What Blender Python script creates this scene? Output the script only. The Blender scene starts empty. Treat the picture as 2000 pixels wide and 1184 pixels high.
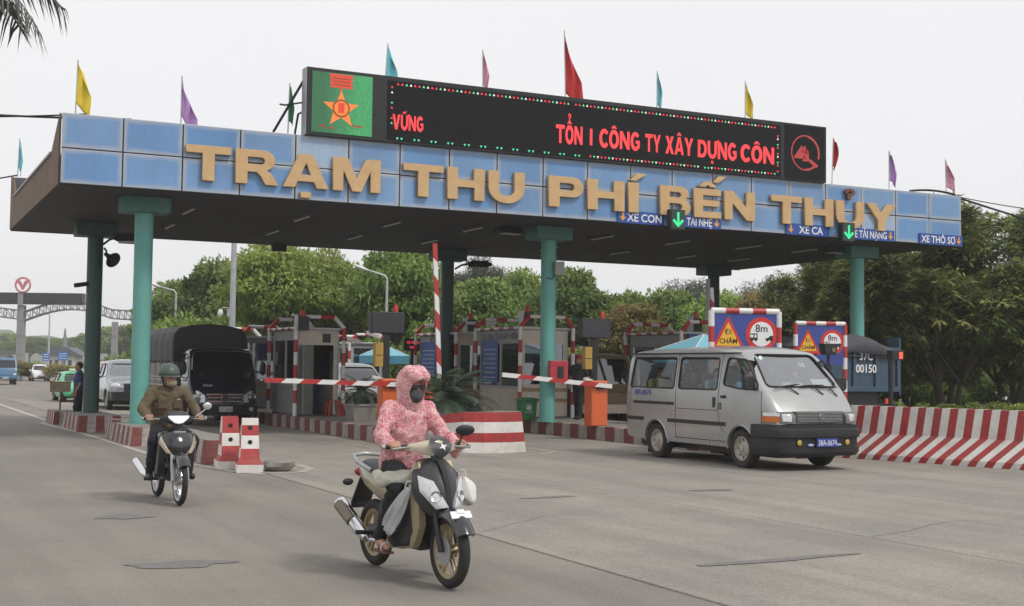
import bpy, bmesh, math, random
import numpy as np
from mathutils import Vector, Matrix, Euler
random.seed(7)
sc = bpy.context.scene
COL = sc.collection
PI = math.pi
def R(a): return math.radians(a)

# ------------------------------------------------------------------ camera
# world frame: x runs along the canopy front, y along the lanes (away from the viewer), metres
CAMP = Vector((-3.23, -27.12, 1.65)); YAW = 0.4561; PITCH = 0.0504; ROLL = 0.0124
cam = bpy.data.cameras.new('camera'); camo = bpy.data.objects.new('camera', cam); COL.objects.link(camo)
cam.sensor_width = 36; cam.lens = 45.72; cam.clip_start = 0.1; cam.clip_end = 6000
camo.matrix_world = (Matrix.Translation(CAMP) @ Matrix.Rotation(-YAW, 4, 'Z') @ Matrix.Rotation(PI/2 + PITCH, 4, 'X') @ Matrix.Rotation(ROLL, 4, 'Z'))
sc.camera = camo
def cw(x, y, z=0):
    """metres right of / ahead of the standpoint -> world"""
    c, s = math.cos(YAW), math.sin(YAW)
    return Vector((CAMP.x + x*c + y*s, CAMP.y - x*s + y*c, z))

# ------------------------------------------------------------------ sky and sun (bright overcast)
SUN_EL, SUN_AZ = R(50), R(152)      # azimuth clockwise from +y
w = bpy.data.worlds.new('World'); sc.world = w; w.use_nodes = True
nt = w.node_tree; nt.nodes.clear()
out = nt.nodes.new('ShaderNodeOutputWorld'); bg = nt.nodes.new('ShaderNodeBackground')
sky = nt.nodes.new('ShaderNodeTexSky'); sky.sky_type = 'NISHITA'; sky.sun_disc = False
sky.sun_elevation = SUN_EL; sky.sun_rotation = SUN_AZ; sky.dust_density = 4; sky.air_density = 1.2
scl = nt.nodes.new('ShaderNodeVectorMath'); scl.operation = 'SCALE'; scl.inputs[3].default_value = 0.7
hsv = nt.nodes.new('ShaderNodeHueSaturation'); hsv.inputs['Saturation'].default_value = 0.3
mx = nt.nodes.new('ShaderNodeMix'); mx.data_type = 'RGBA'; mx.inputs[0].default_value = 0.88
cl = nt.nodes.new('ShaderNodeTexNoise'); cl.inputs['Scale'].default_value = 1.6; cl.inputs['Detail'].default_value = 4
cr = nt.nodes.new('ShaderNodeValToRGB')
cr.color_ramp.elements[0].color = (8.25, 8.3, 8.6, 1); cr.color_ramp.elements[1].color = (8.9, 8.9, 9.05, 1)
cr.color_ramp.elements[0].position = 0.3; cr.color_ramp.elements[1].position = 0.7
tcw = nt.nodes.new('ShaderNodeTexCoord')
nt.links.new(tcw.outputs['Generated'], cl.inputs['Vector'])
nt.links.new(cl.outputs['Fac'], cr.inputs[0])
nt.links.new(sky.outputs[0], scl.inputs[0]); nt.links.new(scl.outputs[0], hsv.inputs['Color'])
nt.links.new(hsv.outputs[0], mx.inputs[6]); nt.links.new(cr.outputs[0], mx.inputs[7])
nt.links.new(mx.outputs[2], bg.inputs['Color']); bg.inputs['Strength'].default_value = 0.1
nt.links.new(bg.outputs[0], out.inputs['Surface'])
sun = bpy.data.lights.new('sun', 'SUN'); sun.energy = 1.5; sun.angle = R(10); sun.color = (1, 0.96, 0.9)
suno = bpy.data.objects.new('sun', sun); COL.objects.link(suno)
sd = Vector((math.sin(SUN_AZ)*math.cos(SUN_EL), math.cos(SUN_AZ)*math.cos(SUN_EL), math.sin(SUN_EL)))
suno.rotation_euler = sd.to_track_quat('Z', 'Y').to_euler()
sc.view_settings.view_transform = 'Standard'; sc.view_settings.look = 'None'; sc.view_settings.gamma = 1; sc.view_settings.exposure = .21
sc.view_settings.use_curve_mapping = False
sc.cycles.max_bounces = 10; sc.cycles.volume_bounces = 4; sc.cycles.transparent_max_bounces = 12; sc.cycles.glossy_bounces = 4; sc.cycles.transmission_bounces = 6

# ------------------------------------------------------------------ materials
def s2l(c): return tuple(((x/255)/12.92 if x/255 <= .04045 else ((x/255+.055)/1.055)**2.4) for x in c)
MC = {}
def mat(key, col=(.5, .5, .5), rough=.6, metal=0, var=.12, vscale=6, bump=0, bscale=60, dirt=0, dirtcol=(.16, .13, .1), dscale=1.6, alpha=1, spec=.5, coat=0, emit=None, estr=0, trans=0, coord='Object', island=0, sss=0):
    if key in MC: return MC[key]
    m = bpy.data.materials.new(key); m.use_nodes = True; MC[key] = m
    t = m.node_tree; N = t.nodes; L = t.links; b = N['Principled BSDF']
    b.inputs['Roughness'].default_value = rough; b.inputs['Metallic'].default_value = metal
    b.inputs['Specular IOR Level'].default_value = spec
    b.inputs['Coat Weight'].default_value = coat; b.inputs['Coat Roughness'].default_value = .08
    b.inputs['Alpha'].default_value = alpha; b.inputs['Transmission Weight'].default_value = trans
    if emit: b.inputs['Emission Color'].default_value = (*emit, 1); b.inputs['Emission Strength'].default_value = estr
    tc = N.new('ShaderNodeTexCoord')
    c1 = tuple(max(0, x*(1-var)) for x in col); c2 = tuple(min(1, x*(1+var)) for x in col)
    no = N.new('ShaderNodeTexNoise'); no.inputs['Scale'].default_value = vscale; no.inputs['Detail'].default_value = 5; no.inputs['Roughness'].default_value = .65
    L.new(tc.outputs[coord], no.inputs['Vector'])
    mr = N.new('ShaderNodeMapRange'); mr.inputs[1].default_value = .3; mr.inputs[2].default_value = .7
    L.new(no.outputs['Fac'], mr.inputs[0])
    mi = N.new('ShaderNodeMix'); mi.data_type = 'RGBA'; mi.inputs[6].default_value = (*c1, 1); mi.inputs[7].default_value = (*c2, 1)
    L.new(mr.outputs[0], mi.inputs[0]); last = mi.outputs[2]
    if island:
        ge = N.new('ShaderNodeNewGeometry'); h2 = N.new('ShaderNodeHueSaturation'); ma = N.new('ShaderNodeMapRange')
        ma.inputs[3].default_value = 1-island; ma.inputs[4].default_value = 1+island
        L.new(ge.outputs['Random Per Island'], ma.inputs[0]); L.new(ma.outputs[0], h2.inputs['Value']); L.new(last, h2.inputs['Color']); last = h2.outputs[0]
    if dirt:
        n2 = N.new('ShaderNodeTexNoise'); n2.inputs['Scale'].default_value = dscale; n2.inputs['Detail'].default_value = 8; n2.inputs['Roughness'].default_value = .7
        L.new(tc.outputs[coord], n2.inputs['Vector'])
        m2 = N.new('ShaderNodeMapRange'); m2.inputs[1].default_value = .45; m2.inputs[2].default_value = .75; m2.inputs[4].default_value = dirt
        L.new(n2.outputs['Fac'], m2.inputs[0])
        i2 = N.new('ShaderNodeMix'); i2.data_type = 'RGBA'; i2.inputs[7].default_value = (*dirtcol, 1)
        L.new(m2.outputs[0], i2.inputs[0]); L.new(last, i2.inputs[6]); last = i2.outputs[2]
    L.new(last, b.inputs['Base Color'])
    mr2 = N.new('ShaderNodeMapRange'); mr2.inputs[3].default_value = max(.02, rough-.08); mr2.inputs[4].default_value = min(1, rough+.1)
    L.new(no.outputs['Fac'], mr2.inputs[0]); L.new(mr2.outputs[0], b.inputs['Roughness'])
    if bump:
        nb = N.new('ShaderNodeTexNoise'); nb.inputs['Scale'].default_value = bscale; nb.inputs['Detail'].default_value = 4
        L.new(tc.outputs[coord], nb.inputs['Vector'])
        bp = N.new('ShaderNodeBump'); bp.inputs['Strength'].default_value = bump; bp.inputs['Distance'].default_value = .01
        L.new(nb.outputs['Fac'], bp.inputs['Height']); L.new(bp.outputs[0], b.inputs['Normal'])
    m['main'] = 1
    return m
def glass(key, tint=(.6, .7, .7), alpha=.45, rough=.03):
    """window glass: see-through film plus clear reflection"""
    if key in MC: return MC[key]
    m = bpy.data.materials.new(key); m.use_nodes = True; MC[key] = m
    t = m.node_tree; N = t.nodes; L = t.links; N.remove(N['Principled BSDF'])
    tr = N.new('ShaderNodeBsdfTransparent'); tr.inputs[0].default_value = (*tint, 1)
    gl = N.new('ShaderNodeBsdfGlossy'); gl.inputs['Roughness'].default_value = rough; gl.inputs[0].default_value = (.95, .97, 1, 1)
    df = N.new('ShaderNodeBsdfDiffuse'); df.inputs[0].default_value = (.35, .36, .36, 1)
    fr = N.new('ShaderNodeFresnel'); fr.inputs[0].default_value = 1.5
    ad = N.new('ShaderNodeMath'); ad.operation = 'MULTIPLY_ADD'; ad.inputs[1].default_value = 1.0; ad.inputs[2].default_value = alpha*.25
    L.new(fr.outputs[0], ad.inputs[0])
    ms = N.new('ShaderNodeMixShader'); L.new(ad.outputs[0], ms.inputs[0]); L.new(tr.outputs[0], ms.inputs[1]); L.new(gl.outputs[0], ms.inputs[2])
    m3 = N.new('ShaderNodeMixShader'); m3.inputs[0].default_value = .02; L.new(ms.outputs[0], m3.inputs[1]); L.new(df.outputs[0], m3.inputs[2])
    L.new(m3.outputs[0], N['Material Output'].inputs[0])
    return m

RED = mat('red_paint', (.36, .03, .03), .55, var=.25, vscale=5, dirt=.6, dirtcol=(.16, .09, .07))
WHITE = mat('white_paint', (.68, .66, .62), .55, var=.08, dirt=.6, dirtcol=(.34, .3, .26), dscale=2.4)
PRED = mat('pipe_red', (.42, .025, .025), .4, var=.1, dirt=.2)
PWHITE = mat('pipe_white', (.72, .71, .7), .4, var=.05, dirt=.25, dirtcol=(.35, .33, .3))
BLACK = mat('black_plastic', (.015, .015, .017), .45, var=.2)
RUBBER = mat('tyre_rubber', (.022, .021, .02), .8, var=.25, bump=.3, bscale=90, dirt=.35, dirtcol=(.1, .085, .07), dscale=3)
STEEL = mat('grey_steel', (.42, .43, .44), .4, .7, dirt=.2)
CHROME = mat('chrome', (.75, .76, .78), .12, 1, var=.03)
GALV = mat('galvanised', (.45, .46, .47), .5, .4)
CONC = mat('concrete', (.26, .24, .215), .85, var=.18, bump=.5, bscale=40, dirt=.5, dirtcol=(.12, .1, .085))
KWHITE = mat('kerb_white', (.36, .33, .3), .85, var=.25, bump=.5, bscale=50, dirt=.85, dirtcol=(.17, .14, .12), dscale=2.2, coord='Generated')
KRED = mat('kerb_red', (.19, .05, .045), .85, var=.3, bump=.5, bscale=50, dirt=.85, dirtcol=(.17, .125, .11), dscale=2.6, coord='Generated')
TEAL = mat('teal_paint', (.12, .36, .315), .45, var=.1, vscale=2.2, dirt=.45, dirtcol=(.1, .17, .145), dscale=1.1)
SKIN = mat('skin', (.42, .22, .15), .5, var=.08)
SKIND = mat('skin_tan', (.33, .17, .11), .5, var=.08)
HAIR = mat('hair', (.012, .01, .009), .45, var=.2)

# ------------------------------------------------------------------ mesh builder
def rotm(rx=0, ry=0, rz=0): return Euler((rx, ry, rz)).to_matrix()
class MB:
    def __init__(s): s.v = []; s.f = []; s.m = []; s.cur = 0
    def mi(s, i): s.cur = i; return s
    def add(s, vs, fs):
        o = len(s.v); s.v += [tuple(v) for v in vs]
        for f in fs: s.f.append(tuple(i+o for i in f)); s.m.append(s.cur)
        return s
    def box(s, c, d, rot=None):
        hx, hy, hz = d[0]/2, d[1]/2, d[2]/2
        vs = [Vector((x*hx, y*hy, z*hz)) for x in (-1, 1) for y in (-1, 1) for z in (-1, 1)]
        if rot is not None: vs = [rot @ v for v in vs]
        c = Vector(c)
        return s.add([v+c for v in vs], [(0, 1, 3, 2), (4, 6, 7, 5), (0, 4, 5, 1), (2, 3, 7, 6), (0, 2, 6, 4), (1, 5, 7, 3)])
    def bb(s, x0, x1, y0, y1, z0, z1): return s.box(((x0+x1)/2, (y0+y1)/2, (z0+z1)/2), (abs(x1-x0), abs(y1-y0), abs(z1-z0)))
    def ring(s, c, ax, r, seg, ry=None):
        ax = Vector(ax).normalized(); u = ax.orthogonal().normalized() if abs(ax.z) > .99 or abs(ax.z) < .01 and False else (Vector((0, 0, 1)).cross(ax).normalized() if abs(ax.z) < .99 else Vector((1, 0, 0)))
        v = ax.cross(u)
        return [Vector(c) + u*(r*math.cos(2*PI*k/seg)) + v*((ry or r)*math.sin(2*PI*k/seg)) for k in range(seg)]
    def loft(s, rings, cap=True, closed=False, capm=None):
        n = len(rings[0]); vs = [p for r_ in rings for p in r_]; fs = []
        K = len(rings)
        for i in range(K if closed else K-1):
            j = (i+1) % K
            for k in range(n):
                l = (k+1) % n
                fs.append((i*n+k, i*n+l, j*n+l, j*n+k))
        if cap and not closed: fs += [tuple(range(n-1, -1, -1)), tuple((K-1)*n+k for k in range(n))]
        return s.add(vs, fs)
    def cyl(s, p0, p1, r0, r1=None, seg=14, cap=True):
        p0 = Vector(p0); p1 = Vector(p1); ax = p1-p0; r1 = r0 if r1 is None else r1
        return s.loft([s.ring(p0, ax, r0, seg), s.ring(p1, ax, r1, seg)], cap)
    def tube(s, pts, r, seg=8, cap=True):
        pts = [Vector(p) for p in pts]; rs = r if isinstance(r, (list, tuple)) else [r]*len(pts); rings = []
        u = None
        for i, p in enumerate(pts):
            t = (pts[min(i+1, len(pts)-1)] - pts[max(i-1, 0)]).normalized()
            if u is None: u = t.orthogonal().normalized()
            u = (u - t*u.dot(t)).normalized(); v = t.cross(u)
            rings.append([p + u*(rs[i]*math.cos(2*PI*k/seg)) + v*(rs[i]*math.sin(2*PI*k/seg)) for k in range(seg)])
        return s.loft(rings, cap)
    def lathe(s, prof, c=(0, 0, 0), ax=(0, 0, 1), seg=24, cap=True):
        ax = Vector(ax).normalized(); c = Vector(c)
        return s.loft([s.ring(c+ax*h, ax, max(r, 1e-4), seg) for r, h in prof], cap)
    def ell(s, c, r, seg=14, rings=9, rot=None):
        if not isinstance(r, (tuple, list)): r = (r, r, r)
        rr = []
        for i in range(rings+1):
            a = PI*i/rings; q = []
            for k in range(seg):
                b = 2*PI*k/seg
                v = Vector((r[0]*math.sin(a)*math.cos(b), r[1]*math.sin(a)*math.sin(b), -r[2]*math.cos(a)))
                if i in (0, rings): v = Vector((1e-4*math.cos(b), 1e-4*math.sin(b), v.z))
                q.append(Vector(c) + (rot @ v if rot is not None else v))
            rr.append(q)
        return s.loft(rr, True)
    def cap_(s, p0, r0, p1, r1, seg=12):
        """round-ended tapered limb"""
        p0 = Vector(p0); p1 = Vector(p1); ax = (p1-p0); L_ = ax.length or 1e-5; ax /= L_; rr = []
        for a in (-80, -50, -20, 0): rr.append(s.ring(p0+ax*(r0*math.sin(R(a))), ax, r0*math.cos(R(a)), seg))
        for a in (0, 20, 50, 80): rr.append(s.ring(p1+ax*(r1*math.sin(R(a))), ax, r1*math.cos(R(a)), seg))
        return s.loft(rr, True)
    def prism(s, poly, o, ux, uy, d0, d1):
        o = Vector(o); ux = Vector(ux); uy = Vector(uy); nn = ux.cross(uy).normalized()
        return s.loft([[o+ux*a+uy*b+nn*d for a, b in poly] for d in (d0, d1)], True)
    def torus(s, c, ax, Rr, r, seg=28, sub=10, rx=None):
        ax = Vector(ax).normalized(); base = s.ring((0, 0, 0), ax, 1, seg); rr = []
        for q in base:
            rr.append([Vector(c) + q*(Rr + r*math.cos(2*PI*k/sub)) + ax*((rx or r)*math.sin(2*PI*k/sub)) for k in range(sub)])
        return s.loft(rr, False, True)
    def build(s, name, mats, parent=None, smooth=None, bevel=0, bseg=2, recalc=True, xf=None):
        me = bpy.data.meshes.new(name)
        vs = s.v if xf is None else [tuple(xf @ Vector(v)) for v in s.v]
        me.from_pydata(vs, [], s.f)
        mats = mats if isinstance(mats, (list, tuple)) else [mats]
        for m in mats: me.materials.append(m)
        me.polygons.foreach_set('material_index', s.m)
        if recalc:
            bm = bmesh.new(); bm.from_mesh(me); bmesh.ops.recalc_face_normals(bm, faces=bm.faces); bm.to_mesh(me); bm.free()
        if smooth is not None:
            me.polygons.foreach_set('use_smooth', [True]*len(me.polygons)); me.set_sharp_from_angle(angle=R(smooth))
        o = bpy.data.objects.new(name, me); COL.objects.link(o)
        if parent is not None: o.parent = parent
        if bevel:
            b = o.modifiers.new('bevel', 'BEVEL'); b.width = bevel; b.segments = bseg; b.limit_method = 'ANGLE'; b.angle_limit = R(35)
        return o

def tag(o, label=None, cat=None, group=None, kind=None):
    if label: o['label'] = label
    if cat: o['category'] = cat
    if group: o['group'] = group
    if kind: o['kind'] = kind
    return o
def thing(name, label, cat, loc=(0, 0, 0), rz=0, group=None):
    o = bpy.data.objects.new(name, None); COL.objects.link(o); o.location = loc; o.rotation_euler = (0, 0, rz); o.empty_display_size = .2
    return tag(o, label, cat, group)
def struct(o): o['kind'] = 'structure'; return o
def dup(root, loc=None, rz=None, label=None, parent=None):
    c = root.copy(); COL.objects.link(c)
    if parent is not None: c.parent = parent
    if loc is not None: c.location = loc
    if rz is not None: c.rotation_euler = (0, 0, rz)
    if label: c['label'] = label
    for ch in list(root.children): dup(ch, parent=c)
    return c
def ev(o, name=None):
    """evaluate modifiers, return a plain mesh"""
    dg = bpy.context.evaluated_depsgraph_get(); me = bpy.data.meshes.new_from_object(o.evaluated_get(dg), depsgraph=dg)
    return me
def tmp(mb, name='tmp'): return mb.build(name, [], None)
def drop(*os):
    for o in os:
        d = o.data; bpy.data.objects.remove(o)
        if isinstance(d, bpy.types.Mesh) and d.users == 0: bpy.data.meshes.remove(d)
        elif isinstance(d, bpy.types.Curve) and d.users == 0: bpy.data.curves.remove(d)
def mesh_obj(name, me, mats, parent=None, smooth=40):
    mats = mats if isinstance(mats, (list, tuple)) else [mats]
    me.materials.clear()
    for m in mats: me.materials.append(m)
    if smooth is not None and len(me.polygons):
        me.polygons.foreach_set('use_smooth', [True]*len(me.polygons)); me.set_sharp_from_angle(angle=R(smooth))
    me.name = name
    o = bpy.data.objects.new(name, me); COL.objects.link(o)
    if parent is not None: o.parent = parent
    return o
def boolean(base, cutters, op='DIFFERENCE'):
    mods = []
    for c in cutters:
        b = base.modifiers.new('b', 'BOOLEAN'); b.object = c; b.operation = op; b.solver = 'EXACT'
    me = ev(base)
    base.modifiers.clear()
    return me
_tex = {}
def ctex(scale):
    if scale not in _tex:
        t = bpy.data.textures.new('clouds', 'CLOUDS'); t.noise_scale = scale; t.noise_depth = 2; _tex[scale] = t
    return _tex[scale]
def blob(name, mb, mats, parent=None, voxel=.012, smooth_it=4, wrinkle=0, wscale=.06, sub=0):
    """fuse overlapping primitives into one continuous skin"""
    o = tmp(mb)
    r_ = o.modifiers.new('r', 'REMESH'); r_.mode = 'VOXEL'; r_.voxel_size = voxel
    if smooth_it: sm = o.modifiers.new('s', 'SMOOTH'); sm.factor = .5; sm.iterations = smooth_it
    if wrinkle:
        d = o.modifiers.new('d', 'DISPLACE'); d.texture = ctex(wscale); d.strength = wrinkle; d.mid_level = .5; d.texture_coords = 'LOCAL'
    me = ev(o); drop(o)
    return mesh_obj(name, me, mats, parent, 180)
def text(name, s, size, m, parent=None, loc=(0, 0, 0), rot=(PI/2, 0, 0), ext=.004, bold=0, sx=1, align='CENTER', res=3, bev=0):
    cu = bpy.data.curves.new('t', 'FONT'); cu.body = s; cu.size = size; cu.extrude = ext; cu.offset = bold; cu.align_x = align; cu.resolution_u = res; cu.bevel_depth = bev; cu.bevel_resolution = 0
    o = bpy.data.objects.new('t', cu); COL.objects.link(o); me = ev(o); drop(o)
    for v in me.vertices: v.co.x *= sx
    o = mesh_obj(name, me, m, parent, None); o.location = loc; o.rotation_euler = rot
    return o
def stripe_tube(pts, r, L_=.3, mats=(0, 1), seg=10, mb=None, start=0):
    """pipe whose red and white bands are lengths of pipe of their own"""
    mb = mb or MB(); pts = [Vector(p) for p in pts]; acc = 0; k = start
    for a, b in zip(pts[:-1], pts[1:]):
        d = (b-a).length; n = max(1, round(d/L_))
        for i in range(n):
            mb.mi(mats[k % 2]); mb.cyl(a.lerp(b, i/n), a.lerp(b, (i+1)/n), r, seg=seg); k += 1
    for p in pts[1:-1]: mb.mi(mats[k % 2]); mb.ell(p, r*1.02, 8, 6)
    mb.mi(0); return mb
# ================================================================== GROUND AND ROAD
def road_mat(key, base, warm, gscale=.35, streak=.25, bump=.25):
    if key in MC: return MC[key]
    m = bpy.data.materials.new(key); m.use_nodes = True; MC[key] = m
    t = m.node_tree; N = t.nodes; L = t.links; b = N['Principled BSDF']; b.inputs['Roughness'].default_value = .85; b.inputs['Specular IOR Level'].default_value = .3
    tc = N.new('ShaderNodeTexCoord'); ge = N.new('ShaderNodeNewGeometry')
    def noise(scale, detail=6, vec=None, ro=.6):
        n = N.new('ShaderNodeTexNoise'); n.inputs['Scale'].default_value = scale; n.inputs['Detail'].default_value = detail; n.inputs['Roughness'].default_value = ro
        L.new(vec or ge.outputs['Position'], n.inputs['Vector']); return n.outputs['Fac']
    def mr(x, a, b_, c=0, d=1):
        n = N.new('ShaderNodeMapRange'); n.inputs[1].default_value = a; n.inputs[2].default_value = b_; n.inputs[3].default_value = c; n.inputs[4].default_value = d; L.new(x, n.inputs[0]); return n.outputs[0]
    def mix(f, a, b_, typ='MIX'):
        n = N.new('ShaderNodeMix'); n.data_type = 'RGBA'; n.blend_type = typ
        if isinstance(f, float): n.inputs[0].default_value = f
        else: L.new(f, n.inputs[0])
        for i, x in ((6, a), (7, b_)):
            if isinstance(x, tuple): n.inputs[i].default_value = (*x, 1)
            else: L.new(x, n.inputs[i])
        return n.outputs[2]
    big = mr(noise(gscale, 5), .38, .64)
    c = mix(big, base, warm)
    mp = N.new('ShaderNodeMapping'); mp.inputs['Scale'].default_value = (1.6, .07, 1); L.new(ge.outputs['Position'], mp.inputs[0])
    st = mr(noise(1.0, 4, mp.outputs[0]), .42, .72)
    dark = tuple(x*.62 for x in base)
    sf = N.new('ShaderNodeMath'); sf.operation = 'MULTIPLY'; sf.inputs[1].default_value = streak*1.6; L.new(st, sf.inputs[0])
    c = mix(sf.outputs[0], c, dark)
    sp = mr(noise(1.3, 9, None, .8), .52, .78, 0, .6); c = mix(sp, c, tuple(x*.7 for x in base))
    gr = mr(noise(110, 2, None, .85), .25, .75, .55, 1.45)
    g2 = mr(noise(34, 4, None, .8), .28, .72, .74, 1.26)
    mu = N.new('ShaderNodeMath'); mu.operation = 'MULTIPLY'; L.new(gr, mu.inputs[0]); L.new(g2, mu.inputs[1])
    hs = N.new('ShaderNodeHueSaturation'); L.new(c, hs.inputs['Color']); L.new(mu.outputs[0], hs.inputs['Value'])
    L.new(hs.outputs[0], b.inputs['Base Color'])
    bp = N.new('ShaderNodeBump'); bp.inputs['Strength'].default_value = bump; bp.inputs['Distance'].default_value = .008
    L.new(noise(120, 4, None, .8), bp.inputs['Height']); L.new(bp.outputs[0], b.inputs['Normal'])
    return m
ASPH = road_mat('asphalt', (.212, .194, .175), (.27, .242, .207))
SLABM = road_mat('slab_concrete', (.255, .236, .212), (.32, .288, .245), .45, .3, .2)
FARASPH = road_mat('far_asphalt', (.2, .19, .175), (.23, .215, .195))
GRASSG = mat('verge_earth', (.09, .11, .04), .95, var=.4, vscale=.6, dirt=.6, dirtcol=(.14, .12, .07), coord='Object', dscale=.15)

def sheet(name, pts, z, m):
    mb = MB(); mb.add([(x, y, z) for x, y in pts], [tuple(range(len(pts)))]); o = mb.build(name, m, recalc=False)
    if o.data.polygons[0].normal.z < 0: o.data.flip_normals()
    return struct(o)
sheet('ground', [(-880, -66), (1080, -66), (1080, 1130), (-880, 1130)], -.06, GRASSG)
road = sheet('road', [(-45, -62), (26, -62), (26, 60), (15, 150), (15, 420), (-22, 420), (-22, 150), (-45, 60)], 0, ASPH)
# cast slabs of the plaza apron, each a piece of its own with an open joint
random.seed(3)
sx = [2.2, 5.75, 9.3, 13.2, 17.0, 20.8]
for i in range(len(sx)-1):
    y = -32.0 + [0, .4, -.3, .2, 0][i]
    while y < 34:
        L_ = 5.6
        mb = MB(); g = .012
        j = random.uniform(-.002, .002)
        if y + L_ > -26: 
            mb.bb(sx[i]+g, sx[i+1]-g, y+g, y+L_-g, -.03, .014+j)
            mb.build('slab', SLABM, road, bevel=.006, bseg=1)
        y += L_
def ribbon(name, pts, wd, z, m, parent=road):
    mb = MB(); P = [Vector((x, y, z)) for x, y in pts]; vs = []
    for i, p in enumerate(P):
        t = (P[min(i+1, len(P)-1)]-P[max(i-1, 0)]).normalized(); s_ = Vector((t.y, -t.x, 0)); vs += [p-s_*wd/2, p+s_*wd/2]
    mb.add(vs, [(2*i, 2*i+1, 2*i+3, 2*i+2) for i in range(len(P)-1)])
    o = mb.build(name, m, parent, recalc=False)
    if o.data.polygons[0].normal.z < 0: o.data.flip_normals()
    return o
LINE = mat('line_paint', (.46, .44, .4), .7, var=.15, vscale=9, dirt=.85, dirtcol=(.22, .2, .18), dscale=2.5)
LINEF = mat('faded_paint', (.38, .355, .315), .8, var=.15, vscale=9, dirt=.9, dirtcol=(.25, .22, .19), dscale=3)
ribbon('edge_line', [(1.31, 120), (1.31, 11.3)], .17, .005, LINE)
ribbon('edge_line', [(1.75, 11.25), (1.2, 11.2), (.98, 10.6), (1.22, 5.5), (1.33, 2.4), (1.38, -3.1), (1.62, -5.6), (1.85, -7.0), (2.15, -7.62), (2.19, -7.66)], .15, .006, LINE)
ribbon('edge_line', [(2.22, -7.68), (2.75, -7.62), (3.1, -7.0), (3.15, -6.0)], .15, .019, LINEF)
ribbon('edge_line', [(6.3, 20), (6.3, -2.8), (6.6, -4.4), (7.2, -5.0), (8.3, -4.9), (8.95, -4.3), (8.95, 20)], .13, .019, LINEF)
ribbon('edge_line', [(11.55, 20), (11.55, -6.5)], .13, .019, LINEF)
ribbon('edge_line', [(13.25, -4.5), (13.75, -7.3), (14.7, -10.9), (17.2, -21)], .13, .019, LINE)
# tarred repairs
TAR = mat('tar_patch', (.165, .158, .15), .75, var=.2, vscale=12, bump=.3, bscale=90)
def patch(cx, cy, a, b, rz, z, seed):
    rnd = random.Random(seed); n = 26
    ph = [rnd.uniform(0, 6.28) for _ in range(4)]
    pts = []
    for k in range(n):
        t = 2*PI*k/n; q = 1 + .16*math.sin(2*t+ph[0]) + .12*math.sin(3*t+ph[1]) + .1*math.sin(5*t+ph[2]) + rnd.uniform(-.06, .06)
        x, y = a*q*math.cos(t), b*q*math.sin(t); pts.append((cx+x*math.cos(rz)-y*math.sin(rz), cy+x*math.sin(rz)+y*math.cos(rz)))
    o = sheet('tar_patch', pts, z, TAR); del o['kind']; o.parent = road
ASPD = road_mat('dark_asphalt', (.145, .138, .13), (.18, .168, .152))
def resurf(pts, z):
    o = sheet('resurfaced_strip', pts, z, ASPD); del o['kind']; o.parent = road
ASP2 = mat('worn_patch', (.135, .13, .127), .85, var=.2, vscale=14)
patch(-.9, -16.2, .42, .2, -.2, .005, 2); patch(-.75, -12.6, .3, .22, .3, .005, 5); patch(.9, -20.5, .5, .16, -.4, .005, 8)
patch(3.9, -17.9, .8, .09, .05, .019, 4); patch(4.6, -12.35, .36, .1, .05, .019, 14); patch(7.2, -12.2, .4, .09, .02, .019, 24)
# wandering cracks
def crack(pts, seed, z=.0045, wd=.01):
    rnd = random.Random(seed); P = []
    for (x0, y0), (x1, y1) in zip(pts[:-1], pts[1:]):
        n = max(3, int(math.hypot(x1-x0, y1-y0)/.22))
        for i in range(n): P.append((x0+(x1-x0)*i/n+rnd.uniform(-.035, .035), y0+(y1-y0)*i/n+rnd.uniform(-.035, .035)))
    ribbon('crack', P, wd, z, TAR)
crack([(-6, 9), (-3, 12), (.6, 13.5)], 3)
crack([(9.4, -11.8), (11, -13.0), (12, -13.2)], 5, .02, .008); crack([(3, -9.2), (4.5, -8.3), (6.2, -8.6)], 6, .02); crack([(2.3, -15.2), (3.6, -14.2), (5.7, -14.4)], 7, .02, .008); crack([(5.8, -17), (7.6, -16.2), (9.2, -16.5)], 8, .02)

# ================================================================== TRAFFIC ISLANDS
random.seed(11)
def kerb_run(parent, pts, h=.34, L_=.42, t=.16, inward=1):
    """row of painted kerb stones along a polyline"""
    base = {}
    P = [Vector((x, y, 0)) for x, y in pts]; k = 0
    for a, b in zip(P[:-1], P[1:]):
        d = (b-a); n = max(1, round(d.length/L_)); u = d.normalized(); ang = math.atan2(u.y, u.x); l = d.length/n
        key = round(l, 4)
        for i in range(n):
            mk = (key, k % 2)
            if mk not in base:
                mb = MB(); mb.box((0, 0, h/2-.02), (l-.008, t, h+.04)); base[mk] = mb.build('kerb_stone', KRED if k % 2 else KWHITE, parent, bevel=.014); o = base[mk]
            else:
                o = base[mk].copy(); COL.objects.link(o); o.parent = parent
            c = a+u*(l*(i+.5)); o.location = (c.x, c.y, random.uniform(-.006, .006)); o.rotation_euler = (0, 0, ang+random.uniform(-.008, .008)); k += 1
def island(x0, x1, y0, y1, label):
    mb = MB(); mb.prism([(x0+.08, y0+.9), (x0+.5, y0+.15), (x1-.5, y0+.15), (x1-.08, y0+.9), (x1-.08, y1), (x0+.08, y1)], (0, 0, 0), (1, 0, 0), (0, 1, 0), -.05, .335)
    o = mb.build('traffic_island', CONC, None); tag(o, label, 'traffic island')
    kerb_run(o, [(x1, y0+8), (x1, y0+.9), (x1-.45, y0+.08), (x0+.45, y0+.08), (x0, y0+.9), (x0, min(y1, 22))])
    return o
isl1 = island(6.72, 8.5, -4.0, 30, 'concrete toll island with the striped curved nose at its front')
isl2 = island(12.05, 14.2, -7.0, 34, 'concrete toll island with the green bin and the orange barrier cabinet')
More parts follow.
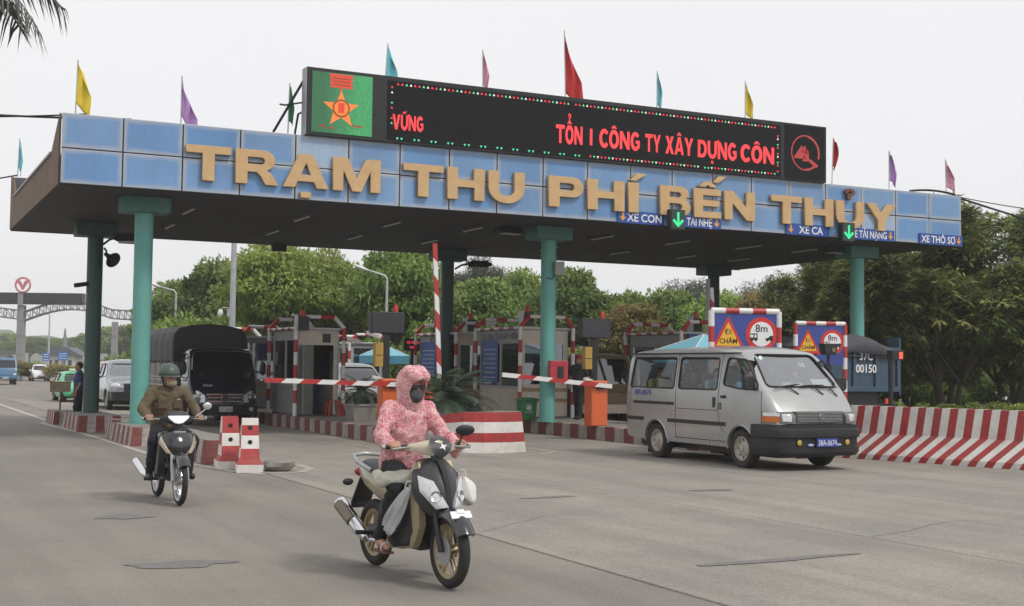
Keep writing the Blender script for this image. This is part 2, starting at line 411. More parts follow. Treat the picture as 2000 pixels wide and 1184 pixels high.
isl3 = island(17.0, 19.2, -2.0, 34, 'concrete toll island behind the silver van carrying the second warning board')
isl4 = island(21.6, 23.3, -1.0, 34, 'narrow concrete island under the teal columns beside the trees')

def striped_block(label, x0, x1, y0, y1, h, n0, n1, chip=0):
    """low concrete block painted in upright red and white bands"""
    t = thing('concrete_block', label, 'concrete block', ((x0+x1)/2, (y0+y1)/2, 0), 0, 'striped blocks along the lane edge')
    hx, hy = (x1-x0)/2, (y1-y0)/2; mb = MB(); ins = .05
    def side(a, b, at, bt, n, st):
        for i in range(n):
            p = [a.lerp(b, i/n), a.lerp(b, (i+1)/n), at.lerp(bt, (i+1)/n), at.lerp(bt, i/n)]
            mb.mi((i+st) % 2); mb.add(p, [(0, 1, 2, 3)])
    B = [Vector(p) for p in ((-hx, -hy, -.01), (hx, -hy, -.01), (hx, hy, -.01), (-hx, hy, -.01))]
    T = [Vector((p.x*(1-ins/hx), p.y*(1-ins/hy), h)) for p in B]
    for i in range(4): side(B[i], B[(i+1) % 4], T[i], T[(i+1) % 4], n0 if i % 2 == 0 else n1, i)
    mb.mi(2); mb.add(T, [(0, 1, 2, 3)])
    o = mb.build('painted_body', [KRED, KWHITE, CONC], t, recalc=True, bevel=.012, bseg=1)
    return t
striped_block('small striped block carrying the rusty sign plate', 1.15, 1.8, 9.6, 11.3, .36, 4, 7)
striped_block('striped block at the foot of the dark green column', 1.2, 2.25, 5.3, 8.1, .4, 5, 8)
striped_block('short dark striped block just behind the teal column', 1.5, 2.1, 2.35, 3.05, .42, 3, 4)
striped_block('striped block at the foot of the teal column', 1.45, 2.35, -.3, 2.2, .38, 4, 9)
striped_block('long low striped block beside the two red and white markers', 1.75, 2.45, -5.55, -1.4, .4, 3, 12)

# pair of red and white end markers
def marker(label, x, y, rz, seq):
    t = thing('barrier_marker', label, 'road marker', (x, y, 0.004), rz)
    mb = MB()
    zs = [0, .12, .2, .36, .56, .72, .82]; 
    def half(z): 
        if z <= .12: return (.2, .36)
        if z <= .2: return (.15, .3)
        q = (z-.2)/.62; return (.145-.02*q, .28-.16*q)
    rings = []
    for z in zs:
        a, b = half(z); rings.append([Vector((p*a, q*b, z)) for p, q in ((-1, -1), (1, -1), (1, 1), (-1, 1))])
    for i in range(len(zs)-1):
        for s_ in range(4):
            side = s_ in (1, 3)
            mb.mi(seq[i] if not side else 1-seq[i] if i > 1 else seq[i])
            r0, r1 = rings[i], rings[i+1]; q = (s_+1) % 4
            mb.add([r0[s_], r0[q], r1[q], r1[s_]], [(0, 1, 2, 3)])
    mb.mi(seq[-1]); mb.add(rings[-1], [(0, 1, 2, 3)]); mb.mi(1); mb.add(rings[0], [(3, 2, 1, 0)])
    mb.build('marker_body', [RED, WHITE], t, bevel=.018)
    for z in (.46, .68):
        m2 = MB(); a, b = half(z); m2.cyl((0, -b-.012, z), (0, -b+.05, z), .035, seg=12); m2.build('bolt_hole', BLACK, t)
    return t
marker('red and white end marker leaning behind the front one, red topped', 1.98, -6.2, R(-8), [1, 0, 0, 1, 0, 0])
marker('red and white end marker with white top beside the broken concrete lump', 2.1, -7.0, R(-12), [1, 0, 0, 1, 0, 1])
mb = MB(); rnd = random.Random(5)
mb.ell((0, 0, .1), (.26, .2, .13), 12, 7); 
mb.v = [(x*(1+rnd.uniform(-.12, .12)), y*(1+rnd.uniform(-.12, .12)), max(0, min(.17, z*(1.1)))) for x, y, z in mb.v]
o = mb.build('concrete_lump', CONC, None, smooth=30); o.location = (2.5, -7.25, 0.012); tag(o, 'broken grey concrete lump lying beside the white topped marker', 'concrete lump')

# ---- curved striped nose on the first island
t = thing('island_nose_barrier', 'curved concrete nose painted in red and white horizontal bands', 'barrier', (7.6, -4.1, 0))
pts = [(-.82, 3.2), (-.8, 1.7), (-.76, .55), (-.55, .02), (-.2, -.2), (.35, -.2), (.8, -.02), (.93, .35), (.93, 2.6)]
hts = [.42, .55, .74, .8, .8, .8, .8, .8, .74]
fr = [0, .27, .5, .76, 1.0]
mb = MB(); 
for b in range(4):
    mb.mi(1 if b % 2 == 0 else 0)
    for i in range(len(pts)-1):
        q = []
        for (j, f_) in ((i, fr[b]), (i+1, fr[b]), (i+1, fr[b+1]), (i, fr[b+1])):
            x, y = pts[j]; s_ = 1 - .1*f_; q.append((x*s_, (y+.0)*1-(-.06 if y < .5 else 0)*f_, hts[j]*f_))
        mb.add(q, [(0, 1, 2, 3)])
mb.mi(2); n = len(pts)
mb.add([(x*.9, y+(.06 if y < .5 else 0), h) for (x, y), h in zip(pts, hts)], [(0, 1, 8), (1, 2, 7, 8), (2, 3, 6, 7), (3, 4, 5, 6)])
mb.build('painted_wall', [RED, WHITE, CONC], t, smooth=28)

# ---- long red and white jersey barrier
t = thing('jersey_barrier', 'long white concrete lane barrier with slanting dark red stripes', 'barrier', (13.45, -5.4, 0))
path = [Vector((0, 0, 0)), Vector((.62, -2.2, 0)), Vector((1.7, -5.8, 0)), Vector((4.6, -17.5, 0))]
def along(s_):
    for a, b in zip(path[:-1], path[1:]):
        d = (b-a).length
        if s_ <= d or b is path[-1]: return a.lerp(b, s_/d), (b-a).normalized()
        s_ -= d
prof = [(.42, 0), (.42, .12), (.17, .5), (.12, 1.02), (-.12, 1.02), (-.17, .5), (-.42, .12), (-.42, 0)]
shift = [-.5, -.42, -.06, 0, 0, -.06, -.42, -.5]
mb = MB(); cell = .16; K = int(17.5/cell)
for i in range(K):
    mb.mi(i % 2)
    ring = []
    for e_ in (0, 1):
        q = []
        for (o_, z), sh in zip(prof, shift):
            c, u = along(max(0, (i+e_)*cell + sh+.5)); s_ = Vector((u.y, -u.x, 0)); q.append(c + s_*o_ + Vector((0, 0, z)))
        ring.append(q)
    nn = len(prof)
    for k in range(nn-1):
        mb.add([ring[0][k], ring[0][k+1], ring[1][k+1], ring[1][k]], [(0, 1, 2, 3)])
mb.build('painted_wall', [RED, WHITE], t)
c, u = along(12.0)
# ================================================================== TOLL CANOPY
CL, CD, CZ0, CZ1 = 24.1, 10.49, 5.23, 6.67
def panel_mat():
    m = bpy.data.materials.new('blue_panel'); m.use_nodes = True; t = m.node_tree; N = t.nodes; L = t.links; b = N['Principled BSDF']
    b.inputs['Roughness'].default_value = .28; b.inputs['Specular IOR Level'].default_value = .5
    tc = N.new('ShaderNodeTexCoord'); oi = N.new('ShaderNodeObjectInfo')
    sep = N.new('ShaderNodeSeparateXYZ'); L.new(tc.outputs['Generated'], sep.inputs[0])
    def M(op, a, b_=None):
        n = N.new('ShaderNodeMath'); n.operation = op
        for i, x in enumerate((a, b_)):
            if x is None: continue
            if isinstance(x, (int, float)): n.inputs[i].default_value = x
            else: L.new(x, n.inputs[i])
        return n.outputs[0]
    dx = M('MINIMUM', sep.outputs[0], M('SUBTRACT', 1.0, sep.outputs[0])); dz = M('MINIMUM', sep.outputs[2], M('SUBTRACT', 1.0, sep.outputs[2]))
    dz = M('MULTIPLY', dz, .58); d = M('MINIMUM', dx, dz)
    no = N.new('ShaderNodeTexNoise'); no.inputs['Scale'].default_value = 2.2; no.inputs['Detail'].default_value = 6
    ge = N.new('ShaderNodeNewGeometry'); L.new(ge.outputs['Position'], no.inputs['Vector'])
    d2 = M('ADD', d, M('MULTIPLY', M('SUBTRACT', no.outputs['Fac'], .5), .09))
    mr = N.new('ShaderNodeMapRange'); mr.inputs[1].default_value = .005; mr.inputs[2].default_value = .09; mr.inputs[3].default_value = .75; mr.inputs[4].default_value = 0; L.new(d2, mr.inputs[0])
    r2 = N.new('ShaderNodeValToRGB'); el = r2.color_ramp.elements
    el[0].color = (.12, .26, .5, 1); el[1].color = (.2, .36, .58, 1)
    e3 = el.new(.93); e3.color = (.17, .3, .5, 1)
    el[-1].color = (.36, .47, .6, 1)
    L.new(oi.outputs['Random'], r2.inputs[0])
    n3 = N.new('ShaderNodeTexNoise'); n3.inputs['Scale'].default_value = .5; n3.inputs['Detail'].default_value = 7; L.new(ge.outputs['Position'], n3.inputs['Vector'])
    m3 = N.new('ShaderNodeMapRange'); m3.inputs[1].default_value = .3; m3.inputs[2].default_value = .7; m3.inputs[3].default_value = .82; m3.inputs[4].default_value = 1.15; L.new(n3.outputs['Fac'], m3.inputs[0])
    # rain streaks
    mp = N.new('ShaderNodeMapping'); mp.inputs['Scale'].default_value = (9, 1, .6); L.new(ge.outputs['Position'], mp.inputs[0])
    n4 = N.new('ShaderNodeTexNoise'); n4.inputs['Scale'].default_value = 1; n4.inputs['Detail'].default_value = 4; L.new(mp.outputs[0], n4.inputs['Vector'])
    m4 = N.new('ShaderNodeMapRange'); m4.inputs[1].default_value = .5; m4.inputs[2].default_value = .8; m4.inputs[4].default_value = .3; L.new(n4.outputs['Fac'], m4.inputs[0])
    hs = N.new('ShaderNodeHueSaturation'); L.new(r2.outputs[0], hs.inputs['Color']); L.new(m3.outputs[0], hs.inputs['Value'])
    i0 = N.new('ShaderNodeMix'); i0.data_type = 'RGBA'; i0.inputs[7].default_value = (.13, .18, .28, 1); L.new(m4.outputs[0], i0.inputs[0]); L.new(hs.outputs[0], i0.inputs[6])
    i = N.new('ShaderNodeMix'); i.data_type = 'RGBA'; i.inputs[7].default_value = (.42, .43, .44, 1); L.new(mr.outputs[0], i.inputs[0]); L.new(i0.outputs[2], i.inputs[6])
    L.new(i.outputs[2], b.inputs['Base Color'])
    return m
BLUEP = panel_mat()
canopy = thing('toll_canopy', 'toll station canopy with blue panelled fascia, gold lettering and teal columns', 'canopy')
BACKD = mat('fascia_backing', (.1, .1, .11), .7)
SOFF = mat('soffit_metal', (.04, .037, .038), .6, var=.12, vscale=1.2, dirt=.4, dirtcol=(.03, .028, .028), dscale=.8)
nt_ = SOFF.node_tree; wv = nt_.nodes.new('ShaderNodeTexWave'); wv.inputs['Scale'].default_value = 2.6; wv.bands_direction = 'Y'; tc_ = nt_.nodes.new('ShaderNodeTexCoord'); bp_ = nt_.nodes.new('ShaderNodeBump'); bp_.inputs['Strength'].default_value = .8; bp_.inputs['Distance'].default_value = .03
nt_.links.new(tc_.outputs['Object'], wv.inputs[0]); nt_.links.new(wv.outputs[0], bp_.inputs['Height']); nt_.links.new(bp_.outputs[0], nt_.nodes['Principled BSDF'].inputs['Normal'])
RUST = mat('rusty_side', (.17, .115, .075), .75, var=.35, vscale=2.2, bump=.4, bscale=8, dirt=.6, dirtcol=(.08, .06, .045), dscale=1.1)
ROOFM = mat('roof_sheet', (.36, .36, .35), .6, dirt=.4)
mb = MB(); mb.bb(.03, CL-.03, .03, .14, CZ0+.015, CZ1-.02); mb.build('fascia_backing', BACKD, canopy)
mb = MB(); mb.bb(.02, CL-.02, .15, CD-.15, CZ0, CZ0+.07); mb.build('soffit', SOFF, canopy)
pw = CL/20
p0 = None
for r_ in range(2):
    for i in range(20):
        if p0 is None:
            mb = MB(); mb.box((0, 0, 0), (pw-.028, .035, .69)); p0 = mb.build('fascia_panel', BLUEP, canopy, bevel=.008); o = p0
        else: o = p0.copy(); COL.objects.link(o); o.parent = canopy
        o.location = (pw*(i+.5), random.uniform(-.004, .004), CZ0+.36+r_*.716)
        o.rotation_euler = (random.uniform(-.008, .008), 0, random.uniform(-.004, .004))
for X in (0, CL):
    mb = MB(); mb.prism([(.16, CZ0), (CD-.16, CZ0), (CD-.16, CZ1), (CD-.8, CZ1-.1), (CD-1.5, 6.0), (1.5, 6.0), (.16, CZ1)], (X, 0, 0), (0, 1, 0), (0, 0, 1), -.02 if X == 0 else -.02, .02)
    mb.build('side_cladding', RUST, canopy)
mb = MB(); mb.bb(.02, CL-.02, CD-.13, CD-.02, CZ0-.02, CZ1); mb.build('back_fascia', BACKD, canopy)
mb = MB()
for i in range(60): mb.bb(-.06+i*(CL+.12)/60, -.06+(i+.55)*(CL+.12)/60, 1.3, CD-1.3, 6.0, 6.05)
mb.bb(0.03, CL-.03, 1.2, CD-1.2, 5.96, 6.0); mb.build('roof_sheet', ROOFM, canopy)
DTEAL = mat('rear_column_green', (.03, .075, .065), .5, var=.15, dirt=.3, dirtcol=(.03, .04, .035)); TEALH = mat('head_paint', (.06, .17, .15), .5, var=.12, dirt=.3, dirtcol=(.06, .08, .07))  # rear columns and their heads get a darker green than the front ones
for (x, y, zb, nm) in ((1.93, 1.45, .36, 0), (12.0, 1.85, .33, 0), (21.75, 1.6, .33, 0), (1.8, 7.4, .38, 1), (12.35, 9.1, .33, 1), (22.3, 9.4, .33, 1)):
    mb = MB(); mb.cyl((x, y, zb), (x, y, CZ0-.34), .195, seg=28); mb.cyl((x, y, zb), (x, y, zb+.025), .27, seg=24)
    for k in range(6):
        a = k*PI/3; mb.cyl((x+.235*math.cos(a), y+.235*math.sin(a), zb), (x+.235*math.cos(a), y+.235*math.sin(a), zb+.06), .016, seg=6)
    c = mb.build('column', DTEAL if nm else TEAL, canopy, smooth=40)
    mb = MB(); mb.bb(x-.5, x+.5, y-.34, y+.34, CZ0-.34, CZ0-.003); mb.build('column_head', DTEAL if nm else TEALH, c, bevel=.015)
# fluorescent strips on the soffit
TUBE = mat('dead_tube', (.6, .6, .58), .4)
for i, x in enumerate((3.2, 5.9, 8.2, 10.4, 14.2, 16.6, 19.0, 21.0)):
    for y in (3.0, 6.6):
        tt = thing('ceiling_lamp', 'unlit tube lamp in the %s row under the dark canopy ceiling' % ('rear' if y > 5 else 'front'), 'lamp', (x+.3*(y > 5), y, CZ0-.003), 0, 'tube lamps under the canopy')
        mb = MB(); mb.bb(-.07, .07, -.6, .6, -.04, 0); mb.build('housing', BACKD, tt)
        mb = MB(); mb.cyl((0, -.57, -.055), (0, .57, -.055), .018, seg=8); mb.build('tube', TUBE, tt)

# gold letters, each a letter of its own standing proud of the panels
GOLD = mat('gold_letter', (.56, .37, .18), .5, .05, var=.1, vscale=3, dirt=.25, dirtcol=(.3, .17, .08), dscale=4)
RUSTL = mat('rusty_letter', (.16, .07, .04), .8)
def glyph(ch, bold):
    cu = bpy.data.curves.new('t', 'FONT'); cu.body = ch; cu.size = 1; cu.extrude = .03; cu.offset = bold; cu.resolution_u = 4
    o = bpy.data.objects.new('t', cu); COL.objects.link(o); me = ev(o); drop(o); return me
capT = max(v.co.y for v in glyph('T', .0).vertices)
def arc(cx, cy, rx, ry, a0, a1, n=9): return [(cx+rx*math.cos(R(a0+(a1-a0)*k/n)), cy+ry*math.sin(R(a0+(a1-a0)*k/n))) for k in range(n+1)]
SHAPE = {
 'T': [[(0, 1), (1.2, 1), (1.2, .79), (.76, .79), (.76, 0), (.44, 0), (.44, .79), (0, .79)]],
 'H': [[(0, 0), (0, 1), (.31, 1), (.31, .62), (.84, .62), (.84, 1), (1.15, 1), (1.15, 0), (.84, 0), (.84, .4), (.31, .4), (.31, 0)]],
 'U': [[(0, 1)] + arc(.575, .46, .575, .48, 180, 360, 16) + [(1.15, 1), (.84, 1)] + arc(.575, .42, .265, .21, 360, 180, 12) + [(.31, 1)]],
 'M': [[(0, 0), (0, 1), (.42, 1), (.7, .36), (.98, 1), (1.4, 1), (1.4, 0), (1.11, 0), (1.11, .66), (.83, 0), (.57, 0), (.29, .66), (.29, 0)]],
 'A': [[(0, 0), (.47, 1), (.83, 1), (1.3, 0), (.97, 0), (.89, .19), (.41, .19), (.33, 0)], [(.49, .38), (.81, .38), (.65, .76)]],
 'N': [[(0, 0), (0, 1), (.31, 1), (.86, .4), (.86, 1), (1.15, 1), (1.15, 0), (.85, 0), (.29, .6), (.29, 0)]],
 'I': [[(0, 0), (0, 1), (.32, 1), (.32, 0)]],
 'E': [[(0, 0), (0, 1), (.98, 1), (.98, .79), (.32, .79), (.32, .61), (.92, .61), (.92, .41), (.32, .41), (.32, .21), (1, .21), (1, 0)]],
 'Y': [[(0, 1), (.36, 1), (.62, .62), (.88, 1), (1.24, 1), (.78, .4), (.78, 0), (.46, 0), (.46, .4)]],
 'P': [[(0, 0), (0, 1)] + arc(.72, .67, .33, .33, 90, -90, 14) + [(.32, .34), (.32, 0)], [(.32, .8)] + arc(.66, .67, .12, .13, 90, -90, 8) + [(.32, .54)]],
 'R': [[(0, 0), (0, 1)] + arc(.76, .71, .32, .29, 90, -75, 12) + [(1.0, .3), (1.18, 0), (.83, 0), (.7, .24), (.58, .36), (.32, .36), (.32, 0)], [(.32, .8)] + arc(.7, .69, .11, .11, 90, -90, 8) + [(.32, .58)]],
 'B': [[(0, 0), (0, 1)] + arc(.74, .765, .27, .235, 90, -50, 10) + arc(.76, .29, .33, .29, 55, -90, 10), [(.32, .81)] + arc(.66, .715, .1, .095, 90, -90, 6) + [(.32, .62)], [(.32, .42)] + arc(.68, .3, .12, .12, 90, -90, 6) + [(.32, .18)]],
}
SHAPE['O'] = [arc(.58, .5, .58, .53, 0, 350, 24), arc(.58, .5, .27, .3, 0, 345, 18)]
SHAPE['C'] = [arc(.58, .5, .58, .53, 40, 320, 20)+arc(.6, .5, .28, .3, 320, 40, 16)]
SHAPE['G'] = [arc(.58, .5, .58, .53, 42, 318, 20)+[(1.1, .15), (1.1, .56), (.62, .56), (.62, .37), (.82, .37), (.82, .25)]+arc(.6, .5, .28, .3, 310, 42, 14)]
SHAPE['X'] = [[(0, 0), (.4, .52), (.03, 1), (.4, 1), (.6, .7), (.8, 1), (1.16, 1), (.8, .52), (1.2, 0), (.83, 0), (.6, .33), (.37, 0)]]
SHAPE['D'] = [[(0, 0), (0, 1)]+arc(.55, .5, .55, .5, 90, -90, 16), [(.3, .8)]+arc(.5, .5, .29, .3, 90, -90, 12)+[(.3, .2)]]
SHAPE['V'] = [[(0, 1), (.35, 1), (.6, .35), (.85, 1), (1.2, 1), (.78, 0), (.42, 0)]]
MARK = {'dot': [[(-.14, -.3), (-.14, -.14), (.14, -.14), (.14, -.3)]], 'acute': [[(-.12, 1.08), (.1, 1.32), (.4, 1.32), (.06, 1.08)]],
 'hat': [[(-.34, 1.08), (-.1, 1.26), (.1, 1.26), (.34, 1.08), (.1, 1.08), (0, 1.15), (-.1, 1.08)]], 'acute2': [[(.2, 1.26), (.42, 1.48), (.68, 1.48), (.4, 1.26)]],
 'hook': [arc(0, 1.34, .2, .14, 200, -60, 12) + [(.02, 1.22), (.02, 1.08), (-.1, 1.08), (-.1, 1.26)] + arc(0, 1.34, .07, .05, -60, 200, 8)]}
SPELL = {'Ạ': ('A', ['dot']), 'Í': ('I', ['acute']), 'Ế': ('E', ['hat', 'acute2']), 'Ủ': ('U', ['hook'])}
def shape_mesh(loops, sx, sz, ext):
    cu = bpy.data.curves.new('t', 'CURVE'); cu.dimensions = '2D'; cu.fill_mode = 'BOTH'; cu.extrude = ext; cu.bevel_depth = .006 if ext > .01 else 0; cu.bevel_resolution = 0
    for lp in loops:
        sp = cu.splines.new('POLY'); sp.points.add(len(lp)-1)
        for q, (a, b) in zip(sp.points, lp): q.co = (a*sx, b*sz, 0, 1)
        sp.use_cyclic_u = True
    o = bpy.data.objects.new('t', cu); COL.objects.link(o); me = ev(o); drop(o)
    for v in me.vertices: v.co = Vector((v.co.x, -v.co.z, v.co.y))
    me.flip_normals() if False else None
    return me
def word(wd, x0, x1, zb, h, parent, gap=.14):
    ls = [SPELL.get(c, (c, [])) for c in wd]; ws = [max(p[0] for p in SHAPE[a][0]) for a, _ in ls]
    k = (x1-x0)/(sum(ws)+gap*(len(wd)-1)); x = x0
    for (a, marks), w_ in zip(ls, ws):
        o = mesh_obj('letter', shape_mesh(SHAPE[a], k, h, .045), GOLD, parent, None); o.location = (x, -.085, zb)
        for mk in marks:
            q = mesh_obj('accent', shape_mesh(MARK[mk], k, h, .045), RUSTL if mk == 'hook' else GOLD, o, None); q.location = (w_*k/2, 0, 0)
        x += (w_+gap)*k
for wd, a, b in (('TRẠM', 2.46, 6.73), ('THU', 7.28, 10.3), ('PHÍ', 10.95, 13.42), ('BẾN', 14.05, 16.9), ('THỦY', 17.43, 21.6)):
    word(wd, a, b, 5.49, .72, canopy)

# ---- lane name plates hung at the lower edge
SBLUE = mat('sign_blue', (.02, .07, .3), .4, var=.06); SWHITE = mat('sign_white', (.75, .75, .76), .5, var=.03); SYEL = mat('sign_yellow', (.75, .33, .03), .5, var=.05)
def arrow_poly(w_, h_): return [(-.16*w_, h_/2), (.16*w_, h_/2), (.16*w_, 0), (.5*w_, 0), (0, -h_/2), (-.5*w_, 0), (-.16*w_, 0)]
def lane_sign(txt, x0, x1, side, label, yel=True):
    t = thing('lane_sign', label, 'sign', ((x0+x1)/2, -.05, CZ0-.01), 0)
    W = x1-x0; mb = MB(); mb.bb(-W/2, W/2, -.02, .015, 0, .3); mb.build('plate', SBLUE, t, bevel=.004, bseg=1)
    mb = MB(); ax = (-W/2+.14) if side < 0 else (W/2-.14)
    mb.prism(arrow_poly(.17, .2), (ax, -.021, .15), (1, 0, 0), (0, 0, 1), -.001, .004); mb.build('arrow', SYEL if yel else SWHITE, t)
    o = text('lettering', txt, .27, SWHITE, t, (.1*-side if side else 0, -.023, .055), ext=.002, bold=.004, sx=1)
    wd = max(v.co.x for v in o.data.vertices)-min(v.co.x for v in o.data.vertices); k = (W-.34)/wd
    o.scale = (min(k, 1.0), 1, 1)
lane_sign('XE CON', 12.87, 14.2, -1, 'blue lane plate reading XE CON with an arrow before it')
lane_sign('XE TẢI NHẸ', 14.5, 15.9, 1, 'blue lane plate reading XE TAI NHE, arrow after the words')
lane_sign('XE CA', 17.95, 19.35, -1, 'blue lane plate reading XE CA with an arrow before it')
lane_sign('XE TẢI NẶNG', 20.0, 21.6, 1, 'blue lane plate reading XE TAI NANG, arrow after the words')
lane_sign('XE THÔ SƠ', 22.5, 24.08, 1, 'blue lane plate reading XE THO SO on the canopy corner')
GLED = mat('green_led', (.02, .3, .1), .4, emit=(.05, .85, .35), estr=.75); DKG = mat('signal_face', (.02, .05, .04), .4)
for x, lab in ((14.38, 'green arrow lane signal overlapping the letter B'), (19.72, 'green arrow lane signal overlapping the letter U')):
    t = thing('lane_signal', lab, 'traffic signal', (x, -.36, CZ0-.13))
    mb = MB(); mb.bb(-.21, .21, -.05, .13, 0, .5); mb.build('housing', BLACK, t, bevel=.01)
    mb = MB(); mb.bb(-.185, .185, -.056, -.049, .025, .475); mb.build('signal_face', DKG, t)
    mb = MB()
    for (px, pz) in [(0, .4), (0, .34), (0, .28), (0, .22), (0, .16)] + [(s_*.03*k, .1+.03*k) for s_ in (-1, 1) for k in range(1, 5)] + [(0, .1)]: mb.box((px, -.06, pz), (.06, .01, .055))
    mb.build('arrow_lights', GLED, t)
    mb = MB(); mb.bb(-.03, .03, .13, .3, .3, .36); mb.build('bracket', BACKD, t)

# ================================================================== LED BOARD ON THE ROOF EDGE
led = thing('led_board', 'long black LED message board with red running text above the fascia', 'LED board', (5.0, -.14, 6.64))
LW, LH = 14.2, 1.49
FRAME = mat('led_frame', (.03, .031, .033), .6, spec=.25); ALU = mat('alu_side', (.3, .31, .32), .45, .5)
SCR = mat('led_screen', (.014, .014, .016), .8, var=.12, vscale=40, spec=.15)
mb = MB(); mb.bb(0, LW, 0, .3, 0, LH); mb.build('cabinet', FRAME, led, bevel=.012)
mb = MB(); mb.bb(-.012, -.001, -.005, .31, .01, LH-.01); mb.build('side_plate', ALU, led)
mb = MB(); mb.bb(1.86, 12.7, -.012, -.002, .05, LH-.1); mb.build('screen', SCR, led)
RLED = mat('red_led', (.3, .02, .02), .5, emit=(.95, .05, .06), estr=.8); WLED = mat('white_led', (.4, .4, .35), .5, emit=(.8, .75, .6), estr=.8); G2LED = mat('green_border_led', (.02, .3, .1), .5, emit=(.1, .75, .4), estr=.75)
# left picture screen with the medal
def green_screen():
    m = bpy.data.materials.new('green_screen'); m.use_nodes = True; t = m.node_tree; N = t.nodes; L = t.links; b = N['Principled BSDF']
    tc = N.new('ShaderNodeTexCoord'); vo = N.new('ShaderNodeTexWhiteNoise'); mp = N.new('ShaderNodeVectorMath'); mp.operation = 'SNAP'; mp.inputs[1].default_value = (.016, 1, .016)
    L.new(tc.outputs['Object'], mp.inputs[0]); L.new(mp.outputs[0], vo.inputs[0])
    sep = N.new('ShaderNodeSeparateXYZ'); L.new(tc.outputs['Object'], sep.inputs[0])
    mr = N.new('ShaderNodeMapRange'); mr.inputs[1].default_value = .4; mr.inputs[2].default_value = 1.2; mr.inputs[3].default_value = .25; mr.inputs[4].default_value = 1.0; L.new(sep.outputs[0], mr.inputs[0])
    ad = N.new('ShaderNodeMath'); ad.operation = 'MULTIPLY'; L.new(mr.outputs[0], ad.inputs[0])
    a2 = N.new('ShaderNodeMapRange'); a2.inputs[3].default_value = .45; a2.inputs[4].default_value = 1.1; L.new(vo.outputs[0], a2.inputs[0]); L.new(a2.outputs[0], ad.inputs[1])
    cr = N.new('ShaderNodeValToRGB'); cr.color_ramp.elements[0].color = (.01, .06, .03, 1); cr.color_ramp.elements[1].color = (.05, .45, .15, 1); L.new(ad.outputs[0], cr.inputs[0])
    b.inputs['Base Color'].default_value = (.02, .03, .02, 1); L.new(cr.outputs[0], b.inputs['Emission Color']); b.inputs['Emission Strength'].default_value = .8
    return m
mb = MB(); mb.bb(.12, 1.5, -.012, -.002, .08, LH-.08); mb.build('picture_screen', green_screen(), led)
OLED = mat('orange_led', (.3, .1, .02), .5, emit=(.8, .2, .03), estr=.75); BLED = mat('brown_led', (.1, .03, .01), .5, emit=(.25, .05, .01), estr=.8)
DRED = mat('medal_red', (.2, .02, .01), .5, emit=(.72, .06, .03), estr=.7)
medal = bpy.data.objects.new('medal_picture', None)
mb = MB(); cx, cz = .78, .62
mb.mi(0); mb.prism([(-.26, .44), (.26, .44), (.24, .57), (.27, .74), (-.27, .74), (-.24, .57)], (cx, -.014, cz+.03), (1, 0, 0), (0, 0, 1), 0, .006)
mb.mi(3)
for k in range(3): mb.bb(cx-.2, cx+.2, -.024, -.0205, cz+.52+k*.07, cz+.55+k*.07)
star = []
for k in range(10):
    a = PI/2 + k*PI/5; r_ = .43 if k % 2 == 0 else .18; star.append((r_*math.cos(a), r_*math.sin(a)))
mb.mi(2); mb.prism(star, (cx, -.014, cz), (1, 0, 0), (0, 0, 1), 0, .006)
mb.mi(1); mb.cyl((cx, -.02, cz+.02), (cx, -.028, cz+.02), .2, seg=20)
mb.mi(2); mb.cyl((cx, -.028, cz+.02), (cx, -.03, cz+.02), .16, seg=20)
mb.mi(0); mb.bb(cx-.07, cx+.07, -.036, -.03, cz-.08, cz+.14); mb.bb(cx-.02, cx+.02, -.022, -.014, cz+.4, cz+.5)
mb.mi(1); mb.bb(cx-.3, cx-.12, -.019, -.015, cz-.44, cz-.41); mb.bb(cx+.22, cx+.5, -.019, -.015, cz-.36, cz-.32); mb.bb(cx-.5, cx-.35, -.019, -.015, cz-.42, cz-.38)
mb.build('medal_picture', [DRED, BLED, OLED, BLED], led)
MARK['tilde'] = [[(-.34, 1.1), (-.2, 1.24), (-.02, 1.18), (.16, 1.24), (.34, 1.3), (.2, 1.12), (.0, 1.06), (-.16, 1.12)]]; MARK['horn'] = [[(.5, .8), (.5, 1.02), (.78, 1.1), (.84, .96), (.7, .82)]]; MARK['hookhi'] = [[(a, b+.18) for a, b in MARK['hook'][0]]]
LSP = {'Ữ': ('U', ['tilde', 'horn']), 'Ổ': ('O', ['hat', 'hookhi']), 'Ô': ('O', ['hat']), 'Â': ('A', ['hat']), 'Ự': ('U', ['horn', 'dot'])}
def led_text(s_, x0, x1, zb, h):
    """heavy lit capitals, one mesh for each letter with its accents"""
    ls = [LSP.get(c, (c, [])) for c in s_]; ws = [max(p[0] for p in SHAPE[a][0]) for a, _ in ls]; gap = .1
    k = (x1-x0)/(sum(ws)+gap*(len(ls)-1)); x = x0
    for (a, marks), w_ in zip(ls, ws):
        o = mesh_obj('message_letter', shape_mesh(SHAPE[a], k, h, .001), RLED, led, None); o.location = (x, -.02, zb)
        for mk in marks: q = mesh_obj('accent', shape_mesh(MARK[mk], k, h, .001), RLED, o, None); q.location = (w_*k/2, 0, 0)
        x += (w_+gap)*k
led_text('VỮNG', 1.98, 2.72, .30, .34); led_text('TỔN', 6.1, 6.82, .36, .44); led_text('I', 7.02, 7.09, .38, .4)
led_text('CÔNG', 7.28, 8.42, .36, .44); led_text('TY', 8.58, 9.02, .36, .44); led_text('XÂY', 9.16, 9.98, .36, .44); led_text('DỰNG', 10.12, 11.3, .35, .44); led_text('CÔN', 11.42, 12.48, .35, .44)
mb = MB(); rnd = random.Random(4)
def tri(x, z, s_, up, c): mb.mi(c); k = s_*(1 if up else -1); mb.add([(x-s_*.55, -.015, z), (x+s_*.55, -.015, z), (x, -.015, z+k)], [(0, 1, 2)])
x = 2.1; i = 0
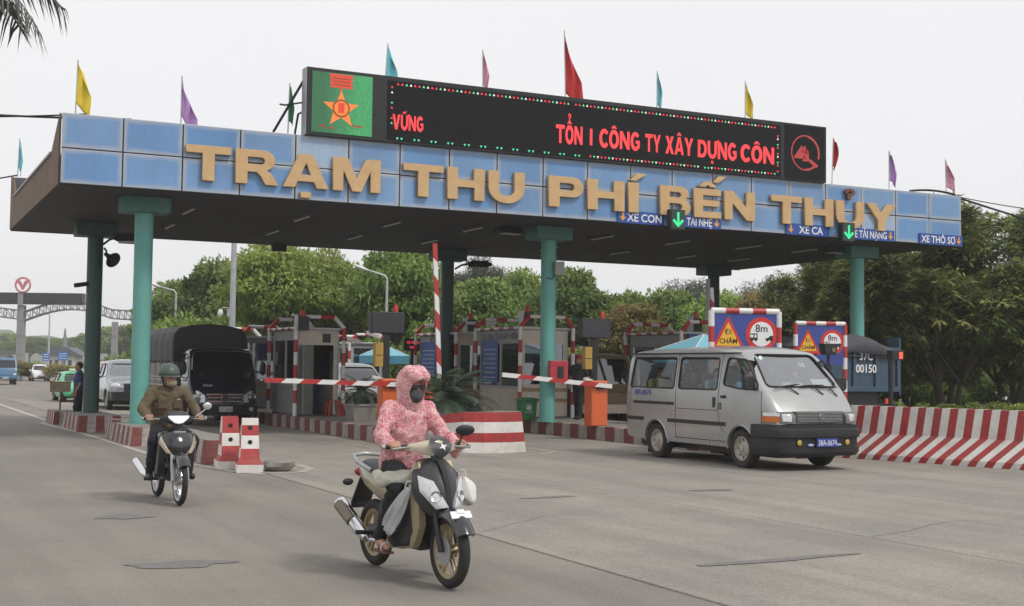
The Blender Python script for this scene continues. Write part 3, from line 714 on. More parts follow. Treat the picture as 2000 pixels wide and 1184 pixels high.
while x < 12.55:
    if not (4.6+1.86 < x < 6.6 and rnd.random() < .3): tri(x, LH-.19, .055, True, [0, 0, 1, 2][i % 4])
    if x > 7.0 and not (10.2 < x < 10.5): tri(x, .13, .055, False, [0, 0, 1, 2][(i+1) % 4])
    elif i % 4 in (0, 1): tri(x, .12, .055, False, 1)
    x += .103; i += 1
for k in range(9):
    z = .2+k*.115; tri(12.6, z, .055, k % 2, [0, 0, 1, 2][k % 4])
    if k % 3: tri(1.96, z+.1, .05, True, [0, 1, 0, 2][k % 4])
mb.build('border_lights', [RLED, G2LED, WLED], led, recalc=False)['kind'] = 'stuff'
# right hand logo square
mb = MB(); mb.bb(12.83, 14.14, -.01, -.002, .04, LH-.05); mb.build('logo_screen', SCR, led)
LOGO = mat('logo_red', (.22, .03, .03), .5, emit=(.4, .03, .03), estr=.55)
mb = MB(); cx, cz = 13.5, .74
for i in range(40):
    a0, a1 = 2*PI*i/40, 2*PI*(i+1)/40; th = .035 if 8 < i < 30 else .06
    if 34 < i < 38: continue
    mb.add([(cx+r_*math.cos(a), -.013, cz+r_*math.sin(a)) for a, r_ in ((a0, .47), (a1, .47), (a1, .47-th), (a0, .47-th))], [(0, 1, 2, 3)])
for poly in ([(-.4, -.16), (-.12, .2), (.02, -.16)], [(-.1, -.22), (.12, -.22), (.1, .05), (0, .12)], [(.14, -.14), (.42, -.3), (.36, -.38), (.1, -.22)], [(-.02, .2), (-.14, .02), (.1, -.04)]):
    mb.add([(cx+a, -.0135, cz+b) for a, b in poly], [tuple(range(len(poly)))])
mb.build('logo', LOGO, led, recalc=False)
for s_ in (.3, 13.9):
    mb = MB(); mb.tube([(s_, .29, .7), (s_-.15, 1.1, .65), (s_-.2, 1.6, -.6)], .025); mb.build('brace', FRAME, led)
mb = MB(); mb.tube([(.02, .3, LH-.25), (-.55, .9, .0)], .03); mb.build('brace', FRAME, led)
mb = MB(); mb.tube([(-.38, .72, .75), (-.3, .62, .72), (.0, .3, .75)], .02); mb.build('brace', FRAME, led)

# ================================================================== FLAGS
def cloth_mat(key, col):
    m = mat(key, col, .75, var=.06, vscale=8)
    return m
FC = {'yellow': (.72, .55, .04), 'purple': (.42, .24, .52), 'green': (.03, .26, .1), 'cyan': (.16, .52, .6), 'pink': (.66, .32, .4), 'red': (.5, .03, .03)}
def flag(color, x, y, z0, pole_h, hoist, fly, droop, label, lean=0, fold=.3, seed=0):
    t = thing('flag', label, 'flag', (x, y, z0))
    rnd = random.Random(seed); top = Vector((lean*pole_h, 0, pole_h))
    mb = MB(); mb.tube([(0, 0, -.04), top], .014, 6); mb.build('flag_pole', GALV, t)
    nu, nv = 12, 14; mb = MB(); vs = []; ph = rnd.uniform(0, 6)
    ca = math.cos(YAW); sa = math.sin(YAW)
    for i in range(nv+1):
        v = i/nv
        for j in range(nu+1):
            u = j/nu
            base = top*(1-.02) - Vector((lean, 0, 1)).normalized()*(hoist*v)
            wv_ = fly*1.0*(.22+.78*min(1, v*2.0))*(1-max(0, fold)*v)*(1+max(0, -fold)*(v-.3))
            dx = u*wv_*(1-.18*math.sin(u*5+ph)); dz = -u*droop*(.55+.45*v)*fly*1.0 - u*u*.1*droop
            dy = .16*fly*math.sin(u*8+v*5+ph)*(u**.5) + .04*math.sin(u*15+v*8+ph)*u
            p = base + Vector((dx*ca+dy*sa, -dx*sa+dy*ca, dz)); vs.append(p)
    fs = [(i*(nu+1)+j, i*(nu+1)+j+1, (i+1)*(nu+1)+j+1, (i+1)*(nu+1)+j) for i in range(nv) for j in range(nu)]
    mb.add(vs, fs); o = mb.build('flag_cloth', cloth_mat('flag_'+color, FC[color]), t, smooth=180)
    s_ = o.modifiers.new('s', 'SOLIDIFY'); s_.thickness = .004
    return t
flag('yellow', .3, .3, CZ1, 1.14, .86, .3, .9, 'yellow flag standing at the free corner of the canopy, beside the cables', .02, .15, 1)
flag('purple', 2.42, .3, CZ1, 1.05, .82, .3, 1.5, 'purple flag above the letter T of the first word', 0, -.1, 2)
flag('green', 4.8, .55, CZ1, 1.2, .8, .14, .6, 'green flag folded against the end of the message board', .02, .3, 3)
flag('cyan', 6.95, .3, 7.95, 1.02, .74, .26, 1.0, 'light blue flag over the board next to the medal picture', .06, .0, 4)
flag('pink', 9.4, .3, 7.95, 1.16, .8, .24, .7, 'pink flag over the board between the blue and the big red flag', -.02, .55, 5)
flag('red', 11.6, .3, 7.95, 1.9, 1.5, .36, 1.3, 'largest flag, red, rising over the middle of the board', -.03, -.4, 6)
flag('cyan', 14.2, .3, 7.95, 1.2, .8, .2, .8, 'light blue flag over the board between the red and the yellow flag', 0, .5, 7)
flag('yellow', 16.9, .3, 7.95, 1.25, .82, .22, .9, 'yellow flag over the board near the red round logo', 0, .1, 8)
flag('red', 19.75, .3, CZ1, 1.3, .72, .34, .4, 'red flag on the canopy edge right after the message board', .04, .85, 9)
flag('purple', 21.75, .3, CZ1, 1.12, .8, .3, .55, 'purple flag above the letter Y of the last word', 0, .3, 10)
flag('pink', 23.85, .3, CZ1, 1.05, .75, .34, .7, 'pink flag at the canopy corner where the cables run to the trees', -.03, .1, 11)
flag('cyan', .1, 9.9, CZ1, 1.0, .75, .16, 1.0, 'light blue flag on the rear corner of the canopy', .03, .4, 12)
mb = MB(); mb.tube([(0, 0, 0), (.1, 0, .75)], .014, 6); o = mb.build('bare_flag_pole', GALV, None); o.location = (.15, 2.4, 5.98); tag(o, 'bare thin flag pole on the canopy side without a flag', 'flag pole')
# ---- cables
def cable(a, b, sag, r_, label, n=18):
    mb = MB(); a = Vector(a); b = Vector(b); P = []
    for i in range(n+1):
        q = i/n; p = a.lerp(b, q); p.z -= sag*4*q*(1-q); P.append(p)
    mb.tube(P, r_, 6); o = mb.build('cable', BLACK, None, smooth=60); tag(o, label, 'cable'); return o
cable((1.4, .25, 6.69), (-7.2, 1.3, 6.72), .14, .022, 'thick upper cable running off the yellow flag corner')
cable((.5, .3, 6.72), (-7.2, 1.5, 6.55), .2, .016, 'thin lower cable running off the yellow flag corner')
cable((.1, 9.9, 6.67), (-8, 11.5, 5.5), .2, .02, 'cable leaving the rear canopy corner by the blue flag')
cable((22.4, .2, 6.7), (24.0, .1, 6.69), -.07, .03, 'cable bundle lying on the roof edge by the pink flag')
cable((24.0, .2, 6.68), (33.5, .8, 5.7), .15, .03, 'heavy cable from the pink flag corner into the trees')
cable((24.0, .25, 6.7), (34.5, 1.5, 7.0), .25, .014, 'thin cable from the pink flag corner above the heavy one')
# ---- things fixed under the canopy
def floodlight(label, loc, rz, arm=.5):
    t = thing('floodlight', label, 'lamp', loc, rz)
    mb = MB(); mb.tube([(0, 0, 0), (arm*.5, 0, .12), (arm, 0, .16)], .03, 8); mb.build('bracket', FRAME, t)
    mb = MB(); mb.loft([[Vector((arm+dx, y*w_, .16+dz)) for y, dz in ((-1, -h_), (1, -h_), (.7, h_), (-.7, h_))] for dx, w_, h_ in ((0, .1, .06), (.12, .17, .1), (.55, .16, .1), (.72, .1, .04))]); mb.build('housing', FRAME, t, smooth=40, bevel=.01)
    mb = MB(); mb.bb(arm+.12, arm+.62, -.13, .13, .045, .058); mb.build('lens', mat('lamp_lens', (.5, .5, .48), .2), t)
floodlight('grey floodlight on the dark green column pointing to the teal one', (1.98, 7.3, 4.7), R(-40), .35)
floodlight('dark floodlight on the back column behind the striped raised arm', (12.55, 9.0, 4.65), R(-20), .4)
floodlight('dark floodlight under the ceiling near the middle teal column', (10.6, 2.2, 5.0), R(15), .2)
floodlight('dark floodlight under the ceiling by the right teal column', (20.3, 1.5, 4.95), R(10), .3)
t = thing('horn_speaker', 'grey horn loudspeaker on the dark green column', 'loudspeaker', (2.0, 7.25, 4.45), R(-60))
mb = MB(); mb.lathe([(.05, 0), (.06, .12), (.1, .22), (.2, .34), (.21, .35), (.19, .345), (.09, .22), (.02, .12)], (.05, 0, 0), (.8, 0, -.45), 18); mb.build('horn', FRAME, t, smooth=40)
mb = MB(); mb.tube([(0, 0, .15), (.1, 0, .05)], .025); mb.build('bracket', FRAME, t)
for x, lab in ((3.05, 'black box hanging from the rear canopy edge near the teal column'), (7.4, 'black box hanging from the rear canopy edge above the green trees')):
    t = thing('signal_box', lab, 'signal box', (x, CD-.3, CZ0-.22)); mb = MB(); mb.bb(-.22, .22, -.08, .08, 0, .2); mb.build('housing', BLACK, t, bevel=.01)
    mb = MB(); mb.bb(-.05, .05, -.03, .03, .2, .26); mb.build('bracket', BLACK, t)
t = thing('bullet_camera', 'dark surveillance camera reaching from the dark green column', 'camera', (1.66, 7.35, 3.65), R(200))
mb = MB(); mb.box((.18, 0, 0), (.42, .12, .11), rotm(0, .18, 0)); mb.build('housing', FRAME, t, bevel=.015); mb = MB(); mb.tube([(0, 0, -.12), (.02, 0, 0)], .025); mb.build('bracket', FRAME, t)
t = thing('meter_box', 'grey electric box high on the middle teal column', 'box', (12.05, 1.66, 4.0), R(-12)); mb = MB(); mb.bb(-.02, .22, -.2, -.02, 0, .34); mb.build('housing', mat('box_grey', (.3, .3, .28), .6, dirt=.3), t, bevel=.01)
mb = MB(); mb.tube([(.02, -.1, 0), (-.06, -.06, -.1), (-.2, -.05, -.06)], .012); mb.build('wire', BLACK, t)
t = thing('fire_cabinet', 'red fire hose cabinet with black window on the middle teal column', 'cabinet', (12.0, 1.6, 1.32), R(-8))
mb = MB(); mb.bb(-.12, .35, -.2, -.02, 0, .54); mb.build('housing', mat('fire_red', (.42, .03, .05), .45, dirt=.15), t, bevel=.012)
mb = MB(); mb.bb(.06, .23, -.206, -.199, .1, .4); mb.build('window', BLACK, t)
# ================================================================== TOLL BOOTHS
CREAM = mat('booth_cream', (.58, .52, .44), .6, var=.08, dirt=.4, dirtcol=(.25, .2, .15)); TAN = mat('booth_tan', (.33, .22, .11), .65, dirt=.3)
BGREY = mat('booth_grey', (.27, .27, .275), .55, dirt=.35); BDARK = mat('booth_dark', (.05, .055, .06), .6); ALUW = mat('alu_frame', (.4, .4, .4), .4, .3)
BGLASS = glass('booth_glass', (.45, .52, .55), .5); POSTER = mat('poster_blue', (.03, .1, .32), .55, var=.12); PAPER = mat('paper', (.62, .63, .62), .7)
def rack(t, x0, x1, y0, y1, zb, bend, top, L_=.34, r_=.055):
    """bent red and white guard pipe arches with rails between"""
    for y in (y0, y1):
        c = .27
        stripe_tube([(x0, y, zb), (x0, y, bend), (x0+c, y, top), (x1-c, y, top), (x1, y, bend), (x1, y, zb)], r_, L_, (0, 1)).build('guard_arch', [PWHITE, PRED], t, smooth=50)
    for x in (x0, x1):
        stripe_tube([(x, y0+.06, bend-.03), (x, y1-.06, bend-.03)], .04, .3, (0, 1)).build('guard_rail', [PWHITE, PRED], t, smooth=50)
def booth(label, x0, x1, y0, y1, front='window', poster=True, title=None, htop=2.72, rackon=True, wallm=CREAM, sidem=None, low=True):
    t = thing('toll_booth', label, 'toll booth', ((x0+x1)/2, (y0+y1)/2, .335)); hx, hy = (x1-x0)/2, (y1-y0)/2; H_ = htop-.335; sidem = sidem or wallm; T = .05; wz0, wz1 = .95, 2.0
    mb = MB(); mb.bb(-hx, hx, -hy, hy, 0, .03); mb.build('floor', BDARK, t)
    mb = MB(); mb.bb(-hx-.1, hx+.1, -hy-.1, hy+.1, H_-.06, H_); mb.build('roof', ALUW, t, bevel=.01)
    # wall facing the lane (x = -hx): lower wall, transom, posts
    mb = MB(); mb.bb(-hx, -hx+T, -hy, hy, .03, wz0-.15); mb.build('side_wall', sidem, t); 
    mb = MB(); mb.bb(-hx-.003, -hx+T, -hy, hy, wz1, H_-.06); mb.build('transom', BGREY, t)
    mb = MB(); mb.bb(-hx-.03, -hx+T+.05, -hy, hy, wz0-.15, wz0-.1); mb.build('counter', ALUW, t)
    for y in (-hy+.025, -.05, hy-.025): mb = MB(); mb.bb(-hx-.006, -hx+T, y-.03, y+.03, wz0-.1, wz1); mb.build('window_post', ALUW, t)
    mb = MB(); mb.bb(-hx+.02, -hx+.028, -hy+.06, -.09, wz0-.08, wz1-.01); mb.build('window_pane', BGLASS, t)
    mb = MB(); mb.bb(-hx+.02, -hx+.028, -.01, hy-.06, wz0-.08, wz1-.01); mb.build('window_pane', BGLASS, t)
    if poster:
        mb = MB(); mb.bb(-hx-.012, -hx-.004, .1, hy-.12, wz0-.02, wz1+.12); p = mb.build('poster', POSTER, t)
        mb = MB(); 
        for k in range(7): mb.bb(-hx-.016, -hx-.0122, .2+.05*(k % 2), hy-.22-.07*(k % 3), wz0+.1+.13*k, wz0+.13+.13*k)
        mb.build('poster_print', mat('print_pale', (.35, .42, .5), .6), p)['kind'] = 'stuff'
    if title:
        o = text('title_letters', title, .2, BLACK, t, (-hx-.005, 0, wz1+.12), (PI/2, 0, -PI/2), .002, .004)
        wd = o.dimensions.x; k = min(1.2, (2*hy-.2)/max(.1, max(v.co.x for v in o.data.vertices)-min(v.co.x for v in o.data.vertices))); o.scale = (k, 1.15, 1)
    # far side wall and back
    mb = MB(); mb.bb(hx-T, hx, -hy, hy, .03, wz0); mb.build('side_wall', wallm, t); mb = MB(); mb.bb(hx-T, hx, -hy, hy, wz1, H_-.06); mb.build('transom', wallm, t)
    for y in (-hy+.03, hy-.03): mb = MB(); mb.bb(hx-T, hx+.004, y-.03, y+.03, wz0, wz1); mb.build('window_post', ALUW, t)
    mb = MB(); mb.bb(-hx+T, hx-T, hy-T, hy, .03, H_-.06); mb.build('back_wall', BGREY, t)
    mb = MB(); mb.bb(hx-.03, hx-.022, -hy+.06, hy-.06, wz0, wz1); mb.build('window_pane', BGLASS, t)
    # front
    if front == 'window':
        mb = MB(); mb.bb(-hx+T, hx-T, -hy, -hy+T, .03, wz0-.05); w_ = mb.build('front_wall', wallm, t)
        for z in (.42, .7): mb = MB(); mb.bb(-hx-.008, hx+.008, -hy-.008, -hy+.02, z, z+.1); mb.build('tan_band', TAN, w_)
        mb = MB(); mb.bb(-hx+T, hx-T, -hy, -hy+T, wz1, H_-.06); mb.build('front_header', wallm, t)
        for x in (-hx+.07, hx-.07): mb = MB(); mb.bb(x-.07, x+.07, -hy-.004, -hy+T, wz0-.05, wz1); mb.build('window_post', wallm, t)
        mb = MB(); mb.bb(-hx+.14, hx-.14, -hy+.02, -hy+.028, wz0-.05, wz1); mb.build('window_pane', BGLASS, t)
        for k, x in enumerate((-.35, .0)): mb = MB(); mb.bb(x, x+.28, -hy+.03, -hy+.035, wz0+.08, wz0+.5); mb.build('notice', PAPER, t)
        mb = MB(); mb.bb(-hx+.15, -hx+.62, -hy+.06, -hy+.08, wz0+.55, wz1-.02); mb.build('blind', PAPER, t)
        mb = MB(); mb.bb(.2, .55, -hy+.06, -hy+.08, wz0+.55, wz1-.02); mb.build('blind', PAPER, t)
        mb = MB(); mb.bb(-.45, .45, .0, .5, .03, 1.0); mb.build('desk', BDARK, t)
    else:
        mb = MB(); mb.bb(-hx+T, hx-T, -hy, -hy+T, 1.88, H_-.06); w_ = mb.build('front_header', wallm, t)
        mb = MB(); mb.bb(.12, .34, -hy-.02, -hy+.0, 1.95, 2.18); mb.build('vent', BLACK, w_)
        mb = MB(); mb.bb(.08, .38, -hy-.06, -hy, 2.2, 2.22); mb.build('vent_hood', ALUW, w_)
        mb = MB(); mb.bb(-hx+T, -.12, -hy, -hy+T, .03, 1.88); mb.build('front_wall', BGREY, t)
        mb = MB(); mb.bb(hx-.14, hx-T, -hy, -hy+T, .03, 1.88); mb.build('door_post', wallm, t)
        mb = MB(); mb.box((-.32, -hy-.17, .96), (.5, .035, 1.82), rotm(0, 0, .75)); d = mb.build('door', mat('door_grey', (.22, .22, .2), .6, dirt=.3), t)
        mb = MB(); mb.box((-.16, -hy-.06, .95), (.03, .06, .1)); mb.build('handle', STEEL, d)
        mb = MB(); mb.bb(.02, .3, .3, .34, .8, 1.75); mb.build('inner_window', PAPER, t)
        mb = MB(); mb.bb(-.4, .5, .35, .8, .03, .85); mb.build('desk', mat('desk_blue', (.03, .06, .2), .6), t)
    if rackon: rack(t, -hx-.08, hx+.08, -hy-.16, hy+.16, 0, H_+.0, H_+.28)
    return t
b1 = booth('toll booth with its grey door standing open and a small black vent', 6.86, 8.02, 6.35, 8.6, 'door', False, None, 2.68, sidem=BGREY)
b2 = booth('cream toll booth with black letters CA BIN THANH NIEN over its side window', 12.4, 13.85, 4.2, 6.75, 'window', True, 'CA BIN THANH NIÊN', 2.78)
b3 = booth('toll booth with blue posters standing behind the cream lettered booth', 12.5, 13.9, 8.7, 11.6, 'window', True, 'BẾN THỦY', 2.72, sidem=BGREY)
b4 = booth('brown toll booth beyond the silver van, behind the large warning board', 17.2, 18.8, 3.7, 6.4, 'window', False, None, 2.75, wallm=mat('booth_brown', (.2, .16, .13), .6, dirt=.4))
b5 = booth('plain grey toll booth half hidden behind the black tarpaulin truck', 6.9, 8.1, 12.2, 14.6, 'window', False, None, 2.55, wallm=BGREY)
b6 = booth('pale grey toll booth far back beyond the blue parasol', 12.5, 13.8, 18.4, 21, 'window', False, None, 2.55, wallm=mat('booth_pale', (.36, .38, .4), .6, dirt=.25))
mb = MB(); mb.bb(-.7, .7, -.03, .0, 2.05, 2.45); o = mb.build('name_board', SBLUE, b4); o.location = (.1, -1.42, -.1)
text('name_letters', 'TRẠM THU PHÍ BẾN THỦY', .1, SYEL, o, (0, -.033, 2.3), ext=.001, bold=.001); text('name_letters', 'CIENCO4', .15, SWHITE, o, (0, -.033, 2.1), ext=.001, bold=.003)
mb = MB(); mb.bb(-1.3, 1.3, -.012, 0, 0, .55); o = mb.build('blue_band', mat('band_blue', (.05, .12, .22), .5), b4); o.location = (-.82, 0, 1.15); o.rotation_euler = (0, 0, PI/2)
# small lamps and boxes on top of the arches
def beacon_box(label, loc, s_=.36, rz=0):
    t = thing('light_box', label, 'lamp', loc, rz); mb = MB(); mb.bb(-.15, .15, -.12, .12, 0, s_); mb.build('housing', BLACK, t, bevel=.012)
    mb = MB(); mb.bb(-.19, -.16, -.14, .14, -.03, s_+.05); mb.build('bracket', GALV, t)
    mb = MB(); mb.lathe([(.07, 0), (.07, .1), (.05, .17), (.02, .19)], (0, 0, s_)); mb.build('beacon', mat('beacon_red', (.5, .04, .02), .35), t, smooth=40)
beacon_box('black light box with red beacon on the open door booth', (6.95, 6.2, 2.6)); beacon_box('black light box with red beacon on the cream lettered booth', (12.7, 4.4, 2.82))
beacon_box('black light box with red beacon on the blue poster booth', (13.0, 8.8, 2.76)); beacon_box('black light box with red beacon on the brown booth', (17.9, 4.0, 2.8))

# ---- lane display on a post with signal and beacon
def display(label, x, y):
    t = thing('lane_display', label, 'display board', (x, y, .335))
    mb = MB(); mb.bb(-.07, .07, -.05, .05, 0, 2.1); mb.build('post', BLACK, t)
    mb = MB(); mb.bb(-.42, .42, -.1, .12, 2.1, 2.6); h = mb.build('housing', BLACK, t, bevel=.015)
    mb = MB(); mb.bb(-.39, .39, -.106, -.099, 2.13, 2.57); mb.build('screen', mat('screen_off', (.03, .032, .036), .35), h)
    mb = MB(); mb.bb(-.3, -.1, -.09, .09, 1.32, 1.88); s_ = mb.build('signal_head', mat('signal_yellow', (.42, .27, .05), .5, dirt=.3), t, bevel=.01)
    mb = MB(); mb.bb(-.29, -.11, -.096, -.09, 1.585, 1.6); mb.build('seam', BLACK, s_)
    mb = MB(); mb.lathe([(.06, 0), (.065, .08), (.05, .16), (.02, .19)], (.22, 0, 2.6)); mb.build('beacon', MC['beacon_red'], t, smooth=40)
    mb = MB(); mb.box((-.28, -.2, 1.05), (.3, .1, .09), rotm(0, .2, .4)); mb.build('reader_camera', PWHITE, t, bevel=.02)
display('black lane display above the planter beside the raised striped arm', 7.55, 1.5); display('black lane display behind the orange barrier cabinet', 13.0, 1.25)
t = thing('toll_price_display', 'small black price display with red digits beside the blue poster booth', 'display', (12.35, 11.9, .335)); mb = MB(); mb.bb(-.04, .04, -.03, .03, 0, 1.85); mb.build('post', BLACK, t)
mb = MB(); mb.bb(-.3, .3, -.06, .06, 1.85, 2.25); mb.build('housing', BLACK, t); text('digits', 'XE 30000', .11, RLED, t, (0, -.064, 2.08), ext=.001, bold=.002); text('digits', 'VND', .11, RLED, t, (0, -.064, 1.92), ext=.001, bold=.002)
# ---- boom barriers
ORANGE = mat('cabinet_orange', (.62, .12, .03), .45, var=.06, dirt=.15)
def arm_mesh(L_, name, parent, h=.1, d=.05, cell=.36):
    mb = MB(); n = int(L_/cell)
    for i in range(n):
        a, b = -i*L_/n, -(i+1)*L_/n; sh = .06
        for c, (p, q) in ((0, (0, 1)),):
            mb.mi(1 if i % 2 else 0); s0 = 0 if i == 0 else sh; s1 = 0 if i == n-1 else sh
            mb.loft([[Vector((x+(s_ if z > 0 else -s_), y*d/2, z*h/2)) for y, z in ((-1, -1), (1, -1), (1, 1), (-1, 1))] for x, s_ in ((a, s0), (b, s1))], True)
    return mb.build(name, [PWHITE, PRED], parent)
def boom(label, x, y, L_, tilt, zarm=.98, rz=0, vertical=False, cab=True):
    t = thing('boom_barrier', label, 'boom barrier', (x, y, .335), rz)
    if cab:
        mb = MB(); mb.bb(-.22, .22, -.18, .18, 0, 1.06); c = mb.build('cabinet', ORANGE, t, bevel=.03)
        mb = MB(); mb.bb(-.24, .24, -.2, .2, .96, 1.0); mb.build('lid_seam', mat('orange_dark', (.4, .07, .02), .5), c)
    a = arm_mesh(L_, 'arm', t); a.location = (.28 if not vertical else 0, -.24, zarm); a.rotation_euler = (0, tilt, 0)
    mb = MB(); mb.box((0, -.215, zarm), (.16, .05, .16)); mb.build('arm_hub', BLACK, t)
    return t
boom('boom barrier lowered across the lane of the black truck', 7.05, -.05, 3.15, R(1.5), .93)
boom('boom barrier across the van lane with its orange cabinet beside the green bin', 12.0, -.6, 2.85, R(5), .93)
boom('striped boom raised upright in front of the rear green column', 8.15, -.05, 3.1, R(87), 1.0, 0, True)
boom('striped boom raised upright beyond the silver van near the brown booth', 17.45, 2.55, 2.6, R(86), 1.0, 0, True)
# ---- litter bin
GREENB = mat('bin_green', (.02, .16, .05), .5, var=.08, dirt=.15)
t = thing('litter_bin', 'green wheeled litter bin with white symbol beside the teal column', 'litter bin', (11.98 - .35, 2.15, .335), R(-10))
t.location = (11.5+.28, 2.55, .335)
mb = MB(); mb.loft([[Vector((p*a, q*b, z)) for p, q in ((-1, -1), (1, -1), (1, 1), (-1, 1))] for a, b, z in ((.19, .19, .03), (.22, .22, .5))]); mb.build('body', GREENB, t, bevel=.02)
mb = MB(); mb.loft([[Vector((p*a, q*b, z)) for p, q in ((-1, -1), (1, -1), (1, 1), (-1, 1))] for a, b, z in ((.24, .24, .5), (.245, .245, .54), (.15, .15, .58))]); mb.build('lid', GREENB, t, bevel=.012)
mb = MB(); mb.torus((0, -.215, .34), (0, 1, 0), .065, .009, 20, 6); mb.build('symbol_ring', SWHITE, t); mb = MB(); mb.prism([(-.035, -.03), (.035, -.03), (0, .045)], (0, -.214, .34), (1, 0, 0), (0, 0, 1), 0, .008); mb.build('symbol', SWHITE, t)
text('lettering', 'CHO TÔI', .05, SWHITE, t, (0, -.212, .2), ext=.001)
for s_ in (-1, 1): mb = MB(); mb.cyl((s_*.17, .2, .05), (s_*.21, .2, .05), .05); mb.build('wheel', BLACK, t)
# ---- warning boards
YEL = mat('warn_yellow', (.75, .42, .03), .5, var=.05); RSIGN = mat('sign_red', (.55, .03, .025), .45, var=.05); SB2 = mat('board_blue', (.035, .06, .27), .5, var=.1, dirt=.12, dirtcol=(.1, .12, .2))
def warn_board(label, x, y, rz, W, zb, zt, post):
    t = thing('warning_board', label, 'sign', (x, y, 0), rz); Hh = zt-zb; r_ = .06*W/1.4
    for s_, pb in ((-1, 0), (1, 0)): stripe_tube([(s_*W/2, 0, pb), (s_*W/2, 0, zt)], r_, .3*W/1.4, (0, 1), start=0).build('post', [PWHITE, PRED], t, smooth=50)
    stripe_tube([(-W/2, 0, zt), (W/2, 0, zt)], r_, .2*W, (0, 1)).build('top_rail', [PWHITE, PRED], t, smooth=50)
    mb = MB(); mb.bb(-W/2+.02, W/2-.02, -.02, .02, zb, zt-.03); b = mb.build('board', SB2, t)
    k = W/1.4; cz = zb+Hh*.53
    def tri3(s_, dy, m, nm):
        mb = MB(); mb.prism([(-s_, -s_*.8), (s_, -s_*.8), (0, s_*1.05)], (-.36*k, dy, cz-.02), (1, 0, 0), (0, 0, 1), 0, .004); return mb.build(nm, m, t)
    tri3(.36*k, -.0205, RSIGN, 'triangle_sign'); tri3(.25*k, -.0255, YEL, 'triangle_face')
    text('lettering', 'ĐI', .15*k, BLACK, t, (-.36*k, -.031, cz-.0*k), ext=.001, bold=0); text('lettering', 'CHÂM', .13*k, BLACK, t, (-.36*k, -.031, cz-.17*k), ext=.001, bold=.003)
    mb = MB(); mb.cyl((.33*k, -.021, cz+.02), (.33*k, -.025, cz+.02), .33*k, seg=36); mb.build('round_sign', RSIGN, t); mb = MB(); mb.cyl((.33*k, -.0255, cz+.02), (.33*k, -.029, cz+.02), .24*k, seg=36); mb.build('round_face', SWHITE, t)
    text('lettering', '8m', .21*k, BLACK, t, (.33*k, -.031, cz+.06*k), ext=.001, bold=.002)
    for s_, nm in ((-1, 'truck_symbol'), (1, 'car_symbol')):
        mb = MB(); cx = (.33+s_*.16)*k; z0 = cz-.06*k
        if s_ < 0: 
            mb.bb(cx-.075*k, cx+.075*k, -.032, -.0295, z0-.035*k, z0+.01*k); mb.bb(cx+.055*k, cx+.075*k, -.032, -.0295, z0+.01*k, z0+.085*k); mb.bb(cx-.075*k, cx+.075*k, -.032, -.0295, z0+.07*k, z0+.09*k); mb.bb(cx-.01*k, cx+.01*k, -.032, -.0295, z0, z0+.08*k)
        else: mb.prism([(-.075, -.035), (.075, -.035), (.075, .05), (.02, .05), (-.02, .01), (-.075, 0)], (cx, -.0295, z0), (k, 0, 0), (0, 0, k), 0, .003)
        for q in (-.04, .04): mb.cyl((cx+q*k, -.0295, z0-.04*k), (cx+q*k, -.033, z0-.04*k), .024*k, seg=12)
        mb.build(nm, BLACK, t)['kind'] = 'stuff'
    return t
warn_board('larger blue DI CHAM warning board right behind the silver van', 12.72, -5.42, R(-14), 1.46, 1.85, 2.88, 0)
warn_board('smaller blue DI CHAM warning board in front of the blue dump truck', 18.5, -.75, R(-14), 1.36, 1.85, 2.9, 0)
t = thing('traffic_signal', 'dark lane signal standing before the smaller warning board', 'signal', (16.05, -4.0, 0)); mb = MB(); mb.cyl((0, 0, 0), (0, 0, 2.05), .035); mb.build('post', BLACK, t)
mb = MB(); mb.loft([[Vector((p*a, q*.1, z)) for p, q in ((-1, -1), (1, -1), (1, 1), (-1, 1))] for a, z in ((.15, 2.05), (.2, 2.3))]); mb.build('hood', BLACK, t, bevel=.01); mb = MB(); mb.cyl((.06, -.101, 2.16), (.06, -.12, 2.16), .05); mb.build('lens', mat('amber_dull', (.2, .14, .05), .3), t)
# ---- parasols
PBLUE = mat('parasol_blue', (.2, .48, .58), .6, var=.06); PB2 = mat('parasol_blue_dark', (.08, .3, .42), .6)
def parasol(label, x, y, W, zt, hh, zb=.335):
    t = thing('parasol', label, 'parasol', (x, y, zb)); zt -= zb
    mb = MB(); q = [Vector((s_*W/2, u*W/2, zt-hh)) for s_, u in ((-1, -1), (1, -1), (1, 1), (-1, 1))]; ap = Vector((0, 0, zt))
    for i in range(4): mb.add([q[i], q[(i+1) % 4], ap], [(0, 1, 2)])
    mb.build('canopy', PBLUE, t).modifiers.new('s', 'SOLIDIFY').thickness = .006
    mb = MB()
    for i in range(4): a, b = q[i], q[(i+1) % 4]; mb.add([a, b, b-Vector((0, 0, .28)), a-Vector((0, 0, .28))], [(0, 1, 2, 3)])
    mb.build('valance', PB2, t).modifiers.new('s', 'SOLIDIFY').thickness = .006
    for i in range(4): mb = MB(); mb.tube([q[i]+Vector((0, 0, .012)), ap+Vector((0, 0, .012))], .014, 6); mb.build('rib', PWHITE, t)
    mb = MB(); mb.cyl((0, 0, 0), (0, 0, zt), .025); mb.build('pole', GALV, t); mb = MB(); mb.cyl((0, 0, 0), (0, 0, .06), .25, seg=20); mb.build('base', CONC, t)
parasol('light blue square parasol behind the white car', 12.9, 15.9, 1.35, 2.42, .38); parasol('light blue square parasol showing over the roof of the silver van', 14.75, -1.0, 1.75, 2.52, .4, 0)
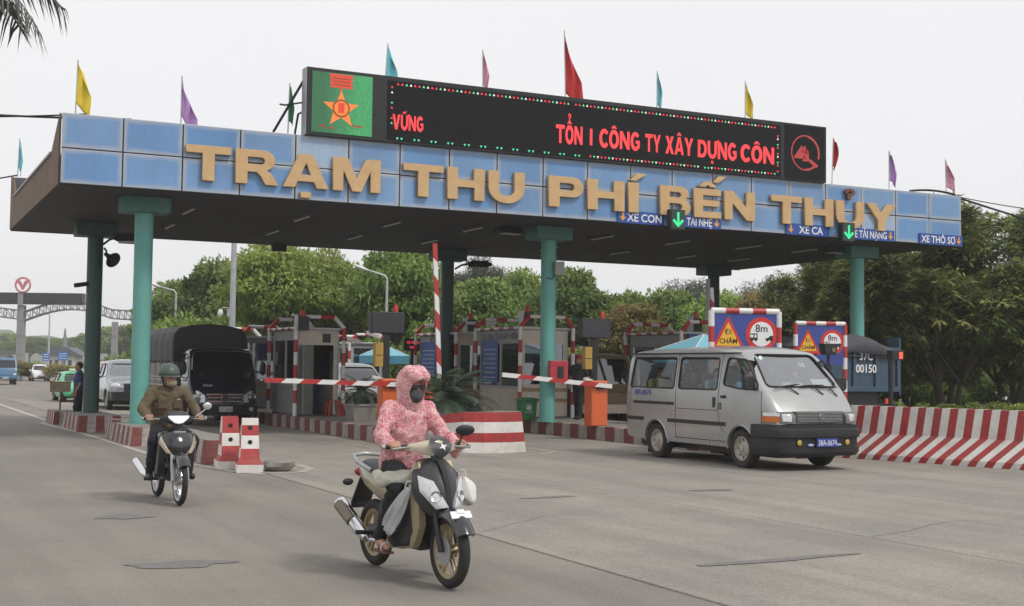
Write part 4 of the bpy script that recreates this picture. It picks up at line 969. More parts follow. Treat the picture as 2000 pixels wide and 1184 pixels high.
# ---- planters and cycads
LEAFD = mat('cycad_leaf', (.05, .085, .05), .5, var=.3, vscale=3, island=.25); TRUNKD = mat('cycad_trunk', (.03, .024, .018), .9, bump=.6, bscale=30)
def cycad(label, x, y, zb, trunk, rad, n, seed, planter=None):
    t = thing('cycad_palm', label, 'plant', (x, y, zb)); rnd = random.Random(seed); z0 = 0
    if planter:
        a, h = planter; mb = MB(); mb.loft([[Vector((p*k, q*k, z)) for p, q in ((-1, -1), (1, -1), (1, 1), (-1, 1))] for k, z in ((a*.8, 0), (a, h*.85), (a*1.06, h*.86), (a*1.06, h), (a*.9, h), (a*.88, h-.06))]); mb.build('planter', CONC, t, bevel=.01); z0 = h-.06
    mb = MB(); mb.lathe([(.14, z0), (.2, z0+trunk*.4), (.2, z0+trunk*.8), (.12, z0+trunk)], seg=14); mb.build('trunk', TRUNKD, t, smooth=60); zt = z0+trunk
    mb = MB(); 
    for i in range(n):
        az = i*2.39996+rnd.uniform(-.2, .2); el0 = R(78-95*(i/n)+rnd.uniform(-8, 8)); L_ = rad*rnd.uniform(.85, 1.1); K = 11; p = Vector((0, 0, zt)); el = el0; P = [p.copy()]
        for k in range(K): d = Vector((math.cos(az)*math.cos(el), math.sin(az)*math.cos(el), math.sin(el))); p = p+d*(L_/K); P.append(p.copy()); el -= R(7.5 if el0 > 0 else 4)
        sd_ = Vector((-math.sin(az), math.cos(az), 0))
        mb.tube(P, [.012*(1-k/(K+2)) for k in range(K+1)], 4)
        for k in range(1, K):
            for h_ in (0, .5):
                c = P[k].lerp(P[k+1], h_); tdir = (P[k+1]-P[k]).normalized(); up = sd_.cross(tdir); l = .2*rad*math.sin(PI*(.12+.82*(k+h_)/K))+.03
                for s_ in (-1, 1):
                    tip = c+sd_*(s_*l)+tdir*(l*.5)+up*(.12*l)*(1)+Vector((0, 0, -.1*l)); wv_ = tdir*(.016*rad)
                    mb.add([c-wv_, c+wv_, tip], [(0, 1, 2)])
    mb.build('fronds', LEAFD, t, recalc=False)
    return t
cycad('large dark cycad palm behind the striped island nose', 7.62, -1.95, .335, .6, 1.2, 56, 3); cycad('small cycad palm in the square concrete planter', 7.45, 2.9, .335, .35, .62, 30, 5, (.33, .42))
t = thing('orange_box', 'orange brown cabinet behind the large cycad palm', 'cabinet', (8.1, .2, .335)); mb = MB(); mb.bb(-.25, .25, -.2, .2, 0, .85); mb.build('housing', mat('ochre', (.45, .2, .04), .6, dirt=.25), t, bevel=.02); mb = MB(); mb.bb(-.27, .27, -.22, .22, .85, .9); mb.build('lid', ORANGE, t)
# low concrete planter wall under the big cycad
mb = MB(); mb.loft([[Vector((p*a, q*b, z)) for p, q in ((-1, -1), (1, -1), (1, 1), (-1, 1))] for a, b, z in ((.6, .75, 0), (.62, .78, .42), (.54, .7, .42), (.5, .66, .3))]); o = mb.build('concrete_planter', mat('dark_conc', (.12, .115, .11), .85, bump=.4, bscale=30), None); o.location = (7.6, -1.95, .336); tag(o, 'dark square concrete planter wall round the large cycad', 'planter')
# red plastic stool, small rusty sign, yellow post
t = thing('plastic_stool', 'small red plastic stool inside the open booth door', 'stool', (7.75, 5.95, .335)); RP = mat('stool_red', (.4, .03, .02), .4)
mb = MB(); mb.bb(-.15, .15, -.15, .15, .4, .43); mb.build('seat', RP, t, bevel=.01)
for a in (-1, 1):
    for b in (-1, 1): mb = MB(); mb.loft([[Vector((a*q+p*.02, b*q+u*.02, z)) for p, u in ((-1, -1), (1, -1), (1, 1), (-1, 1))] for q, z in ((.16, 0), (.13, .4))]); mb.build('leg', RP, t)
t = thing('rusty_sign', 'small faded rectangular plate on a thin rusty post', 'sign', (1.42, 10.4, .36), R(-6)); mb = MB(); mb.tube([(0, 0, 0), (.03, 0, .75)], .022); mb.build('post', mat('rust_post', (.12, .06, .04), .9), t)
mb = MB(); mb.bb(-.27, .27, -.03, -.01, .5, .76); mb.build('plate', mat('faded_plate', (.3, .25, .17), .8, var=.3, vscale=8, dirt=.5, dirtcol=(.2, .1, .06)), t); mb = MB(); mb.bb(-.29, .29, -.035, .0, .76, .78); mb.build('top_edge', RED, t)
t = thing('yellow_post', 'short yellow brown post box against the teal column', 'post box', (2.22, 1.2, .375)); mb = MB(); mb.bb(-.1, .1, -.08, .08, 0, .8); mb.build('body', mat('yellow_box', (.36, .22, .03), .7, dirt=.4), t, bevel=.01); mb = MB(); mb.bb(-.11, .11, -.09, .09, .8, .83); mb.build('cap', mat('box_brown', (.16, .1, .05), .7), t)
# bullet cameras on booth arches
def cam_on(label, loc, rz):
    t = thing('surveillance_camera', label, 'camera', loc, rz); mb = MB(); mb.box((0, -.16, 0), (.11, .4, .1), rotm(.25, 0, 0)); mb.build('housing', PWHITE, t, bevel=.02); mb = MB(); mb.tube([(0, 0, .05), (0, .1, .08)], .02); mb.build('bracket', GALV, t)
cam_on('white camera on the arch of the open door booth', (8.2, 6.1, 2.35), R(60)); cam_on('white camera on the arch of the cream lettered booth', (14.1, 3.9, 2.2), R(50)); cam_on('white camera under the black lane display by the planter', (7.15, 1.6, 2.4), R(30))
# ================================================================== VEHICLES
def interp(tab, v):
    if v <= tab[0][0]: return tab[0][1]
    for (a, fa), (b, fb) in zip(tab[:-1], tab[1:]):
        if v <= b: return fa+(fb-fa)*(v-a)/(b-a)
    return tab[-1][1]
class Body:
    """shell lofted along y (front at the most negative y) with analytic side surface"""
    def __init__(s, st, W, r=.12, crown=.05, nz=9, dens=1):
        s.W = W; s.r = r; s.crown = crown; s.nz = nz
        S = sorted(st); out = []
        for a, b in zip(S[:-1], S[1:]):
            n = max(1, int((b[0]-a[0])/.3))
            for i in range(n): out.append(tuple(x+(y-x)*i/n for x, y in zip(a, b)))
        s.st = out+[S[-1]]
    def at(s, y):
        T = s.st; return [interp([(q[0], q[k]) for q in T], y) for k in (1, 2, 3)]
    def half(s, y, zb, zt, hw, off=0):
        r = s.r; hw -= off; zb += off; zt -= off; r = min(r, (zt-zb)*.4); pts = [(0, zb), (hw*interp(s.W, zb)*.85, zb)]
        z1 = zt-r-s.crown
        for i in range(s.nz):
            z = zb+.03+(z1-zb-.03)*i/(s.nz-1); pts.append((hw*interp(s.W, z), z))
        xe = hw*interp(s.W, z1)
        for a in (25, 50, 75): pts.append((xe-r*(1-math.cos(R(a))), z1+r*math.sin(R(a))))
        xt = xe-r
        for q in (.98, .66, .33): pts.append((xt*q, z1+r+s.crown*(1-q*q)))
        pts.append((0, zt)); return pts
    def loft(s, off=0):
        mb = MB(); rings = []; ys = [q[0] for q in s.st]
        for k, (y, zb, zt, hw) in enumerate(s.st):
            yy = y+(off if k == 0 else -off if k == len(s.st)-1 else 0)
            h = s.half(y, zb, zt, hw, off)
            rings.append([Vector((x, yy, z)) for x, z in h]+[Vector((-x, yy, z)) for x, z in h[-2:0:-1]])
        mb.loft(rings, True); return mb
    def xs(s, y, z):
        zb, zt, hw = s.at(y); return hw*interp(s.W, z)
    def top(s, x, y):
        zb, zt, hw = s.at(y); xt = max(.01, hw*interp(s.W, zt-s.r-s.crown)-s.r); q = min(1, abs(x)/xt); return zt-s.crown*q*q
def rounded(poly, r=.06, n=4):
    out = []; N_ = len(poly)
    for i in range(N_):
        p = Vector(poly[i]); a = Vector(poly[i-1]); b = Vector(poly[(i+1) % N_]); da = (a-p); db = (b-p); ra = min(r, da.length*.45, db.length*.45); p0 = p+da.normalized()*ra; p1 = p+db.normalized()*ra
        for k in range(n+1):
            t = k/n; out.append(tuple(p0*(1-t)**2+p*(2*t*(1-t))+p1*t*t))
    return out
SEAL = mat('window_seal', (.012, .012, .012), .6)
def make_shell(body, t, paint, sidewins, ws=None, rear=None, arches=(), glassm=None, archr=.36, thick=.045, name='body', gws=None, seals=True, doors=()):
    """body panel with real openings, glass panes and rubber seals"""
    outer = tmp(body.loft(0)); cut = []
    inner = tmp(body.loft(thick)); cut.append(inner); pc = []
    for poly in sidewins:
        pl = rounded(poly, .07)
        for s_ in (-1, 1):
            mb = MB(); mb.loft([[Vector((s_*x, y, z)) for y, z in pl] for x in (.35, 1.4)], True); c = tmp(mb); cut.append(c); pc.append((c, Vector((s_, 0, 0)), 'side_window'))
    for pl_, y0, y1, d in ([(*ws, Vector((0, -1, .4)))] if ws else [])+([(*rear, Vector((0, 1, .2)))] if rear else []):
        pl = rounded(pl_, .09); mb = MB(); mb.loft([[Vector((x, y, z)) for x, z in pl] for y in (y0, y1)], True); c = tmp(mb); cut.append(c); pc.append((c, d, 'windshield' if d.y < 0 else 'rear_window'))
    for y in arches:
        for s_ in (-1, 1): mb = MB(); mb.cyl((s_*.45, y, archr*.9), (s_*1.4, y, archr*.9), archr, seg=28); cut.append(tmp(mb))
    for c in cut: 
        bm = bmesh.new(); bm.from_mesh(c.data); bmesh.ops.recalc_face_normals(bm, faces=bm.faces); bm.to_mesh(c.data); bm.free()
    me = boolean(outer, cut); o = mesh_obj(name, me, paint, t, 32)
    g0 = tmp(body.loft(.014))
    for c, d, nm in pc:
        m2 = boolean(g0, [c], 'INTERSECT'); bm = bmesh.new(); bm.from_mesh(m2); bm.normal_update(); dn = d.normalized()
        bmesh.ops.delete(bm, geom=[f for f in bm.faces if f.normal.dot(dn) < .35], context='FACES'); bm.to_mesh(m2); bm.free()
        if len(m2.polygons): mesh_obj(nm, m2, (gws if nm == 'windshield' and gws else glassm), t, 60)
    if seals:
        for poly in sidewins:
            for s_ in (-1, 1):
                pl = rounded(poly, .07); pl.append(pl[0]); P = []
                for a, b in zip(pl[:-1], pl[1:]):
                    for k in range(2): y = a[0]+(b[0]-a[0])*k/2; z = a[1]+(b[1]-a[1])*k/2; P.append((s_*(body.xs(y, z)-.004), y, z))
                P.append(P[0]); mb = MB(); mb.tube(P, .016, 6); mb.build('window_seal', SEAL, t, smooth=60)
    for pts in doors:
        for s_ in (-1, 1):
            P = []
            for a, b in zip(pts[:-1], pts[1:]):
                n = max(2, int(math.hypot(b[0]-a[0], b[1]-a[1])/.12))
                for k in range(n+1): y = a[0]+(b[0]-a[0])*k/n; z = a[1]+(b[1]-a[1])*k/n; P.append((s_*(body.xs(y, z)-.001), y, z))
            mb = MB(); mb.tube(P, .006, 5); mb.build('door_seam', SEAL, t)
    drop(outer, g0, *cut)
    return o
def wheel(t, x, y, r, w_, rim, side, style='steel', name='wheel'):
    """tyre with rim; side = outward x direction"""
    mb = MB(); q = w_/2; s_ = side
    mb.lathe([(r*.62, -q*.8), (r*.78, -q), (r*.93, -q*.98), (r*.985, -q*.75), (r, -q*.4), (r, q*.4), (r*.985, q*.75), (r*.93, q*.98), (r*.78, q), (r*.62, q*.8)], (x, y, r), (1, 0, 0), 32, cap=False)
    o = mb.build(name, RUBBER, t, smooth=40)
    mb = MB(); ax = (s_, 0, 0)
    mb.lathe([(r*.64, q*.86), (r*.6, q*.9), (r*.57, q*.55), (r*.45, q*.35), (r*.38, q*.5), (r*.3, q*.62), (r*.16, q*.66), (r*.15, q*.9), (r*.1, q*.95), (.001, q*.95)], (x, y, r), ax, 28, cap=False)
    mb.build('rim', rim, o, smooth=35)
    mb = MB()
    for k in range(8):
        a = k*PI/4; mb.cyl((x+s_*q*.42, y+r*.47*math.cos(a), r+r*.47*math.sin(a)), (x+s_*q*.47, y+r*.47*math.cos(a), r+r*.47*math.sin(a)), r*.055, seg=8)
    mb.build('rim_holes', BLACK, o)['kind'] = 'stuff'
    return o
def strip(body, t, name, m, y0, y1, z, h, out=.012, sides=(-1, 1), n=14):
    for s_ in sides:
        mb = MB(); rr = []
        for i in range(n+1):
            y = y0+(y1-y0)*i/n; a = body.xs(y, z)-.006; b = a+out+.006; rr.append([Vector((s_*p, y, z+q)) for p, q in ((a, -h/2), (b, -h/2*.8), (b, h/2*.8), (a, h/2))])
        mb.loft(rr, True); mb.build(name, m, t, smooth=40)
LENS = mat('lamp_glass', (.62, .63, .64), .12, .4, var=.15, vscale=30, coat=1); AMBER = mat('amber_lens', (.6, .14, .01), .2, coat=.6); SILV = mat('van_silver', (.385, .395, .385), .28, .5, var=.04, vscale=1.5, coat=.6, dirt=.1, dirtcol=(.22, .2, .17), dscale=1.2)
INT = mat('car_interior', (.16, .16, .16), .8); SEATM = mat('seat_fabric', (.16, .16, .165), .9); RIMS = mat('steel_rim', (.42, .39, .34), .5, .35, dirt=.4, dirtcol=(.2, .16, .12)); PLATEB = mat('plate_blue', (.03, .05, .3), .4, var=.04); PLATEW = mat('plate_white', (.6, .6, .58), .5, dirt=.2)
CGL = glass('car_glass', (.78, .84, .82), .06); WGL = glass('windshield_glass', (.8, .88, .85), 1.1); DGL = glass('dark_glass', (.13, .15, .15), .4)
def plate(t, x, y, z, w_, h, txt, bgm, fgm, rx=0, rz=0, size=None):
    mb = MB(); mb.bb(-w_/2, w_/2, -.008, .008, -h/2, h/2); o = mb.build('number_plate', bgm, t, bevel=.006, bseg=1); o.location = (x, y, z); o.rotation_euler = (rx, 0, rz)
    q = text('plate_text', txt, 1, fgm, o, (0, -.0105, 0), ext=.001, bold=0)
    xs = [v.co.x for v in q.data.vertices]; ys = [v.co.y for v in q.data.vertices]; kx = w_*.88/(max(xs)-min(xs)); ky = h*.66/(max(ys)-min(ys)); cy = (max(ys)+min(ys))/2
    for v in q.data.vertices: v.co.x *= kx; v.co.y = (v.co.y-cy)*ky; v.co.z *= 1
    return o
# ---------------------------------------------------------------- silver van
van = thing('passenger_van', 'silver passenger van with black bumper and blue number plate 38A-0674', 'van', (10.97, -6.25, .014))
VB = Body([(1.16, .42, 1.7, .80), (1.13, .38, 1.95, .86), (1.02, .33, 2.02, .9), (.75, .31, 2.06, .92), (-.4, .3, 2.09, .92), (-1.6, .3, 2.1, .92), (-2.3, .3, 2.07, .92), (-2.52, .3, 2.02, .915), (-2.66, .3, 1.93, .913), (-3.0, .3, 1.6, .905), (-3.26, .3, 1.335, .885), (-3.4, .31, 1.18, .86), (-3.5, .33, 1.05, .83), (-3.56, .36, .96, .80), (-3.6, .4, .88, .76)],
          [(.25, .94), (.45, .985), (.7, 1), (1.05, 1), (1.3, .985), (1.6, .945), (1.95, .885), (2.1, .86)], .13, .05)
make_shell(VB, van, SILV, [[(.95, 1.31), (.88, 1.88), (-.6, 1.88), (-.6, 1.31)], [(-.74, 1.31), (-.74, 1.88), (-1.96, 1.87), (-1.96, 1.31)], [(-2.13, 1.4), (-2.2, 1.87), (-2.72, 1.84), (-3.08, 1.43), (-3.1, 1.34), (-2.6, 1.34)]],
           ([(-.74, 1.385), (.74, 1.385), (.62, 1.93), (-.62, 1.93)], -3.7, -2.3), ([(-.66, 1.3), (.66, 1.3), (.6, 1.85), (-.6, 1.85)], .9, 1.4), (0, -2.66), CGL, .37, gws=WGL,
           doors=[[(-2.05, 1.95), (-2.02, 1.3), (-2.0, .95), (-2.06, .75), (-2.16, .6)], [(-.67, 1.95), (-.67, .42)], [(-.67, .95), (-2.0, .95)], [(-3.2, 1.32), (-3.22, .5)], [(-.67, .42), (-2.2, .42)]])
for s_ in (-1, 1):
    for y in (0, -2.66): wheel(van, s_*.80, y, .325, .2, RIMS, s_)
    mb = MB(); mb.bb(s_*.72-.12, s_*.72+.12, .36, .38, .08, .5); mb.build('mud_flap', BLACK, van); mb = MB(); mb.bb(s_*.72-.12, s_*.72+.12, -2.26, -2.24, .1, .5); mb.build('mud_flap', BLACK, van)
strip(VB, van, 'side_moulding', BLACK, 1.12, .42, .72, .075); strip(VB, van, 'side_moulding', BLACK, -.42, -2.24, .72, .075); strip(VB, van, 'side_moulding', BLACK, -3.02, -3.4, .72, .075)
strip(VB, van, 'door_rail', BLACK, .8, -.62, 1.03, .06, .004); strip(VB, van, 'roof_gutter', SEAL, 1.0, -2.55, 1.955, .022, .02)
for y in (0, -2.66):
    for s_ in (-1, 1):
        mb = MB(); P = [(s_*(VB.xs(y+.39*math.cos(R(a)), .34+.39*math.sin(R(a)))+.003), y+.39*math.cos(R(a)), .335+.39*math.sin(R(a))) for a in range(-5, 186, 10)]; mb.tube(P, .022, 6); mb.build('arch_lip', SILV, van, smooth=60)
mb = MB()
for (y0, y1, z0, z1) in ((1.0, -3.3, .2, .32),): mb.bb(-.6, .6, y1, y0, z0, z1)
mb.build('chassis', BLACK, van)
mb = MB(); mb.bb(-.82, .82, -3.2, .95, .34, .62); mb.build('cabin_floor', INT, van)
# bumper wrapping the nose
mb = MB(); rr = []
for x, y in ((-.935, -2.98), (-.94, -3.25), (-.93, -3.42), (-.89, -3.56), (-.8, -3.66), (-.66, -3.715), (-.4, -3.74), (0, -3.75), (.4, -3.74), (.66, -3.715), (.8, -3.66), (.89, -3.56), (.93, -3.42), (.94, -3.25), (.935, -2.98)):
    rr.append([Vector((x*.97, y+.05, .25)), Vector((x, y, .31)), Vector((x, y-.005, .4)), Vector((x*.985, y+.03, .415)), Vector((x*.985, y+.03, .545)), Vector((x*1.002, y-.012, .56)), Vector((x*1.005, y-.02, .66)), Vector((x*.995, y-.01, .7)), Vector((x*.99, y+.012, .715)), Vector((x*.985, y+.012, .76)), Vector((x*.86, y+.14, .785)), Vector((x*.86, y+.16, .27))])
mb.loft(rr, True); mb.build('bumper', mat('bumper_black', (.013, .013, .015), .55, var=.2, dirt=.15, dirtcol=(.05, .045, .04)), van, smooth=35)
for x in (-.5, .5):
    mb = MB(); mb.lathe([(.044, 0), (.047, .012), (.03, .02), (.002, .023)], (x, -3.715, .475), (0, -1, 0), 18); mb.build('fog_lamp', mat('fog_yellow', (.42, .3, .04), .2, coat=1), van, smooth=40)
for x in (-.27, .3):
    mb = MB(); mb.ell((x, -3.735, .435), (.07, .02, .025), 12, 8); mb.build('fog_lamp', mat('fog_blue', (.3, .33, .55), .15, coat=1), van, smooth=60)
plate(van, .02, -3.79, .475, .43, .14, '38A-0674', PLATEB, SWHITE)
# grille panel and lamps
DGREY = mat('lamp_surround', (.13, .13, .13), .5)
mb = MB(); rr = []
for x in (-.5, -.25, 0, .25, .5): yy = -3.6-.035*(1-(x/.6)**2)-.02; rr.append([Vector((x*.97, yy, .8)), Vector((x, yy+.03, .985)), Vector((x, yy+.1, .985)), Vector((x*.97, yy+.1, .8))])
mb.loft(rr, True); gr = mb.build('grille', mat('grille_grey', (.08, .08, .08), .45, .3), van)
for k in range(7):
    mb = MB(); z = .822+k*.024; P = [(x, -3.6-.035*(1-(x/.6)**2)-.027+.03*(z-.8)/.185, z) for x in (-.47, -.25, 0, .25, .47)]; mb.tube(P, .006, 6); mb.build('grille_bar', mat('grille_bar', (.3, .3, .3), .35, .5), gr)
mb = MB(); mb.torus((0, -3.665, .895), (0, 1, .15), .05, .006, 20, 6); mb.torus((0, -3.668, .91), (0, 1, .15), .026, .005, 16, 6); mb.torus((0, -3.667, .885), (0, 1, .15), .016, .005, 14, 6); mb.build('emblem', CHROME, gr, smooth=60)['kind'] = 'stuff'
for s_ in (-1, 1):
    P = [(.53, -3.655), (.66, -3.635), (.765, -3.59), (.845, -3.47), (.905, -3.25)]
    mb = MB(); mb.loft([[Vector((s_*x*1.0, y-.012, .785)), Vector((s_*x, y-.004, .9)), Vector((s_*x*.985, y+.05, .9+.09*(x/.87))), Vector((s_*x*.93, y+.12, .9+.08)), Vector((s_*x*.93, y+.12, .785))] for x, y in P], True); h = mb.build('headlight', DGREY, van, smooth=40)
    mb = MB(); mb.loft([[Vector((s_*x, y-.03, .805)), Vector((s_*x, y-.018, .945)), Vector((s_*x*.98, y+.06, .945)), Vector((s_*x*.98, y+.06, .805))] for x, y in ((.6, -3.645), (.69, -3.62), (.765, -3.58))], True); mb.build('lens', LENS, h, smooth=40, bevel=.02)
    mb = MB(); mb.loft([[Vector((s_*x, y-.02, .805)), Vector((s_*x, y-.015, .9)), Vector((s_*x*.97, y+.04, .9)), Vector((s_*x*.97, y+.04, .805))] for x, y in ((.785, -3.565), (.85, -3.455), (.905, -3.24))], True); mb.build('turn_signal', AMBER, h, smooth=40)
    mb = MB(); mb.loft([[Vector((s_*x, y-.02, .905)), Vector((s_*x, y-.01, .96)), Vector((s_*x*.97, y+.04, .96)), Vector((s_*x*.97, y+.04, .905))] for x, y in ((.785, -3.555), (.845, -3.45), (.9, -3.25))], True); mb.build('side_lens', LENS, h, smooth=40)
    # mirror
    mb = MB(); mb.loft([[Vector((s_*(.98+a*.11), -3.05+d+.02*abs(a), 1.44+b*.12)) for a, b in ((-1, -.7), (-.7, -1), (.6, -1), (1, -.6), (1, .6), (.6, 1), (-.7, 1), (-1, .7))] for d in (0, .1)], True); m_ = mb.build('mirror', BLACK, van, bevel=.02); mb = MB(); mb.tube([(s_*.85, -3.02, 1.33), (s_*.93, -3.0, 1.35), (s_*.97, -2.98, 1.4)], .025); mb.build('mirror_arm', BLACK, m_)
    # handles
    mb = MB(); mb.bb(s_*.925-.012, s_*.925+.014, -1.92, -1.86, 1.0, 1.18); mb.build('door_handle', BLACK, van, bevel=.01); mb = MB(); mb.bb(s_*.925-.012, s_*.925+.016, -2.24, -2.1, 1.17, 1.22); mb.build('door_handle', BLACK, van, bevel=.01); mb = MB(); mb.bb(s_*.925-.012, s_*.925+.008, -2.1, -2.03, .97, 1.09); mb.build('fuel_flap', DGREY, van)
    mb = MB(); mb.bb(s_*.6-.17, s_*.6+.17, 1.13, 1.175, .8, 1.15); mb.build('tail_lamp', mat('tail_red', (.35, .02, .02), .3), van)
def side_text(t, s_txt, body, y, z, size, m, s_=-1):
    o = text('side_number', s_txt, size, m, t, (s_*(body.xs(y, z)+.004), y, z), (PI/2, 0, -PI/2 if s_ < 0 else PI/2), .001, .003); return o
side_text(van, '38A-0674', VB, .48, 1.17, .155, mat('number_blue', (.1, .11, .3), .6))
for x0, x1 in ((-.66, -.1), (-.12, .42), (.28, .72)):
    P = []
    for k in range(7): x = x0+(x1-x0)*k/6; y = -3.23+.03*(k/6)-.0*(x*x); P.append((x, y-.02, VB.top(x, y)+.035))
    mb = MB(); mb.tube(P, [.008]+[.013]*5+[.006], 6); w_ = mb.build('wiper', BLACK, van); mb = MB(); mb.tube([P[3], (x1-.1, -3.33, VB.top(x1-.1, -3.33)+.012)], .011, 6); mb.build('wiper_arm', BLACK, w_)
# windshield seal
for zz, hw_ in ((1.385, .74), (1.93, .62)): pass
pl = rounded([(-.74, 1.385), (.74, 1.385), (.62, 1.93), (-.62, 1.93)], .09); pl.append(pl[0]); P = []
def ws_y(body, x, z, ya, yb):
    lo, hi = ya, yb
    for _ in range(30):
        m_ = (lo+hi)/2
        if body.top(x, m_) > z: hi = m_
        else: lo = m_
    return lo
for a, b in zip(pl[:-1], pl[1:]):
    n = max(1, int(math.hypot(b[0]-a[0], b[1]-a[1])/.1))
    for k in range(n): x = a[0]+(b[0]-a[0])*k/n; z = a[1]+(b[1]-a[1])*k/n; P.append((x, ws_y(VB, x, z, -3.4, -2.4)-.004, z+.003))
P.append(P[0]); mb = MB(); mb.tube(P, .017, 6); mb.build('windshield_seal', SEAL, van, smooth=60)
mb = MB(); mb.bb(-.8, .8, -3.15, -2.9, .6, 1.28); mb.bb(-.82, .82, -3.05, -2.75, 1.05, 1.3); mb.build('dashboard', INT, van, bevel=.03)
mb = MB(); mb.torus((.42, -2.72, 1.34), (0, -.75, .65), .19, .016, 24, 8); mb.build('steering_wheel', BLACK, van, smooth=60)
mb = MB(); mb.box((.5, -3.04, 1.44), (.36, .015, .2), rotm(-.75, 0, 0)); mb.build('dash_card', PAPER, van)
mb = MB(); mb.box((.05, -3.0, 1.34), (.16, .012, .1), rotm(-.9, 0, .5)); mb.build('dash_card', PAPER, van)
mb = MB()
for q in (-.62, -.52): mb.cyl((q, ws_y(VB, q, 1.87, -3.3, -2.4)-.002, 1.872), (q, ws_y(VB, q, 1.87, -3.3, -2.4)+.012, 1.868), .04, seg=16)
mb.build('sticker', mat('sticker', (.6, .75, .75), .5), van)['kind'] = 'stuff'
text('window_number', '50', .13, SWHITE, van, (.28, ws_y(VB, .28, 1.75, -3.3, -2.4)+.02, 1.73), (R(52), 0, 0), .001, .002)
for (x, y) in ((.42, -2.35), (-.42, -2.35), (0, -1.4), (.45, -1.4), (-.5, -1.4), (.3, -.4), (-.5, -.4), (.3, .5), (-.5, .5)):
    mb = MB(); mb.box((x, y, .75), (.46, .46, .16)); mb.box((x, y+.24, 1.1), (.44, .12, .62), rotm(-.15, 0, 0)); mb.box((x, y+.3, 1.5), (.24, .1, .18)); mb.build('seat', SEATM, van, bevel=.05)

# ---------------------------------------------------------------- generic cars
CW = [(.2, .93), (.4, .99), (.6, 1), (.8, .99), (1.0, .94), (1.3, .82), (1.6, .74), (1.9, .7)]
def simple_car(name, label, cat, loc, paint, st, W, wins, ws, rear, axles, wr, glassm=DGL, r=.12, crown=.05, hwheel=None, rim=RIMS, grp=None, rz=0, grille=None, lights=None, platetxt=None, platepos=None, mirrors=None, archr=None, doors=()):
    t = thing(name, label, cat, loc, rz, grp); B = Body(st, W, r, crown)
    make_shell(B, t, paint, wins, ws, rear, axles, glassm, archr or wr*1.13, seals=True, doors=doors)
    for y in axles:
        for s_ in (-1, 1): wheel(t, s_*hwheel, y, wr, .2, rim, s_)
    ys = [q[0] for q in B.st]; mb = MB(); mb.bb(-hwheel+.12, hwheel-.12, min(ys)+.25, max(ys)-.2, .2, .5); mb.build('chassis', BLACK, t)
    if lights:
        for s_ in (-1, 1):
            x, y, z, sx_, sz_ = lights; mb = MB(); mb.ell((s_*x, y, z), (sx_, .1, sz_), 16, 10, rotm(0, 0, s_*.45)); h = mb.build('headlight', LENS, t, smooth=60)
    if grille:
        x, y, z0, z1, m = grille; mb = MB(); mb.bb(-x, x, y-.02, y+.1, z0, z1); g = mb.build('grille', BLACK, t, bevel=.02)
        nb = max(1, int((z1-z0)/.09))
        for k in range(nb): mb = MB(); z = z0+(k+.5)*(z1-z0)/nb; mb.bb(-x+.02, x-.02, y-.035, y-.02, z-.018, z+.018); mb.build('grille_bar', m, g)
    if platetxt: plate(t, platepos[0], platepos[1], platepos[2], platepos[3], platepos[4], platetxt, PLATEW, BLACK)
    if mirrors:
        for s_ in (-1, 1): mb = MB(); mb.ell((s_*mirrors[0], mirrors[1], mirrors[2]), (.11, .06, .08), 12, 8); mb.build('mirror', paint, t, smooth=60)
    return t, B
def hatch(label, loc, paint, name='hatchback_car', cat='car', taxi=False, k=1.0, rz=0):
    st = [(1.75*k, .4, .95, .6), (1.7*k, .3, 1.15, .68), (1.5*k, .25, 1.42, .73), (1.1*k, .22, 1.5, .75), (.3*k, .2, 1.52, .76), (-.1*k, .2, 1.48, .76), (-.75*k, .2, 1.02, .77), (-1.0*k, .22, .92, .76), (-1.4*k, .25, .8, .72), (-1.65*k, .3, .68, .62), (-1.72*k, .35, .6, .5)]
    t, B = simple_car(name, label, cat, loc, paint, st, CW, [[(1.35*k, .95), (1.25*k, 1.35), (.45*k, 1.4), (.45*k, .95)], [(.35*k, .95), (.35*k, 1.4), (-.05*k, 1.36), (-.55*k, .98)]], ([(-.6, 1.0), (.6, 1.0), (.48, 1.38), (-.48, 1.38)], -1.1*k, .0), None, (1.15*k, -1.15*k), .28, CGL if not taxi else CGL, hwheel=.66, rz=rz, lights=(.55, -1.5*k, .66, .15, .1), grille=(.32, -1.71*k, .32, .46, BLACK), mirrors=(.83, -.5*k, .95), platetxt='37A 1234' if False else None)
    mb = MB(); mb.bb(-.6, .6, -.6*k, 1.3*k, .3, .8); mb.build('seat', SEATM, t, bevel=.08)
    return t
CWHITE = mat('car_white', (.72, .72, .72), .25, coat=.8, var=.03); CGREEN = mat('taxi_green', (.04, .42, .16), .3, coat=.8, var=.05); CSILVER = mat('suv_silver', (.5, .51, .52), .28, .4, coat=.7, var=.04); CDARK = mat('pickup_grey', (.26, .27, .3), .25, .4, coat=.8, var=.05)
hatch('small white hatchback driving up beside the green hedge', (10.3, 97, 0), CWHITE)
t = hatch('green taxi half hidden behind the dark green column', (4.75, 31.8, 0), CGREEN, 'taxi_car', 'car', True)
t.scale = (1.08, 1.15, .87)
mb = MB(); mb.bb(-.3, .3, -.05, .12, 1.52, 1.62); mb.build('roof_sign', mat('taxi_sign', (.6, .75, .7), .4), t, bevel=.02)
